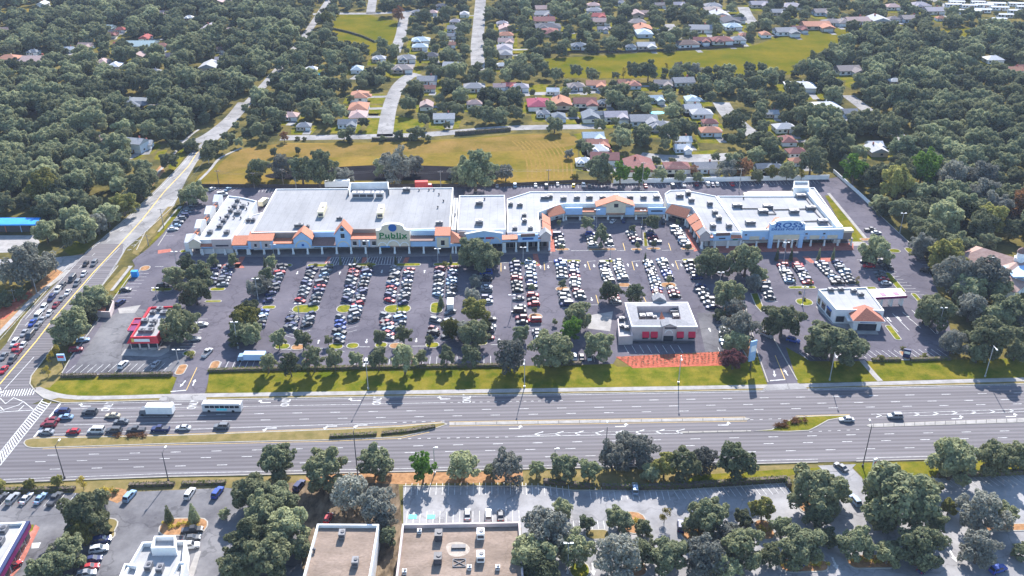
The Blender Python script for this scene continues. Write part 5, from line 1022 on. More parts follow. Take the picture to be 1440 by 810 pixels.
def sign(name, label, px, py, w, h, z0, m, pm, rot=0.0, posts=1, emblem=None, th=.5):
    c = G(px, py); r = empty(name, c, ANG + rot, label, 'sign')
    for i in range(posts):
        x = 0 if posts == 1 else (-w / 2 + w * i); b = MB(); b.tube([(x, 0, 0), (x, 0, z0 + .3)], .2, 8); b.build('post', pm, r)
    b = MB(); b.box((0, 0, z0 + h / 2), (w, th, h)); bd = b.build('board', m, r)
    if emblem:
        b = MB(); b.box((0, 0, z0 + h * .62), (w * .8, th + .08, h * .3)); b.build('emblem_panel', emblem, bd)
    return r
sign('pylon_sign', 'tall tilted blue and white pylon sign beside the bistro drive', 1054.5, 521, 2.6, 8, 4.0, mat('sign_pale_blue', (.26, .40, .58), var=.1), M_DARK, R(25), emblem=M_WALLW)
sign('pylon_sign', 'white and red roadside sign on a pole above the burger restaurant verge', 90, 518, 2.6, 2.6, 3.2, M_WALLB, M_DARK, emblem=M_RED)
sign('monument_sign', 'dark blue monument sign on mulch in the bank hedge', 1274, 503, 2.4, 3.2, .3, M_NAVY, M_DARK, R(-25), emblem=M_WALLW, th=.8)
sign('menu_board', 'orange and red menu board beside the burger restaurant patio', 235, 478, 2.2, 2.6, .6, M_ORNG, M_DARK, R(30), 2)
sign('flag_sign', 'small red and white leaning sign at the near entrance kerb', 1228, 661, 1.2, 3.6, .6, M_WALLW, M_DARK, R(20), emblem=M_SRED)
sign('donation_box', 'bright blue donation box at the car park edge by the side street', 190.5, 389, 2.6, 2.6, .1, M_BLUE, M_DARK, th=1.8)
for (x, y) in ((1011, 331), (1071, 329)): pass
b = Bld('trash_enclosure', 'mauve walled bin enclosure beside the oaks by the side street', 'bin enclosure', (135, 441))
p_ = [b.uv(*q, 0) for q in ((130, 446), (156, 447), (162, 431), (138, 429))]; b.block(p_, .2, 2.4, M_WALLM, M_CONC, t=.4); m_ = MB(); c = b.uv(143, 440); m_.box((c.x, c.y, 1), (3, 2, 1.6)); b.part('bin', m_, M_TILE)
def patio_table(px, py, label, m):
    c = G(px, py); r = empty('patio_umbrella', c, 0, label, 'patio umbrella'); b = MB(); b.tube([(0, 0, 0), (0, 0, 2.8)], .06, 6); b.build('pole', M_METAL, r); b = MB(); b.tube([(0, 0, 2.1), (0, 0, 2.9)], [1.7, .05], 8, cap=False); b.build('canopy', m, r); b = MB(); b.tube([(0, 0, .7), (0, 0, .78)], .6, 8); b.build('table_top', M_WALLW, r)
patio_table(236, 474.5, 'orange patio umbrella beside the burger restaurant tree', M_ORNG); patio_table(243, 478.5, 'white patio umbrella, the lower of two beside the burger restaurant', M_WALLW); patio_table(248, 475, 'white patio umbrella, the upper of two beside the burger restaurant', M_WALLW)
# ================================================================== VEHICLES
PAINT = {}
for nme, c in (('white', (.50, .50, .50)), ('silver', (.25, .26, .28)), ('grey', (.13, .14, .155)), ('charcoal', (.065, .07, .08)), ('black', (.018, .019, .024)), ('red', (.34, .02, .03)), ('maroon', (.16, .015, .03)), ('blue', (.02, .06, .28)), ('pale blue', (.20, .30, .41)), ('tan', (.42, .36, .26)), ('yellow', (.75, .52, .04)), ('navy', (.018, .03, .10))):
    m = mat('paint_' + nme.replace(' ', '_'), c, rough=.5, var=.03, spec=.3, world=False); m.node_tree.nodes['Principled BSDF'].inputs['Coat Weight'].default_value = .08; m.node_tree.nodes['Principled BSDF'].inputs['Coat Roughness'].default_value = .08; PAINT[nme] = m
M_TYRE = mat('tyre_rubber', (.02, .02, .02), rough=.85, var=.1); M_RIM = mat('rim_metal', (.45, .45, .47), rough=.35, metal=.6, var=.05); M_LAMP = mat('lamp_glass', (.7, .72, .72), rough=.15, var=.02); M_TAIL = mat('tail_lamp', (.35, .01, .01), rough=.2, var=.02)
KINDS = dict(
    sedan=dict(L=4.75, W=1.84, st=[(-2.375, .62, .80), (-2.2, .92, .88), (-1.5, .98, .92), (.9, .94, .92), (1.9, .82, .88), (2.25, .68, .80), (2.375, .5, .7)], gh=(-1.75, 1.15, -1.05, .25, .94, 1.45), wt=.66),
    hatchback=dict(L=4.2, W=1.78, st=[(-2.1, .7, .82), (-1.95, 1.0, .88), (-1.2, 1.02, .9), (.8, .98, .9), (1.65, .86, .86), (1.98, .7, .78), (2.1, .5, .7)], gh=(-1.95, 1.1, -1.45, .25, .98, 1.52), wt=.66),
    suv=dict(L=4.9, W=1.94, st=[(-2.45, .8, .88), (-2.35, 1.1, .94), (-1.2, 1.14, .97), (1.0, 1.12, .97), (2.0, 1.02, .93), (2.38, .85, .86), (2.45, .55, .78)], gh=(-2.3, 1.15, -1.95, .45, 1.1, 1.78), wt=.74),
    pickup=dict(L=5.7, W=1.98, st=[(-2.85, .95, .92), (-2.78, 1.12, .95), (-.8, 1.14, .97), (1.2, 1.12, .97), (2.3, 1.04, .94), (2.72, .88, .88), (2.85, .55, .8)], gh=(-.75, 1.35, -.55, .75, 1.1, 1.85), wt=.72),
    van=dict(L=5.3, W=2.0, st=[(-2.65, .9, .93), (-2.6, 1.15, .97), (-1.0, 1.2, .98), (1.2, 1.15, .98), (2.1, 1.0, .94), (2.5, .82, .88), (2.65, .55, .8)], gh=(-2.58, 1.7, -2.5, 1.0, 1.15, 2.05), wt=.84))
def make_car(kind, name, detail=False):
    k = KINDS[kind]; b = MB(); rings = []
    for x, zt, w_ in k['st']:
        w_ *= k['W'] / 2; rings.append([(x, -w_ * .96, .26), (x, -w_, .26 + (zt - .26) * .55), (x, -w_ * .9, zt), (x, w_ * .9, zt), (x, w_, .26 + (zt - .26) * .55), (x, w_ * .96, .26)])
    for a, c in zip(rings, rings[1:]):
        for i in range(6): j = (i + 1) % 6; b.face([a[i], c[i], c[j], a[j]])
    b.face(rings[0]); b.face(rings[-1][::-1])
    x0, x1, x2, x3, zb, zr = k['gh']; wb, wt = k['W'] / 2 * .9, k['wt']; zb -= .04
    lo = [(x0, -wb, zb), (x1, -wb, zb), (x1, wb, zb), (x0, wb, zb)]; hi = [(x2, -wt, zr), (x3, -wt, zr), (x3, wt, zr), (x2, wt, zr)]
    for i in range(4): j = (i + 1) % 4; b.face([lo[i], lo[j], hi[j], hi[i]])
    mid = [(p[0] * .97, p[1] * .9, zr + .05) for p in hi]
    for i in range(4): j = (i + 1) % 4; b.face([hi[i], hi[j], mid[j], mid[i]])
    b.face(mid)
    if kind == 'pickup':
        b.mi = 1; b.face([(-2.7, -.8, 1.155), (-.85, -.8, 1.155), (-.85, .8, 1.155), (-2.7, .8, 1.155)])
    o = b.build(name, [PAINT['white'], M_DARK])
    o.material_slots[0].link = 'OBJECT'; o.material_slots[0].material = PAINT['white']
    g = MB()
    def lerp3(a, c, t): return tuple(a[i] + (c[i] - a[i]) * t for i in range(3))
    for i in range(4):
        j = (i + 1) % 4; n = Vector((0, -1, .2)) if i == 0 else Vector((1, 0, .5)) if i == 1 else Vector((0, 1, .2)) if i == 2 else Vector((-1, 0, .4)); n = n.normalized() * .015
        segs = ((.06, .47), (.53, .94)) if i in (0, 2) else ((.05, .95),)
        if kind == 'van' and i in (0, 2): segs = ((.62, .95), (.1, .58)) if i == 0 else ((.05, .38), (.42, .9))
        for a, c in segs:
            A, C = lerp3(lo[i], lo[j], a), lerp3(lo[i], lo[j], c); D, E = lerp3(hi[i], hi[j], a), lerp3(hi[i], hi[j], c)
            g.face([tuple(Vector(lerp3(p, q, t)) + n) for p, q, t in ((A, D, .06), (C, E, .06), (C, E, .94), (A, D, .94))])
    g.build('window_glass', M_GLASS, o)
    for sx in (-1, 1):
        for sy in (-1, 1):
            wx = sx * k['L'] * .305; wb_ = MB(); wy = sy * k['W'] / 2 * .9
            wb_.tube([(wx, wy - .11 * sy, .33), (wx, wy + .11 * sy, .33)], .33, 12); wb_.mi = 1; wb_.tube([(wx, wy + .10 * sy, .33), (wx, wy + .125 * sy, .33)], .2, 8); wb_.build('wheel', [M_TYRE, M_RIM], o)
    if detail:
        for sy in (-1, 1):
            d = MB(); d.box((k['L'] / 2 - .1, sy * .6, .66), (.2, .36, .16)); d.build('headlight', M_LAMP, o); d = MB(); d.box((-k['L'] / 2 + .07, sy * .66, .78), (.14, .3, .2)); d.build('tail_light', M_TAIL, o)
    return o
PROTO = {}; NCAR = 0
CARS = []
def car(p, ang, kind, colour, label, name='parked_car', group='cars parked around the shops', detail=False):
    global NCAR
    NCAR += 1; CARS.append((p, ang, kind, colour, label, name, group, detail))
def place_cars(limit=300):
    """the nearest three hundred stand as cars of their own, the far rest as one mass"""
    CARS.sort(key=lambda c: c[0][1]); far_b = MB(); mats = []
    def mi(m):
        if m not in mats: mats.append(m)
        return mats.index(m)
    for n, (p, ang, kind, colour, label, name, group, detail) in enumerate(CARS):
        key = (kind, name, detail)
        if n >= limit:
            key = next(k for k in [key] + list(PROTO) if k in PROTO and k[0] == kind); src = PROTO[key]; M = Matrix.Translation((p[0], p[1], .08)) @ Matrix.Rotation(ang, 4, 'Z')
            for o in [src] + list(src.children):
                vs = [M @ v.co for v in o.data.vertices]
                for f in o.data.polygons:
                    m = o.data.materials[f.material_index]; m = PAINT[colour] if o is src and f.material_index == 0 else m; far_b.mi = mi(m); far_b.face([vs[i] for i in f.vertices])
            continue
        if key not in PROTO: PROTO[key] = o = make_car(kind, name, detail)
        else:
            src = PROTO[key]; o = link_copy(src, None, name)
            for ch in src.children: link_copy(ch, o, ch.name.split('.')[0])
        o.material_slots[0].material = PAINT[colour]; o.location = (p[0], p[1], .08); o.rotation_euler = (0, 0, ang); tag(o, label, 'car', group)
    if far_b.f: far_b.build('far_parked_cars', mats, kind='stuff')
CODE = {'w': ['white', 'white', 'silver', 'grey', 'pale blue', 'navy', 'charcoal', 'black', 'grey'], 's': ['silver', 'grey', 'grey', 'pale blue', 'navy'], 'k': ['charcoal', 'black', 'grey', 'navy'], 'r': ['red'], 'm': ['maroon'], 'b': ['blue'], 'B': ['pale blue'], 'y': ['yellow'], 'K': ['black'], 'p': ['navy'], 'g': ['grey'], 't': ['tan']}
def pick(ch): return rnd.choice(CODE[ch])
def kindr(): return rnd.choices(['sedan', 'suv', 'hatchback', 'pickup', 'van'], [46, 32, 12, 6, 4])[0]
def col(x0, y0, x1, y1, s, ang, bay, side, marks=True, pad=0):
    a, c = G(x0, y0), G(x1, y1); n = len(s); d = (c - a).normalized()
    st = (c - a) / max(1, n - 1); h = ANG + R(ang); hv = Vector((math.cos(h), math.sin(h)))
    for i in range(-pad, n + 1 + pad):
        if marks: m_ = a + st * (i - .5); dash(mk, m_ - hv * 2.6, m_ + hv * 2.6, .13)
    j = 0
    for i, ch in enumerate(s):
        if ch == '.': continue
        kd, cl = kindr(), pick(ch); tx = f' in {side} file of' if side else ' in'
        car(a + st * i + Vector((rnd.gauss(0, .12), rnd.gauss(0, .08))), h + (math.pi if rnd.random() < .4 else 0) + R(rnd.gauss(0, 1.5)), kd, cl, f'{cl} {kd}, {ordw(j)} from shops{tx} the {bay}'); j += 1
SS, WS = 'street-side', 'wood-side'; V = 27
col(397, 376.5, 377, 425, 'kgrskkgkw.k', V, 'first tree lined bay', WS); col(370, 440, 364.5, 461, 'bswkk', V, 'first tree lined bay, below its island', '')
col(439, 380, 422, 424, 'sswskskgr', -V, 'second bay', SS); col(460, 378, 442, 428.5, 'ksswsrkkws', V, 'second bay', WS); col(413, 446.5, 409, 463, 'kkwks', -V, 'second bay below its island', SS, pad=2); col(436, 444, 431, 459, 'kkgk', V, 'second bay below its island', WS, pad=2)
col(499, 377, 488, 424, 'krmgskwsw', -V, 'third bay', SS); col(517, 380, 497, 452, 'ksskskkwkgrwkww', V, 'third bay', WS, pad=2); col(480, 448, 477, 482, 'kbbwsk', -V, 'third bay below its island', SS, pad=1)
col(556.5, 378.5, 548, 424, 'sskwsrwkr', -V, 'fourth bay', SS); col(576, 381.5, 567, 428, 'rskwkkswk', V, 'fourth bay', WS); col(543, 446.5, 548, 476, 'kgrkwrw', -V, 'fourth bay below its island', SS, pad=1); col(564, 443, 561, 464, 'wskk', V, 'fourth bay below its island', WS, pad=2)
col(619, 380, 615.5, 416, 'mkwksww', -V, 'fifth bay', SS); col(637, 378.5, 634, 416, 'mskwskkw', V, 'fifth bay', WS); col(613, 447, 609, 470, '.k.mk', -V, 'fifth bay below its island', SS); col(633, 441, 629, 474, 'k.gs.k', V, 'fifth bay below its truck', WS)
col(683, 376, 684.5, 426, 'bsbsk.wk.kw', 0, 'sixth oak shaded bay', WS); col(690, 451, 687, 477, 'w.ws.r', 0, 'sixth oak shaded bay, lower half', '')
col(724, 372.5, 731, 440, 'kkwsrwwk.k.gk', 0, 'seventh bay', SS); col(733, 449, 736, 462, 'mw.', 0, 'seventh bay near its foot', SS); col(745.5, 371, 750, 430, 'wwswsbs.rKr', 0, 'seventh bay', WS); col(752, 453, 759, 478, 'r..wws', 0, 'seventh bay near its foot', WS)
col(788, 369.5, 790.5, 391, 'bwgkw', 0, 'eighth bay', SS); col(793, 413, 797, 430, 'sssk', 0, 'eighth bay, lower part', SS); col(806.5, 371.5, 809, 405, 'kswkrsws', 0, 'eighth bay', WS); col(812, 411, 819, 424, 'rgs.', 0, 'eighth bay, lower part', WS)
col(849, 373, 857, 398, 'wwsswws', 0, 'ninth bay', SS); col(868.5, 369, 876, 394, 'swwskss', 0, 'ninth bay', WS); col(862, 417, 866, 426, 'rmk', 0, 'ninth bay between two round oaks', '')
col(911, 369.5, 922, 399, 'kskswsww', 0, 'tenth bay', SS); col(922, 404, 926, 417, 'kbrk', 0, 'tenth bay below its island', SS); col(930, 367.5, 941, 393, 'swksbbs', 0, 'tenth bay', WS); col(945.5, 408, 950, 418, 'wrw', 0, 'tenth bay below its island', WS)
col(968, 371, 1000, 434, 'wkkKk.kskkwp', 0, 'bay under the bistro drive oaks', ''); col(1015, 446, 1023, 486, 'kkwkwwsww', 0, 'bay beside the bistro', '')
col(785.5, 332, 788, 347, 'swwk', 0, 'forecourt row by the red walk', ''); col(830.5, 331, 834, 348, 'bswww', 0, 'forecourt row by round tree', SS); col(853.5, 336, 857, 348, 'kkw.', 0, 'forecourt row by round tree', WS)
col(887, 328, 895, 342, 'wkmk', 0, 'forecourt row by green strip', SS); col(914, 328, 921, 342, 'kkms', 0, 'forecourt row by green strip', WS); col(948.5, 320.5, 966, 347, 'wskwkmswk', 0, 'forecourt row by the tiled arcade', '')
col(1100.5, 375, 1111, 397, 'rswskks', 0, 'blue store bay by drive', SS); col(1120.5, 373, 1135.5, 399, 'rrkkkswr', 0, 'blue store bay by drive', WS)
col(1152.5, 372, 1178, 399, 'kskkwwsk', 0, 'blue store bay by bank', SS); col(1177, 370.5, 1197, 398, 'swwskkk', 0, 'blue store bay by bank', WS)
col(1216, 369, 1222, 376, 'kr', 0, 'row under the round oak', SS); col(1240, 369, 1250, 380, 'skk', 0, 'row under the round oak', WS); col(1237, 385, 1246, 400, 'swrw', 0, 'short row by the yellow strip', '')
col(1068.5, 391, 1083, 421, 'k.kssk', 0, 'row between the drive and the bank', ''); col(301, 377.5, 296, 400, 'swssk', 12, 'corner shops bay', SS); col(321, 377.5, 313, 402, 'kkskgws', 12, 'corner shops bay', WS)
col(272, 287, 243, 324, 'kkwssgksw', 8, 'row along the side street lawn', '', pad=1)
col(283, 318, 272, 345, '', 0, 'x', '') if False else None
for t in ((282, 449, 260, 496, 12, 12), (200, 385, 172, 424, 8, 9), (1297, 350, 1310, 384, 9, 0), (1250, 385, 1290, 415, 7, 0)):
    a, c = G(t[0], t[1]), G(t[2], t[3]); hv = Vector((math.cos(ANG), math.sin(ANG)))
    for i in range(t[4] + 1): m_ = a.lerp(c, i / t[4]); dash(mk, m_ - hv * 2.7, m_ + hv * 2.7, .13)
def vrow(x0, y0, x1, y1, n, lean=0.0, wd=.15, L=5.2):
    a, c = G(x0, y0), G(x1, y1); h = ANG + R(90 + lean); hv = Vector((math.cos(h), math.sin(h)))
    for i in range(n + 1): m_ = a.lerp(c, i / n); dash(mk, m_ - hv * L / 2, m_ + hv * L / 2, wd)
vrow(100, 519, 236, 516, 14, -14); vrow(300, 515, 356, 513, 6); vrow(500, 509, 690, 506, 20); vrow(800, 505, 835, 504, 4); vrow(1130, 501, 1200, 499, 8, 18); vrow(1212, 499, 1325, 496, 13, 18)
vrow(290, 266.5, 330, 267, 8, -20); vrow(700, 262.5, 860, 262, 34); vrow(868, 262.5, 1150, 256.5, 54); vrow(365, 268, 388, 268.5, 5)
vrow(570, 688, 735, 687, 19); vrow(740, 688, 800, 690, 7); vrow(830, 694, 940, 695, 13); vrow(950, 694, 1106, 686, 18, 14); vrow(1320, 678, 1440, 675, 13, 22); vrow(572, 729, 730, 727, 17); vrow(790, 742, 850, 742, 7); vrow(-10, 706, 100, 703, 7, -8); vrow(1012, 494, 1040, 493, 3)
for x, y in ((580.5, 727), (606, 727)): mk_c = None
b = MB()
for x, y in ((580.5, 727), (606, 727)): c = G(x, y); b.face([(c.x - 1.1, c.y - .8, .11), (c.x + 1.1, c.y - .8, .11), (c.x + 1.1, c.y + .8, .11), (c.x - 1.1, c.y + .8, .11)])
b.build('road_marking_blue', M_CYAN, kind='structure')
def one(x, y, ang, kind, colour, label, name='parked_car', group='cars parked around the shops', detail=False): return car(G(x, y), ANG + R(ang), kind, colour, label, name, group, detail)
for t in ((229, 404, 0, 'suv', 'black', 'black suv alone behind the burger restaurant trees'), (177, 409, 0, 'sedan', 'charcoal', 'charcoal sedan alone by the side street lawn'), (170, 427.5, 70, 'suv', 'navy', 'navy suv on the pale slab beside the bin enclosure'),
          (174, 515, 78, 'suv', 'white', 'white suv in the bottom row below the burger restaurant'), (220, 513.5, 78, 'sedan', 'silver', 'silver sedan in the bottom row below the burger restaurant'), (274, 478.5, 5, 'sedan', 'silver', 'silver sedan by the hedge corner of the burger restaurant patio'),
          (284, 458, 0, 'sedan', 'white', 'white sedan among empty bays beside the burger restaurant'), (117, 480, 12, 'sedan', 'pale blue', 'pale blue sedan under the oaks by the side street'), (107, 494, 12, 'suv', 'maroon', 'maroon suv under the oaks near the junction corner'),
          (299, 267.5, 60, 'hatchback', 'white', 'white hatchback in the rear yard, by the board fence corner'), (321, 267.5, 70, 'sedan', 'pale blue', 'pale blue sedan in the rear yard by the board fence'), (313, 275, 20, 'van', 'white', 'white van behind the corner shops'),
          (699, 262.5, 90, 'sedan', 'silver', 'silver sedan behind the supermarket end wall'), (724, 262, 90, 'suv', 'pale blue', 'pale blue suv in the rear lane beyond the discount store'),
          (753, 261.8, 90, 'sedan', 'white', 'white sedan in the rear lane, before the mown lines of the field'), (768, 263, 90, 'suv', 'charcoal', 'charcoal suv in the rear lane beside a wooden pole'), (784, 260.5, 90, 'sedan', 'silver', 'silver sedan in the rear lane next before the yellow car'), (806.7, 262.3, 80, 'hatchback', 'yellow', 'yellow hatchback in the rear lane'),
          (820.5, 261.5, 90, 'suv', 'white', 'white suv in the rear lane just past the yellow car'), (829, 263, 90, 'sedan', 'charcoal', 'charcoal sedan in the rear lane, second past the yellow car'), (907.6, 263, 90, 'sedan', 'red', 'red sedan in the rear lane behind the tan gable'), (945.5, 262.5, 90, 'suv', 'charcoal', 'charcoal suv in the rear lane by the roof gap'),
          (961, 261, 90, 'pickup', 'white', 'white pickup in the rear lane by the roof gap'), (979, 260.3, 90, 'sedan', 'maroon', 'maroon sedan in the rear lane before the white wall'), (995, 260.3, 90, 'suv', 'white', 'white suv in the rear lane between maroon and dark cars'), (1001.7, 261, 90, 'sedan', 'navy', 'navy sedan in the rear lane before the white wall'),
          (1008, 260.3, 90, 'hatchback', 'white', 'white hatchback in the rear lane before the white wall'), (1029, 260.3, 90, 'sedan', 'red', 'red sedan in the rear lane before the white wall'), (1224, 325, 0, 'pickup', 'charcoal', 'charcoal pickup in the side lane above the round oak'), (1232, 329, 0, 'sedan', 'white', 'white sedan in the side lane above the round oak'),
          (1302, 383, -30, 'suv', 'black', 'black suv at the kerb under the wood edge oaks'), (1078, 473, -50, 'suv', 'silver', 'silver suv on the bistro drive'), (1115, 480.5, -30, 'suv', 'blue', 'blue suv in the shade of the bank oak'),
          (807.5, 503.5, 88, 'suv', 'white', 'white suv nosed to the hedge between the big oaks'), (818, 504, 88, 'sedan', 'black', 'black sedan nosed to the hedge between two white cars'), (828.5, 503.5, 88, 'sedan', 'white', 'white sedan nosed to the hedge beside the yellow bush'),
          (515.5, 510.5, 88, 'sedan', 'white', 'white sedan nosed to the long hedge under the small trees'), (433, 512.5, 88, 'sedan', 'red', 'red sedan nosed to the long hedge under the small trees'), (583, 510, 88, 'suv', 'red', 'red suv nosed to the long hedge below the fourth bay'),
          (862, 312.5, 60, 'sedan', 'white', 'white sedan in the shade before the tan gable'), (877, 312, 80, 'sedan', 'navy', 'navy sedan in the shade before the tan gable'), (933, 313.5, 75, 'suv', 'black', 'black suv by the forecourt tree near the slanting tiles'), (265, 376.5, 5, 'sedan', 'maroon', 'maroon sedan half hidden by trees near the corner shops')):
    one(*t)
for i, (x, y, c, k_) in enumerate(((3, 703, 'charcoal', 'sedan'), (19, 703.5, 'silver', 'suv'), (38, 703, 'white', 'sedan'), (58, 703, 'pale blue', 'sedan'), (78, 704, 'charcoal', 'pickup'))): one(x, y, 80, k_, c, f'{c} {k_} nosed to the near hedge, {ordw(i)} along from the frame corner', detail=True)
for t in ((183, 700, 76, 'suv', 'pale blue', 'pale blue suv alone in the near row by the mulch tip'), (267.5, 696.5, 82, 'suv', 'white', 'white suv in the near row above the conical shrubs'), (306.5, 695, 76, 'suv', 'blue', 'dark blue suv in the near row beside the oak'),
          (144, 762, 14, 'suv', 'navy', 'navy suv beside the big island oak, uppermost of the slanted row'), (139.5, 775, 14, 'suv', 'white', 'white suv beside the big island oak in the slanted row'), (131, 789, 14, 'sedan', 'navy', 'navy sedan beside the big island oak in the slanted row'), (127, 800, 14, 'sedan', 'red', 'red sedan low in the slanted row, near the frame edge'), (122, 810, 14, 'suv', 'silver', 'silver suv at the frame edge in the slanted row'),
          (19, 799, 55, 'sedan', 'red', 'red sedan beside the purple banded restaurant'), (271, 748, 8, 'pickup', 'black', 'black pickup queueing beside the white tower restaurant'), (270, 759, 8, 'sedan', 'charcoal', 'charcoal sedan queueing beside the white tower restaurant'), (268, 770, 8, 'suv', 'white', 'white suv queueing beside the white tower restaurant'),
          (657.5, 726, 90, 'sedan', 'silver', 'silver sedan behind the broad flat roofed shop, near the blue stalls'), (687, 727, 90, 'suv', 'white', 'white suv behind the broad flat roofed shop'), (704, 727, 90, 'sedan', 'charcoal', 'charcoal sedan behind the broad flat roofed shop'), (421, 685, 70, 'suv', 'navy', 'navy suv in the shade of the verge oaks'), (462, 731, 80, 'hatchback', 'red', 'red hatchback behind the narrow flat roofed office'),
          (893, 690, 85, 'suv', 'pale blue', 'pale blue suv in deep shade below the large grey oak'), (957, 742, 80, 'suv', 'navy', 'navy suv between the dry thin tree and the oaks'), (1120, 797, 20, 'sedan', 'blue', 'blue sedan half hidden under the entrance oaks'), (1300, 802, 30, 'sedan', 'navy', 'navy sedan under the low oak, near the frame edge'), (1403, 803, 20, 'suv', 'blue', 'blue suv under the corner oaks')):
    one(*t, detail=True)
TG = 'cars on the roads'
for t in ((88, 581, 178, 'suv', 'navy', 'navy suv waiting at the boulevard stop line, outer lane'), (93, 588.5, 178, 'sedan', 'pale blue', 'pale blue sedan behind the stop line beside maroon cars'), (127, 581.5, 178, 'suv', 'charcoal', 'charcoal suv following in the outer boulevard lane'), (74, 592.5, 178, 'sedan', 'maroon', 'maroon sedan at the boulevard stop line, upper of two'), (69, 599.5, 178, 'suv', 'maroon', 'maroon suv at the boulevard stop line, lower of two'),
          (159, 586.5, 178, 'sedan', 'tan', 'tan sedan crossing in the open middle lane'), (171, 595, 178, 'sedan', 'grey', 'grey sedan alone in the inner through lane'), (66, 609.5, 178, 'sedan', 'silver', 'silver sedan first in the turn lane beside the median'), (103.5, 609, 178, 'hatchback', 'red', 'red hatchback in the turn lane beside the median'), (136, 608, 178, 'van', 'white', 'white van in the turn lane beside the median'),
          (161, 607.5, 178, 'suv', 'charcoal', 'charcoal suv in the turn lane just behind the white van'), (192, 606.5, 178, 'pickup', 'charcoal', 'charcoal pickup in the turn lane beside the median'), (226, 605.5, 178, 'pickup', 'navy', 'navy pickup in the turn lane beside the planted median'), (258, 603.8, 178, 'sedan', 'white', 'white sedan in the turn lane, second from its end'), (312, 602, 178, 'suv', 'grey', 'grey suv last in the turn lane'),
          (1258, 587.5, 178, 'suv', 'silver', 'silver suv entering the turn lane past the leafy median'), (1190, 592, 178, 'sedan', 'white', 'white sedan in the turn pocket below the leafy median'), (1182, 659, 120, 'sedan', 'grey', 'grey sedan at the mouth of the near entrance'), (1201.5, 706, 100, 'suv', 'pale blue', 'pale blue suv on the near entrance drive'), (292, 498, 75, 'pickup', 'white', 'white pickup with red load on the entry drive')):
    one(*t, 'car', TG)
q1 = [(70, 443, 'white'), (60, 452, 'silver'), (53, 461, 'grey'), (43, 474, 'charcoal'), (33, 488, 'white'), (26, 497, 'maroon'), (18, 508, 'charcoal'), (6, 522, 'red'), (79, 431, 'maroon'), (87, 422, 'grey'), (96, 413, 'white'), (109, 400, 'grey'), (118.5, 387, 'white'), (133, 372, 'grey')]
q2 = [(54, 447, 'white'), (46, 456, 'blue'), (35, 470, 'silver'), (22, 484, 'white'), (23, 490.5, 'red'), (6, 503, 'grey'), (62, 435, 'white'), (73, 421, 'navy'), (82, 410, 'white'), (88, 404, 'charcoal'), (102, 394, 'charcoal'), (121, 373, 'black')]
for ln, q in (('inner', q1), ('outer', q2)):
    for i, (x, y, c) in enumerate(sorted(q, key=lambda t: -t[1])):
        d = G(x + 10, y - 12) - G(x, y); kd = kindr(); car(G(x, y), math.atan2(d.y, d.x) + math.pi, kd, c, f'{c} {kd} queueing in {ln} side street lane, {ordw(i)} from the junction', 'car', TG)
place_cars()
# --- lorries, bus
def big(name, label, cat, px, py, ang, L, W, H, m, cabm, cab=2.2, name2='cargo_box'):
    r = empty(name, G(px, py), ANG + R(ang), label, cat); b = MB(); b.box((-cab / 2, 0, .9 + (H - .9) / 2), (L - cab - .25, W, H - .9)); b.build(name2, m, r)
    b = MB(); x0 = L / 2 - cab; pr = [(x0, .5), (L / 2, .5), (L / 2, 1.3), (L / 2 - .5, 2.3), (x0, 2.4)]; w2 = W / 2 * .92
    b.face([(x, -w2, z) for x, z in pr]); b.face([(x, w2, z) for x, z in pr][::-1])
    for i in range(5): j = (i + 1) % 5; b.face([(pr[j][0], -w2, pr[j][1]), (pr[i][0], -w2, pr[i][1]), (pr[i][0], w2, pr[i][1]), (pr[j][0], w2, pr[j][1])])
    cb = b.build('cab', cabm, r); b = MB(); b.face([(L / 2 - .02, -w2 * .9, 1.4), (L / 2 - .02, w2 * .9, 1.4), (L / 2 - .44, w2 * .85, 2.2), (L / 2 - .44, -w2 * .85, 2.2)]); b.build('windscreen', M_GLASS, cb)
    b = MB(); b.box((-.3, 0, .72), (L - .8, W * .5, .3)); b.build('chassis', M_DARK, r)
    for x in (L / 2 - 1.0, -L / 2 + 1.5):
        for s in (-1, 1): b = MB(); b.tube([(x, s * (W / 2 - .28), .48), (x, s * (W / 2 - .02), .48)], .48, 12); b.build('wheel', M_TYRE, r)
    return r
big('box_truck', 'white box truck parked in the fifth bay', 'truck', 633.5, 432, 91, 8.2, 2.5, 3.4, M_WALLW, PAINT['white'])
big('box_truck', 'white lorry with a long box crossing in the upper boulevard lanes', 'truck', 222, 582.5, 178, 11, 2.5, 3.6, M_WALLW, PAINT['grey'])
big('box_truck', 'long pale blue trailer parked along the hedge near the entry drive', 'truck', 355, 507, 178, 10, 2.6, 3.2, M_WALLB, PAINT['pale blue'])
big('box_truck', 'cream lorry backed against the corner shops yard', 'truck', 372, 288, 75, 8, 2.5, 3.2, M_CREAM, PAINT['white'])
big('box_truck', 'long white trailer standing behind the supermarket roof', 'truck', 478, 264, 2, 15, 2.6, 4.2, M_WALLW, PAINT['white'])
big('box_truck', 'red trailer standing behind the supermarket roof', 'truck', 596, 265, 2, 9, 2.6, 4.0, mat('dull_red', (.5, .06, .05), var=.1), PAINT['red'])
bus = empty('city_bus', G(314, 577), ANG + R(178), 'long white city bus with a cyan panel in the upper boulevard lane', 'bus'); b = MB(); b.box((0, 0, 1.75), (12.5, 2.5, 2.7)); b.box((0, 0, 3.15), (11.8, 2.2, .2)); b.build('body', PAINT['white'], bus)
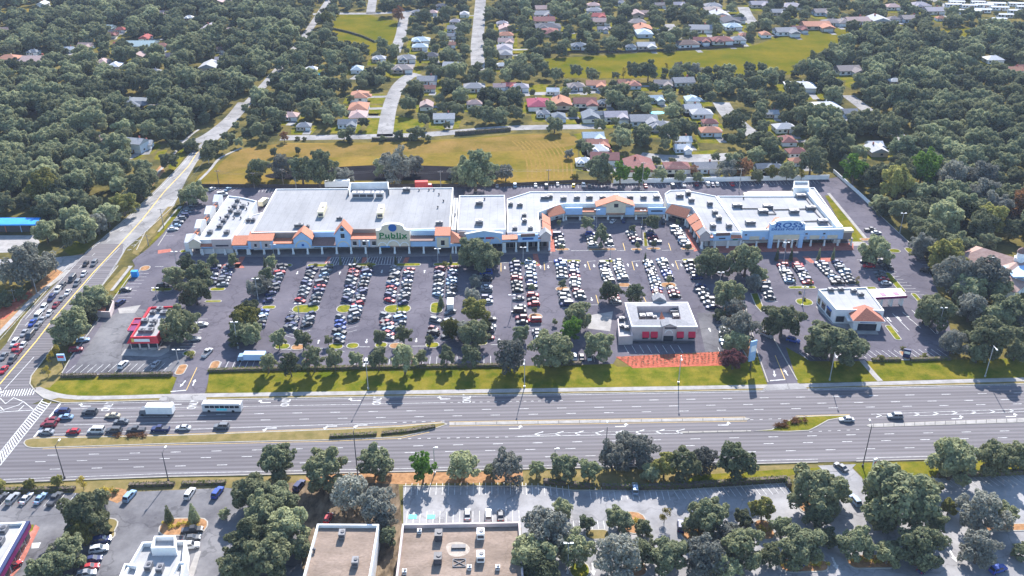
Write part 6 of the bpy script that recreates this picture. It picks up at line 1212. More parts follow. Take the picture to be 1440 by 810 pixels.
for s in (-1, 1):
    for i in range(7): b = MB(); b.box((-5 + i * 1.6, s * 1.26, 2.2), (1.4, .06, .9)); b.build('window', M_GLASS, bus)
    b = MB(); b.box((0, s * 1.27, 1.2), (3.4, .05, .8)); b.build('side_panel', M_CYAN, bus)
    for x in (-3.6, 4.2): b = MB(); b.tube([(x, s * 1.0, .5), (x, s * 1.27, .5)], .5, 12); b.build('wheel', M_TYRE, bus)
b = MB(); b.box((6.26, 0, 2.1), (.06, 2.2, 1.3)); b.build('windscreen', M_GLASS, bus)
mk.build('white_road_markings', M_PAINT, kind='structure'); my.build('yellow_road_markings', M_YPAINT, kind='structure')
print('cars', NCAR)
# ================================================================== HOUSES
ROOFC = {}
for nme, c in (('pale grey', (.50, .50, .51)), ('grey', (.33, .33, .35)), ('slate', (.22, .25, .29)), ('dark grey', (.15, .15, .17)), ('white', (.78, .78, .78)), ('taupe', (.34, .28, .26)), ('pink brown', (.46, .31, .28)), ('lilac grey', (.40, .36, .40)),
               ('orange', (.60, .24, .12)), ('terracotta', (.50, .19, .12)), ('red', (.52, .10, .08)), ('crimson', (.45, .06, .12)), ('red brown', (.34, .13, .11)), ('brown', (.24, .16, .13)), ('teal', (.30, .44, .47)), ('pale blue', (.45, .58, .66)), ('pink', (.60, .38, .34))):
    g_ = sum(c) / 3; c = tuple((v * .66 + g_ * .34) * .74 for v in c)
    ROOFC[nme] = mat('shingle_' + nme.replace(' ', '_'), c, rough=.9, var=.12, scale=1.2, speck=.2, blot=.15)
M_HW = [mat('house_stucco_' + n, c, var=.06, rough=.9) for n, c in (('cream', (.72, .68, .58)), ('white', (.78, .78, .76)), ('blue_grey', (.52, .58, .64)), ('tan', (.55, .45, .35)))]
M_DOOR = mat('house_door', (.25, .12, .08), var=.1); M_GAR = mat('garage_door', (.74, .73, .70), var=.04)
HK = {}
def house_proto(kind):
    r = bpy.data.objects.new('house', None); COL.objects.link(r); W, D, ze = 14.0, 11.0, 2.9
    if kind == 'mobile': W, D, ze = 14, 5.4, 2.7
    if kind == 'tall': W, D, ze = 14, 11, 5.8
    b = MB(); b.box((0, 0, ze / 2), (W - 1, D - 1, ze))
    if kind == 'ell': b.box((W * .27, -D * .62, ze / 2), (6, 5, ze))
    if kind in ('gable', 'tall', 'ell'):
        for s in (-1, 1): x = s * (W / 2 - .5); q = [(x, -D / 2 + .5, ze), (x, D / 2 - .5, ze), (x, 0, ze + D * .19)]; b.face(q if s > 0 else q[::-1])
    wl = b.build('wall', M_HW[0], r)
    b = MB(); rise = D * .21 if kind != 'mobile' else .7
    gable_roof(b, -W / 2, W / 2, -D / 2, D / 2, ze, ze + rise, hip0=0 if kind in ('gable', 'tall', 'ell', 'mobile') else D * .45, hip1=0 if kind in ('gable', 'tall', 'ell', 'mobile') else D * .45)
    if kind == 'ell': gable_roof(b, -D * .62 - 3.4, 0, W * .27 - 3.6, W * .27 + 3.6, ze + .01, ze + 1.7, axis='y')
    if kind == 'hip2': gable_roof(b, -D * .7, 1, -W * .36, W * .02, ze + .01, ze + 1.6, hip0=2.2, axis='y')
    rf = b.build('roof', ROOFC['grey'], r)
    if kind in ('gable', 'tall'): b = MB(); b.box((W * .2, D * .12, ze + rise + .1), (.9, .7, 1.6)); b.build('chimney', M_BRICKP, rf)
    if kind in ('hip', 'hip2'): b = MB(); b.tube([(W * .1, D * .1, ze + rise * .7), (W * .1, D * .1, ze + rise + .5)], .18, 5); b.build('vent_pipe', M_WALLW, rf)
    yf = -D / 2 + .47
    for x in ((-4.5, -1.0) if kind != 'mobile' else (-4.6, -2.2, 2.6, 5.0)):
        for z in ((1.5,) if kind != 'tall' else (1.5, 4.3)):
            b = MB(); b.face([(x - .8, yf, z - .6), (x + .8, yf, z - .6), (x + .8, yf, z + .6), (x - .8, yf, z + .6)]); w_ = b.build('window', M_GLASS, r)
            b = MB(); b.box((x, yf - .05, z - .68), (1.9, .14, .14)); b.build('sill', M_WALLW, w_)
    for s in (-1, 1):
        x = s * (W / 2 - .47); b = MB(); q = [(x, -1.8, .9), (x, -.2, .9), (x, -.2, 2.1), (x, -1.8, 2.1)]; b.face(q if s > 0 else q[::-1]); b.build('window', M_GLASS, r)
    b = MB(); b.face([(.6, yf - .01, 0), (1.6, yf - .01, 0), (1.6, yf - .01, 2.1), (.6, yf - .01, 2.1)]); b.build('door', M_DOOR, r)
    if kind != 'mobile':
        gx, gy = (W * .27, -D * .62 - 2.53) if kind == 'ell' else (4.2, yf - .01); b = MB(); b.face([(gx - 2.3, gy, .05), (gx + 2.3, gy, .05), (gx + 2.3, gy, 2.3), (gx - 2.3, gy, 2.3)]); b.build('garage_door', M_GAR, r)
    for ch in (wl, rf): ch.material_slots[0].link = 'OBJECT'; ch.material_slots[0].material = ch.data.materials[0]
    return r
HOUSES = []       # (x, y, radius, px, py)
def house(px, py, wpx, colr, zone, kind=None, yaw=None):
    s = scale_at(py) * .93; w_ = max(9.0, wpx / s); kind = kind or rnd.choices(['hip', 'hip2', 'gable', 'ell'], [35, 25, 22, 18])[0]
    c = G(px, py, 3.6); yaw = yaw if yaw is not None else (R(rnd.choice([2, 2, -4, 6, 92])) if w_ < 22 else R(2))
    W0 = 14.0; k = w_ / W0; k = min(1.75, k); asp = 1.0
    if abs(math.sin(yaw)) > .7: k = w_ / 11.0; k = min(1.5, k)
    HOUSES.append(dict(c=c, r=7.5 * k, k=k, px=px, py=py, w=wpx, col=colr, zone=zone, kind=kind, yaw=yaw))
for zone, kx, lst in (
    ('in the street wood', K(0, 0, 3.99), '30,158,60,pink brown 275,178,32,red 590,150,90,teal 675,155,50,red 630,182,50,red brown 480,247,75,pink brown 382,266,50,white 50,320,110,orange 205,327,140,pink brown 675,242,70,red 790,242,160,teal 912,247,70,terracotta 942,302,62,pink 778,302,62,pink brown 577,336,40,pink 915,66,62,pink 925,96,42,red 1060,90,50,white 1175,152,82,lilac grey 1300,166,92,pink brown 1250,327,80,lilac grey 1175,362,90,pale grey 866,390,60,grey 742,570,125,slate 800,795,95,pale grey 1230,267,30,brown 815,202,40,red 645,356,40,white 1235,6,60,pink 238,14,50,white 185,280,60,slate 575,762,46,pink'),
    ('beyond the pond field', K(360, 0, 3.99), '690,317,72,pale grey 845,318,95,grey 822,374,112,taupe 925,218,95,pale blue 920,252,82,pale blue 960,438,105,grey 972,482,56,terracotta 1100,358,95,pale grey 1090,238,55,orange 580,526,92,orange 577,592,102,orange 575,636,92,pink 512,678,96,slate 190,636,92,pink 268,692,60,grey 1055,648,112,pale grey 1225,478,112,grey 1225,567,82,pink brown 957,578,42,pink brown 978,302,82,dark grey 1365,472,52,pink 1422,467,42,red 1040,26,62,dark grey 985,62,62,pink 1112,150,72,grey 1120,112,62,lilac grey 1090,190,62,grey 1400,187,82,orange 1402,222,82,pink brown 1400,152,72,pink 1395,262,82,lilac grey 1400,292,72,grey 1382,122,62,lilac grey 1376,356,36,white 568,376,36,pale blue 310,376,44,white 905,60,60,grey 1170,70,50,pale grey'),
    ('before the long meadow', K(720, 0, 3.99), '45,477,92,lilac grey 360,472,92,taupe 470,462,102,orange 627,450,34,orange 686,462,54,terracotta 845,457,92,taupe 960,447,112,grey 147,572,116,crimson 277,567,102,orange 407,562,120,red brown 517,562,72,slate 800,542,84,pale blue 175,622,62,grey 262,642,52,slate 440,642,92,slate 580,637,122,lilac grey 735,660,142,grey 830,692,122,grey 1010,592,92,pale grey 1062,622,112,pale grey 1010,546,72,pale blue 1110,672,82,red brown 1112,722,112,orange 958,772,92,white 455,752,112,pale blue 478,792,112,terracotta 230,497,62,white'),
    ('before the long meadow', K(720, 203, 3.99), '480,12,112,white 520,62,150,red brown 715,112,152,red brown 925,112,134,red brown 1085,112,122,grey 1410,112,76,slate 955,4,82,white 402,78,52,white'),
    ('beyond the long meadow', K(720, 0, 3.99), '178,42,92,pink brown 170,72,92,grey 180,106,112,red brown 202,142,132,dark grey 212,172,92,red brown 455,22,72,pink 460,52,82,grey 475,82,82,red 500,112,92,pink brown 507,152,52,lilac grey 700,72,72,pink brown 700,117,92,taupe 735,152,92,orange 740,177,84,pale blue 375,247,82,slate 668,252,44,slate 750,247,94,pale grey 985,237,112,brown 1060,217,82,red brown 1175,217,112,red brown 1265,212,82,grey 1302,187,44,orange 1420,182,54,orange 1125,27,92,grey 1132,50,92,taupe 1165,74,112,pale grey 1190,92,62,orange 1225,112,112,dark grey 1237,140,92,pale blue 1057,152,122,grey 1385,17,92,lilac grey 935,17,62,lilac grey 610,8,60,grey 830,20,60,taupe'),
    ('beyond the long meadow', K(1080, 0, 3.99), '95,167,112,grey 172,152,74,red brown 265,132,142,orange 355,117,92,taupe 422,117,72,taupe 495,107,122,pink brown 620,102,112,pale grey 705,97,62,taupe 800,97,102,taupe 850,22,102,lilac grey 930,52,102,lilac grey 970,92,44,orange 130,27,112,lilac grey 60,60,80,grey 300,60,90,taupe 700,30,80,pink'),
    ('in the service lane wood', K(1080, 0, 3.99), '180,474,152,white 445,382,122,taupe 312,588,160,white 456,617,84,grey 20,622,62,pale grey 92,702,112,pale grey 110,772,64,red brown 1265,322,92,white 1382,382,84,orange 712,442,62,white 600,797,72,white 1430,367,40,terracotta'),
    ('in the service lane wood', K(1080, 203, 3.99), '38,117,102,slate 160,27,102,red brown 165,78,54,orange 610,17,92,pale grey')):
    for t in lst.replace(', ', ',').split(' '):
        pass
    toks = []; cur = ''
    for w_ in lst.split(' '):
        if w_ and (w_[0].isdigit()) and ',' in w_: toks.append(w_)
        else: toks[-1] += ' ' + w_
    for t in toks:
        x, y, wp, cl = t.split(',', 3); px, py = kx(float(x), float(y)); house(px, py, float(wp) / 3.99, cl, zone)
for x, y, wp in ((1040, 17, 82), (1130, 52, 112), (1130, 22, 80), (1200, 47, 92), (1212, 20, 92), (1280, 12, 92), (1300, 34, 90), (1330, 74, 84), (1400, 52, 92), (1330, 130, 112), (1262, 106, 72), (1424, 122, 70), (1395, 12, 82), (1060, 2, 80), (1300, 96, 74), (1440, 30, 80), (1180, 2, 70)):
    px, py = K(1080, 0, 3.99)(x, y); house(px, py, wp / 3.99, 'white', 'in the trailer park', 'mobile', R(-6))
house(191, 203, 27, 'pale grey', 'in the street wood', 'tall', R(-14)); house(1126, 118, 37, 'white', 'in the service lane wood', 'tall', R(4)) if False else None
M_PATIO = mat('pool_screen', (.55, .80, .82), var=.1)
PROT = {}
byz = {}
for h_ in HOUSES: byz.setdefault(h_['zone'], []).append(h_)
for zone, hs in byz.items():
    hs.sort(key=lambda q: q['c'].y); rows = []; cur = []
    for q in hs:
        if cur and q['c'].y - cur[0]['c'].y > 26: rows.append(cur); cur = []
        cur.append(q)
    rows.append(cur)
    for ri, row in enumerate(rows):
        row.sort(key=lambda q: q['c'].x)
        for ci, q in enumerate(row):
            kd = q['kind']
            if kd not in PROT: PROT[kd] = r = house_proto(kd)
            else:
                src = PROT[kd]; r = link_copy(src, None, 'house')
                for ch in src.children:
                    c_ = link_copy(ch, r, ch.name.split('.')[0])
                    for g_ in ch.children: link_copy(g_, c_, g_.name.split('.')[0])
            r.name = 'house' if kd != 'mobile' else 'mobile_home'
            r.location = (q['c'].x, q['c'].y, .03); r.rotation_euler = (0, 0, q['yaw']); r.scale = (q['k'], q['k'], .5 + .5 * min(1.2, q['k']))
            wm = rnd.choice(M_HW)
            for ch in r.children:
                nm = ch.name.split('.')[0]
                if nm == 'roof': ch.material_slots[0].material = ROOFC[q['col']]
                if nm == 'wall': ch.material_slots[0].material = wm if kd != 'mobile' else M_HW[1]
            form = {'hip': 'hipped', 'hip2': 'double hipped', 'gable': 'gabled', 'ell': 'cross gabled', 'tall': 'tall gabled', 'mobile': 'low flat'}[kd]
            tag(r, f'house with {form} {q["col"]} roof, {ordw(ci)} along {ordw(ri)} row {zone}', 'house', 'houses beyond the shops' if kd != 'mobile' else 'mobile homes')
print('houses', len(HOUSES))

lb = MB(); db_ = MB(); pb = MB()
for h in HOUSES:
    if h['zone'].endswith('trailer park'): continue
    c, k = h['c'], h['k']; ca, sa = math.cos(h['yaw']), math.sin(h['yaw'])
    def wp(x, y): return Vector((c.x + x * ca - y * sa, c.y + x * sa + y * ca))
    q = [wp(x + rnd.uniform(-1, 1), y + rnd.uniform(-1, 1)) for x, y in ((-10 * k, -15 * k), (0, -17 * k), (10 * k, -15 * k), (11 * k, 2), (9 * k, 9 * k), (-9 * k, 9 * k), (-11 * k, 0))]
    lb.poly(q, .02); d0, d1 = wp(4.2 * k, -5 * k), wp(4.2 * k + rnd.uniform(-1, 1), -16 * k); db_.strip([d0, d1], 4.6, .035)
lb.build('house_lawn', M_LAWN, kind='structure'); db_.build('driveway', M_STREET, kind='structure')
for x, y in ((968, 65.5), (924, 158.5), (449, 104), (1150, 147)): a_ = G(x, y); pb.poly([a_ + Vector((math.cos(i * .7) * 5, math.sin(i * .7) * 3.2)) for i in range(9)], .06)
pb.build('swimming_pool_water', M_CYAN, kind='structure')
# ================================================================== TREES
def crown_mesh(name, lobes, n, size, m, core=True, seed=1, flat=1.0):
    """leaf clumps spread through a crown of lobes (cx, cy, cz, r) in a unit of one crown radius"""
    global rnd
    old = rnd; rnd = random.Random(seed); b = MB(); wts = [l[3] ** 2 for l in lobes]
    def fn():
        while True:
            cx, cy, cz, r = rnd.choices(lobes, wts)[0]
            d = Vector((rnd.gauss(0, 1), rnd.gauss(0, 1), rnd.gauss(0, 1) * flat)).normalized(); rr = r * (1 - .32 * rnd.random() ** 1.6)
            p = Vector((cx, cy, cz)) + d * rr
            if d.z < -.55 and rnd.random() < .7: continue
            if any((p.x - l[0]) ** 2 + (p.y - l[1]) ** 2 + (p.z - l[2]) ** 2 < (l[3] * .74) ** 2 for l in lobes): continue
            return p, d
    leaf_cloud(b, fn, n, size, up=.25)
    if core:
        for cx, cy, cz, r in lobes:
            if r <= .3: continue
            q = r * .5 if r > .24 else 0; pts = []
            for k in range(3):
                z = cz + q * (-.75 + .75 * k); rad = q * (.66 if k != 1 else 1)
                pts.append([Vector((cx + rad * math.cos(a * math.pi / 3 + k), cy + rad * math.sin(a * math.pi / 3 + k), z)) for a in range(6)])
            for u, v in zip(pts, pts[1:]):
                for a in range(6): c = (a + 1) % 6; b.face([u[a], u[c], v[c], v[a]])
            b.face(pts[2]); b.face(pts[0][::-1])
    rnd = old
    me = b.mesh(name); me.materials.append(m); return me
def oak_lobes(rg, n, h=.62, spread=.66):
    """big limbs of the crown, each breaking into small leafy heads"""
    L = [(0, 0, h * .05, .5)]; big = []
    for i in range(n):
        a = i * 2.4 + rg.random() * .9; d = spread * math.sqrt((i + .6) / n) * rg.uniform(.8, 1.25); z = h * (1 - (d / .8) ** 2) * rg.uniform(.4, 1.1) - .05
        big.append((d * math.cos(a), d * math.sin(a), z, rg.uniform(.2, .36)))
    for i in range(n // 2 + 1):
        a = i * 4 * math.pi / (n + 1) + rg.random(); d = rg.uniform(.35, .68); big.append((d * math.cos(a), d * math.sin(a), rg.uniform(-.5, -.15), rg.uniform(.2, .34)))
    for x, y, z, r in big:
        L.append((x, y, z, r * .8))
        for k in range(3):
            v = Vector((rg.gauss(0, 1), rg.gauss(0, 1), rg.gauss(.3, .8))).normalized() * r * rg.uniform(.75, 1.05); L.append((x + v.x, y + v.y, z + v.z, r * rg.uniform(.35, .58)))
    return L
SPEC = {}   # kind -> list of (crown mesh, trunk mesh)
def trunk_mesh(name, h0, limbs, r0, seed):
    rg = random.Random(seed); b = MB(); b.tube([(0, 0, 0), (rg.gauss(0, .03), rg.gauss(0, .03), h0 * .55), (0, 0, h0)], [r0, r0 * .75, r0 * .6], 7)
    for i in range(limbs):
        a = i * 2 * math.pi / limbs + rg.random(); e = rg.uniform(.3, .55)
        b.tube([(0, 0, h0 * .8), (math.cos(a) * e * .45, math.sin(a) * e * .45, h0 + .22), (math.cos(a) * e, math.sin(a) * e, h0 + rg.uniform(.38, .6))], [r0 * .55, r0 * .36, r0 * .12], 5)
    me = b.mesh(name); me.materials.append(M_TRUNK); return me
# unit crowns: radius 1, centred on z = 0; trunk height given below the crown centre as base
def add_kind(kind, nvar, lobef, n, size, m, zc, limbs=4, r0=.07, flat=1.0):
    SPEC[kind] = dict(v=[], zc=zc)
    for i in range(nvar):
        rg = random.Random(hash(kind) % 1000 if False else sum(map(ord, kind)) + i * 17); SPEC[kind]['v'].append((crown_mesh('crown', lobef(rg), n, size, m, seed=i * 31 + len(kind), flat=flat), trunk_mesh('trunk', zc * .78, limbs, r0, i + 3)))
add_kind('oak', 6, lambda g: oak_lobes(g, 11), 5200, .058, L_OAK, .92)
add_kind('round', 3, lambda g: oak_lobes(g, 8, .8, .55), 2600, .075, L_OAK, 1.2, 3, .06)
add_kind('dark', 3, lambda g: oak_lobes(g, 9, .75), 4400, .058, L_DARK, .9)
add_kind('olive', 2, lambda g: oak_lobes(g, 10), 4400, .058, L_OLIVE, .92)
add_kind('grey', 3, lambda g: oak_lobes(g, 12, .7, .7), 4400, .055, L_GREY, .9)
add_kind('rust', 1, lambda g: oak_lobes(g, 8, .8), 1600, .07, L_RUST, 1.05)
add_kind('bright', 1, lambda g: oak_lobes(g, 8, .9), 1900, .075, L_BRIGHT, 1.1)
add_kind('purple', 1, lambda g: oak_lobes(g, 9, .6), 2200, .065, L_PURPLE, .9)
add_kind('cone', 2, lambda g: [(0, 0, -.9 + .32 * i, .62 * (1 - i / 8.5) + .05) for i in range(8)], 1400, .085, L_DARK, 1.15, 0, .07)
add_kind('thin', 2, lambda g: [(g.uniform(-.5, .5), g.uniform(-.5, .5), g.uniform(-.6, .7), g.uniform(.22, .36)) for _ in range(7)], 700, .06, L_YELL, 1.3, 5, .05)
add_kind('shrub', 2, lambda g: oak_lobes(g, 5, .6), 700, .1, L_OLIVE, .55, 3, .05)
def palm():
    b = MB(); rg = random.Random(5)
    for i in range(22):
        a = i * 2.4; el = rg.uniform(-.5, .9); pr = None; d = Vector((math.cos(a), math.sin(a), 0)); n = Vector((-d.y, d.x, 0))
        for k in range(6):
            t = k / 5; p = d * t * math.cos(el) + Vector((0, 0, t * math.sin(el) - .75 * t * t)); w_ = .14 * math.sin(math.pi * (.15 + .8 * t))
            cu = (p - n * w_, p + Vector((0, 0, .05)), p + n * w_)
            if pr: b.face([pr[0], cu[0], cu[1], pr[1]]); b.face([pr[1], cu[1], cu[2], pr[2]])
            pr = cu
    me = b.mesh('crown'); me.materials.append(L_OLIVE); return me
SPEC['palm'] = dict(v=[(palm(), trunk_mesh('trunk', 2.3, 0, .07, 2))], zc=2.4)
DESC = dict(oak='leafy oak', round='small round tree', dark='dark green tree', olive='olive green tree', grey='grey green tree', rust='rust brown tree', bright='bright green tree', purple='dark purple leaved tree', cone='dark conical shrub', thin='thin dry yellow tree', shrub='low leafy shrub', palm='palm tree')
NTREE = 0; TREEPOS = []
def tree_at(c, rad, kind, label, group, vs=None, hmul=1.0):
    global NTREE
    sp = SPEC[kind]; i = rnd.randrange(len(sp['v'])); cm, tm = sp['v'][i]; NTREE += 1
    nm = 'shrub' if kind in ('shrub', 'cone') else 'palm_tree' if kind == 'palm' else 'tree'
    r = empty(nm, c, rnd.random() * 6.28, label, 'shrub' if nm == 'shrub' else 'tree', group)
    zs = rad * (vs or 1) * hmul; zc = sp['zc'] * zs
    t = bpy.data.objects.new('trunk', tm); COL.objects.link(t); t.parent = r; t.scale = (rad, rad, zs)
    o = bpy.data.objects.new('crown', cm); COL.objects.link(o); o.parent = r; o.location = (0, 0, zc); o.scale = (rad, rad, zs)
    TREEPOS.append((c.x, c.y, rad)); return r
def grove(where, lst, group, kind='oak', end='counting away from the side street'):
    """lst: 'px,py,width[,kind[,stretch]] ...' crown centres in the photo"""
    items = []
    for tk in lst.split():
        q = tk.split(','); px, py, wd = map(float, q[:3]); k = q[3] if len(q) > 3 and q[3] else kind; vs = float(q[4]) if len(q) > 4 else 1.0
        rad = wd / scale_at(py) / 2 * 1.12; zc = SPEC[k]['zc'] * rad * vs
        for _ in range(3): c = G(px, py, zc + rad * .12); 
        rad = rad * (HC - zc) / HC; c = G(px, py, SPEC[k]['zc'] * rad * vs + rad * .12); items.append((c, rad, k, vs))
    items.sort(key=lambda t: t[0].x); cnt = {}
    for c, rad, k, vs in items:
        j = cnt.get(k, 0); cnt[k] = j + 1; tot = sum(1 for t in items if t[2] == k)
        lb = f'{DESC[k]} {where}' + (f', {ordw(j)} from the street' if tot > 1 else '')
        tree_at(c, rad, k, lb, group, vs)
grove('in the hedge row above the boulevard lawn', '376,507,28 407.6,510,32 440,502,34 470,502,30 500,503,24 531.7,501,32 568,499,44 628,498,28 662,498,33 592,501,22', 'small trees along the long hedge', 'round')
grove('between the main car park and the boulevard', '717,496,46,grey,1.2 775,488,56 842,481,46 803,462,35,bright 812,441,42 732,468,26,dark 790,492,34', 'big oaks beside the bistro')
grove('on the planters at the foot of the bays', '391,474,27 425,475,29 461.5,477.5,14 533,472.5,24 567,470,26 604,477.5,15', 'planter trees', 'round')
grove('in the sixth bay', '669,434,42,olive 635.5,460,32,olive 667,467,42 650,462,30,grey 669,394,20,grey 664,414,23,grey 673,352,58 658,358,34 690,358,32 620,423,13,cone 682,458,22', 'trees of the sixth bay')
grove('in the tree strip of the first bay', '382,368,20,round 375,384,22,round 366,398,28,grey 358,404,26,grey 351,430,29 347,446,44,olive 352,467,34 338,462,36 330,475,24 336,440,26,olive', 'trees of the first bay')
grove('in the forecourt between the shop wings', '826,312,21 845.5,327,25 918.7,311,23 890,320.5,11 786,312.5,8 844.6,343.5,8 919.6,342.5,9 790,346.5,8 896.5,344.5,9 967,348,8 905,311,9 953,312,8', 'forecourt trees', 'round')
grove('on a car park island', '723,365.5,7 744.5,365,8 748,403,11 752,435.5,9 791,398,13 941,392,11 697,366,8 780,452,9', 'little island trees', 'round')
grove('planted before the shop fronts', '372,369,7,cone,1.4 478.5,366,6,cone,1.7 499,367.5,6,cone,1.6 556.5,366,6,cone,1.7 634,364.5,6,cone,1.7 907.6,361,6,cone,1.5 1093,358,8,cone,1.7 1113,358,8,cone,1.7 1152,358,7.5,cone,1.7 1172,358,8,cone,1.7 444,372,7,shrub 520,372,10,shrub 626,371,10,shrub', 'conical shrubs before the shops')
grove('in the island of the ninth bay', '858,408,33,dark 892,412,30,dark', 'ninth bay oaks')
grove('along the bistro drive', '998,362,46 1050,362,52 1018,372,30 1024,410,45 1035,432,33,grey 1042,458,52,grey 1036,476,40 1102,444.5,58 1060,395,26,grey 1012,440,20 1070,385,20', 'oaks of the bistro drive')
grove('beside the tilted blue sign', '1032,503,40,purple,.8', None)
grove('round the bank', '1175.5,475,84,oak,.75 1150,480,40 1204,483,36 1234.5,349,44 1223,356,26 1118,393,7,thin 1141,396,7,thin 1206,392,8,thin 1252,396,6,shrub 1315,431,58 1300,440,30 1270,489,8,shrub 1131,420,7,shrub 1125,411,5,shrub 1300,500,10,shrub 1240,503,12,shrub 1206,397,6,shrub', 'trees round the bank')
grove('about the cupola hall', '1345,385,62,grey 1388,388,66,grey 1365,402,54 1404,405,46 1300,343,40,grey 1330,353,56,olive 1308,330,48 1344,340,44 1422,433,52 1391,466,70 1342,479,38,grey 1431,472,36 1430,490,34 1366,430,44,grey 1404,440,44 1376,496,30,dark 1438,450,30,grey', 'oaks about the cupola hall')
grove('round the burger restaurant', '244,386,31 280,382,38 273,404,48 249,452,56 262,370,26,dark 136.6,413,40 115,425,35 100,452,50 88,466,40 125,440,26 80,492,18,thin 70,502,16,thin 268,498,12,shrub 228,406,8,shrub 66,520,14,thin', 'trees round the burger restaurant')
grove('before the corner shops', '299,365,19 327,364,18', 'trees before the corner shops', 'round')
grove('at the rear lane mouth', '272,268,36 258,276,18', 'lane mouth trees')
grove('about the blue canopy', '63,322,36 38,368,62,grey,1.1 104,303,36 84,316,26 28,411,20 3,418,26 12,384,30,grey 60,372,30,grey 130,288,32 150,298,40 172,283,38,olive 196,262,36 136,312,34,grey 206,245,32', 'trees about the blue canopy')
grove('on the near boulevard verge', '389,645,56 455.5,651,66 526.7,644,52 594,655,40,bright 652,650,48,oak,1.05 712,655,50,grey 793,652,43 829,660,36,dark 862,640,46,grey 900,632,50,grey 880,620,34,grey 935,652,40,olive 962,650,50 992,645,40,grey 1037,648,60,dark 755,658,26,dark 690,660,24 1343,640,74,oak 1400,641,56 1430,637,44 915,662,30', 'oaks of the near verge')
grove('in the thicket behind the near flat roofs', '353,687,60 387,695,52 369,716,62 404,733,62 345,757,66 387,748,56 493,690,56,grey 531,708,58,grey 545,752,30 375,782,70 332,790,56 315.5,720,17 420,768,40 400,705,40 540,735,34,grey', 'trees of the near thicket')
grove('over the pale near car park', '765,745,76,grey 748,775,72 808,768,52 790,712,30 871.6,727,43 935,722,22,thin 998,724,62 1046,727,30 1073,713,37,olive 870,780,72,grey 905,772,46 943,777,60 993,780,68,grey 1043,768,64 975,735,34 1085,778,36 760,800,60,dark 1020,800,50 905,742,30 1025,752,44,grey 1100,740,36,dark 825,735,26,dark', 'oaks over the pale car park')
grove('round the near entrance', '1150,684,84 1130,764,72 1178,690,40 1205,760,52 1250,775,42 1295,765,68 1270,690,108 1240,684,50 1305,684,44 1229,703,30,bright,.8 1335,712,26,olive 1383,717,66,grey 1412,720,40 1378,768,56,grey 1438,772,28 1165,755,30 1150,722,44,dark 1245,735,34 1320,735,30,dark', 'oaks round the near entrance')
grove('on the island of the frame corner lots', '117,714,70 95,772,54 112,745,44,olive 70,800,62 89,775,46,grey 148,742,19,dark 140,700,26 52,812,50', 'corner lot oaks')
grove('on the orange bed of the near car park', '236,723,18,cone,1.15 271,721,22,cone,1.0', 'conical shrubs of the orange bed')
grove('on the near verge at the frame corner', '80,675,19,olive 115,677,19,thin 41,680,18,olive 0,679,16,olive 162,690,10,shrub 222,678,8,shrub', 'small verge trees')
grove('round the pond', '363,236,32,dark 357,248,27,olive 396,231,36,grey 424,237,42,dark 447,235,50,dark,1.1 480,244,34,grey,.7 555,229,50,grey 583,229,30,grey 538,232,30 638,241,22,grey,.7 668,237,60,dark 650,240,34 711,240,26,grey 690,243,24,grey', 'pond side trees')
grove('standing alone in the brown field', '385,213,11,dark,1.2 418.5,211,9,dark,1.3 483,187,19 491,196,11,dark 399,191,14,rust 538,194,9,dark 418,194,8,shrub 428,195,7,shrub 602,193,10 780,172,26', 'field trees')
grove('behind the white boundary wall', '843,236,42,dark 808,248,13,shrub 873,241,30,bright 900,245,28,bright 928,242,22 800,215,14,grey 981,248,17 1023,235,30,grey 1048,234,28,rust 956,246,18 976,238,14,rust 1142,224,42 1108,238,28 1085,240,22,olive 1065,246,18 1128,243,14,yellow'.replace(',yellow', ',thin'), 'garden trees behind the wall')
grove('on the lower edge of the meadow', '842,101,8,palm 877,100,14,thin 912,98,28,dark 955,94,18,grey 978,96,20,grey 1093,96,6,palm 1116,92,7,palm 1124,91,7,palm 1147,86,30,dark 938,92,8,thin', 'meadow edge trees')
grove('on the small meadow', '536,61,19,dark 459,24,19,olive,1.3 560,18,20,rust', 'small meadow trees')
print('trees', NTREE)
# ---- the woods: ranks of oaks; the nearest stand as trees of their own, the rest is one far wood
VOID = [F1, F2, F3, F4, F5, POND, GP('118,357 181,304 224,263 252,234 272,211 300,185 345,140 395,85 428,44 458,0 486,-6 440,46 356,147 325,180 300,209 282,235 1150,250 1178,246 1290,350 1340,420 1600,420 1600,1200 -400,1200 -400,360 -60,366 20,362 78,360')]
VOID.append(GP('-100,300 62,300 66,340 100,352 60,420 -100,420'))
VOIDB = [(min(p[0] for p in q), max(p[0] for p in q), min(p[1] for p in q), max(p[1] for p in q)) for q in VOID]
LAWNW = [GP(t) for t in LAWNS]
WOOD_L = GP('-420,330 -420,-40 350,-40 440,30 380,90 320,160 255,222 190,288 120,345 60,305 -60,300'); WOOD_R = GP('1165,245 1150,225 1140,185 1080,120 1130,108 1180,80 1200,52 1240,60 1300,66 1440,45 1700,-10 1900,420 1350,345 1300,318 1250,300')
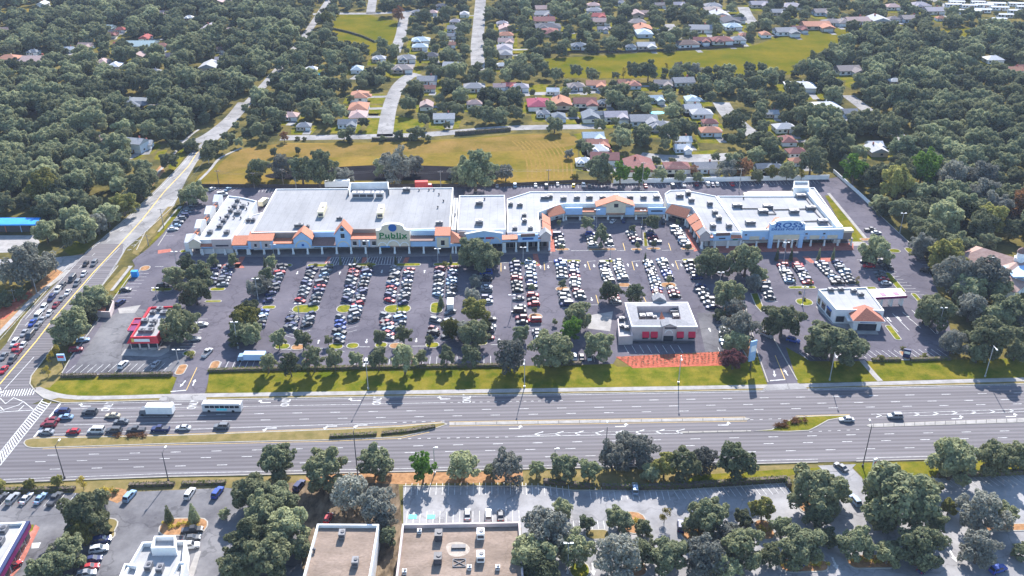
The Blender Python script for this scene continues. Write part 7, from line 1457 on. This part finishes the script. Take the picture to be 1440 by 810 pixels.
def blocked(c, r, px, py, wood=None):
    for q, bb in zip(VOID, VOIDB):
        if bb[0] < c.x < bb[1] and bb[2] < c.y < bb[3] and inside(c, q): return True
    for q in LAWNW:
        if abs(q[0].y - c.y) < 60 and abs(q[0].x - c.x) < 80 and inside(c, q): return True
    for pts, wd in STREETW:
        if seg_dist(c, pts) < wd / 2 + r * .55: return True
    for h in HOUSES:
        dx, dy = c.x - h['c'].x, c.y - h['c'].y
        if dx * dx + dy * dy < (h['r'] + r * .6) ** 2: return True
        if -34 < dy < 0 and abs(px - h['px']) < h['w'] * .34 + scale_at(py) * r * (.7 if wood else .35) and (py - scale_at(py) * r * .75) < h['py'] + 2: return True
    for x, y, rr in TREEPOS:
        dx, dy = c.x - x, c.y - y
        if dx * dx + dy * dy < ((rr + r) * .5) ** 2: return True
    return False
rr_ = random.Random(21); ranks = {}; far = []
y_ = 352.0; rank = 0
while y_ < 1230:
    x_ = -.62 * y_ - 40; stepx = 10.4 + max(0, (y_ - 600)) * .006
    while x_ < .62 * y_ + 40:
        c = Vector((x_ + rr_.uniform(-3, 3), y_ + rr_.uniform(-3, 3))); x_ += stepx * rr_.uniform(.8, 1.25); r = rr_.uniform(4.2, 9.4)
        p = proj((c.x, c.y, r)); px, py = p
        if not (-90 < px < 1530 and -40 < py < 345): continue
        wood = 'L' if inside(c, WOOD_L) else 'R' if inside(c, WOOD_R) else None
        if wood is None:
            if rr_.random() > .98: continue
            r *= rr_.uniform(.5, .95)
        if wood and rr_.random() < .07: continue
        if blocked(c, r, px, py, wood): continue
        TREEPOS.append((c.x, c.y, r * .9)); k = rr_.choices(['oak', 'dark', 'olive', 'grey', 'rust', 'bright'], [46, 20, 13, 17, .5, 3.5])[0]
        far.append([c, r, k, px, py, wood])
    y_ += 10.0 + max(0, (y_ - 600)) * .004
far.sort(key=lambda t: -(t[1] * scale_at(t[4])))
LIMIT = 300 - sum(1 for o in COL.objects if o.get('category') == 'tree')
near = far[:max(0, LIMIT)]; rest = far[max(0, LIMIT):]
near_g = {}
for t in near: near_g.setdefault(t[5], []).append(t)
for wd, lst in near_g.items():
    lst.sort(key=lambda t: t[0].y); rows = []; cur = []
    for t in lst:
        if cur and t[0].y - cur[0][0].y > 14: rows.append(cur); cur = []
        cur.append(t)
    rows.append(cur)
    wn = {'L': 'of the side street wood', 'R': 'of the service lane wood', None: 'among the houses'}[wd]
    for ri, row in enumerate(rows):
        row.sort(key=lambda t: t[0].x, reverse=(wd == 'L')); cnt = {}
        for t in row:
            j = cnt.get(t[2], 0); cnt[t[2]] = j + 1
            tree_at(t[0], t[1], t[2], f'{DESC[t[2]]} in {ordw(ri)} rank {wn}, {ordw(j)} out', 'trees of the woods', rr_.uniform(.85, 1.2))
kinds = ['oak', 'dark', 'olive', 'grey', 'rust', 'bright']
kc = bpy.data.collections.new('far_wood_crowns'); order = []
for k in kinds:
    for i, (cm, tm) in enumerate(SPEC[k]['v']): o = bpy.data.objects.new(f'crown_kind_{len(order):02d}', cm); kc.objects.link(o); order.append((k, i))
me = bpy.data.meshes.new('far_wood'); me.from_pydata([(t[0].x, t[0].y, SPEC[t[2]]['zc'] * t[1] * .92 + rr_.uniform(-1, 3.5)) for t in rest], [], []); me.update()
a1 = me.attributes.new('kind', 'INT', 'POINT'); a2 = me.attributes.new('turn', 'FLOAT', 'POINT'); a3 = me.attributes.new('size', 'FLOAT', 'POINT')
for i, t in enumerate(rest):
    opts = [n for n, q in enumerate(order) if q[0] == t[2]]; a1.data[i].value = rr_.choice(opts); a2.data[i].value = rr_.random() * 6.28; a3.data[i].value = t[1] * 1.06
fo = bpy.data.objects.new('far_wood', me); COL.objects.link(fo); tag(fo, kind='stuff')
ng = bpy.data.node_groups.new('plant_wood', 'GeometryNodeTree'); ng.interface.new_socket('Geometry', in_out='INPUT', socket_type='NodeSocketGeometry'); ng.interface.new_socket('Geometry', in_out='OUTPUT', socket_type='NodeSocketGeometry')
N = ng.nodes; Lk = ng.links; gi = N.new('NodeGroupInput'); go = N.new('NodeGroupOutput'); ip = N.new('GeometryNodeInstanceOnPoints'); ci = N.new('GeometryNodeCollectionInfo')
ci.inputs[0].default_value = kc; ci.inputs[1].default_value = True; ci.inputs[2].default_value = True
def attr(nm, ty): n = N.new('GeometryNodeInputNamedAttribute'); n.data_type = ty; n.inputs[0].default_value = nm; return n
ak, at, asz = attr('kind', 'INT'), attr('turn', 'FLOAT'), attr('size', 'FLOAT'); cx = N.new('ShaderNodeCombineXYZ'); Lk.new([s for s in at.outputs if s.enabled][0], cx.inputs[2])
er = N.new('FunctionNodeEulerToRotation'); Lk.new(cx.outputs[0], er.inputs[0])
Lk.new(gi.outputs[0], ip.inputs['Points']); Lk.new(ci.outputs[0], ip.inputs['Instance']); ip.inputs['Pick Instance'].default_value = True
Lk.new([s for s in ak.outputs if s.enabled][0], ip.inputs['Instance Index']); Lk.new(er.outputs[0], ip.inputs['Rotation']); Lk.new([s for s in asz.outputs if s.enabled][0], ip.inputs['Scale']); Lk.new(ip.outputs[0], go.inputs[0])
md = fo.modifiers.new('plant_wood', 'NODES'); md.node_group = ng
print('wood near', len(near), 'far', len(rest))
# ================================================================== AIR
b = MB(); b.box((0, 3100, 110), (7200, 7000, 225)); hz_ = b.build('haze', M_WALLW, kind='stuff'); hz_.data.materials.clear()
hm = bpy.data.materials.new('thin_air'); hm.use_nodes = True; hn = hm.node_tree.nodes; hn.remove(hn['Principled BSDF']); pv = hn.new('ShaderNodeVolumePrincipled')
pv.inputs['Color'].default_value = (.62, .74, 1.0, 1); pv.inputs['Density'].default_value = .00006; hm.node_tree.links.new(pv.outputs[0], hn['Material Output'].inputs['Volume']); hz_.data.materials.append(hm)
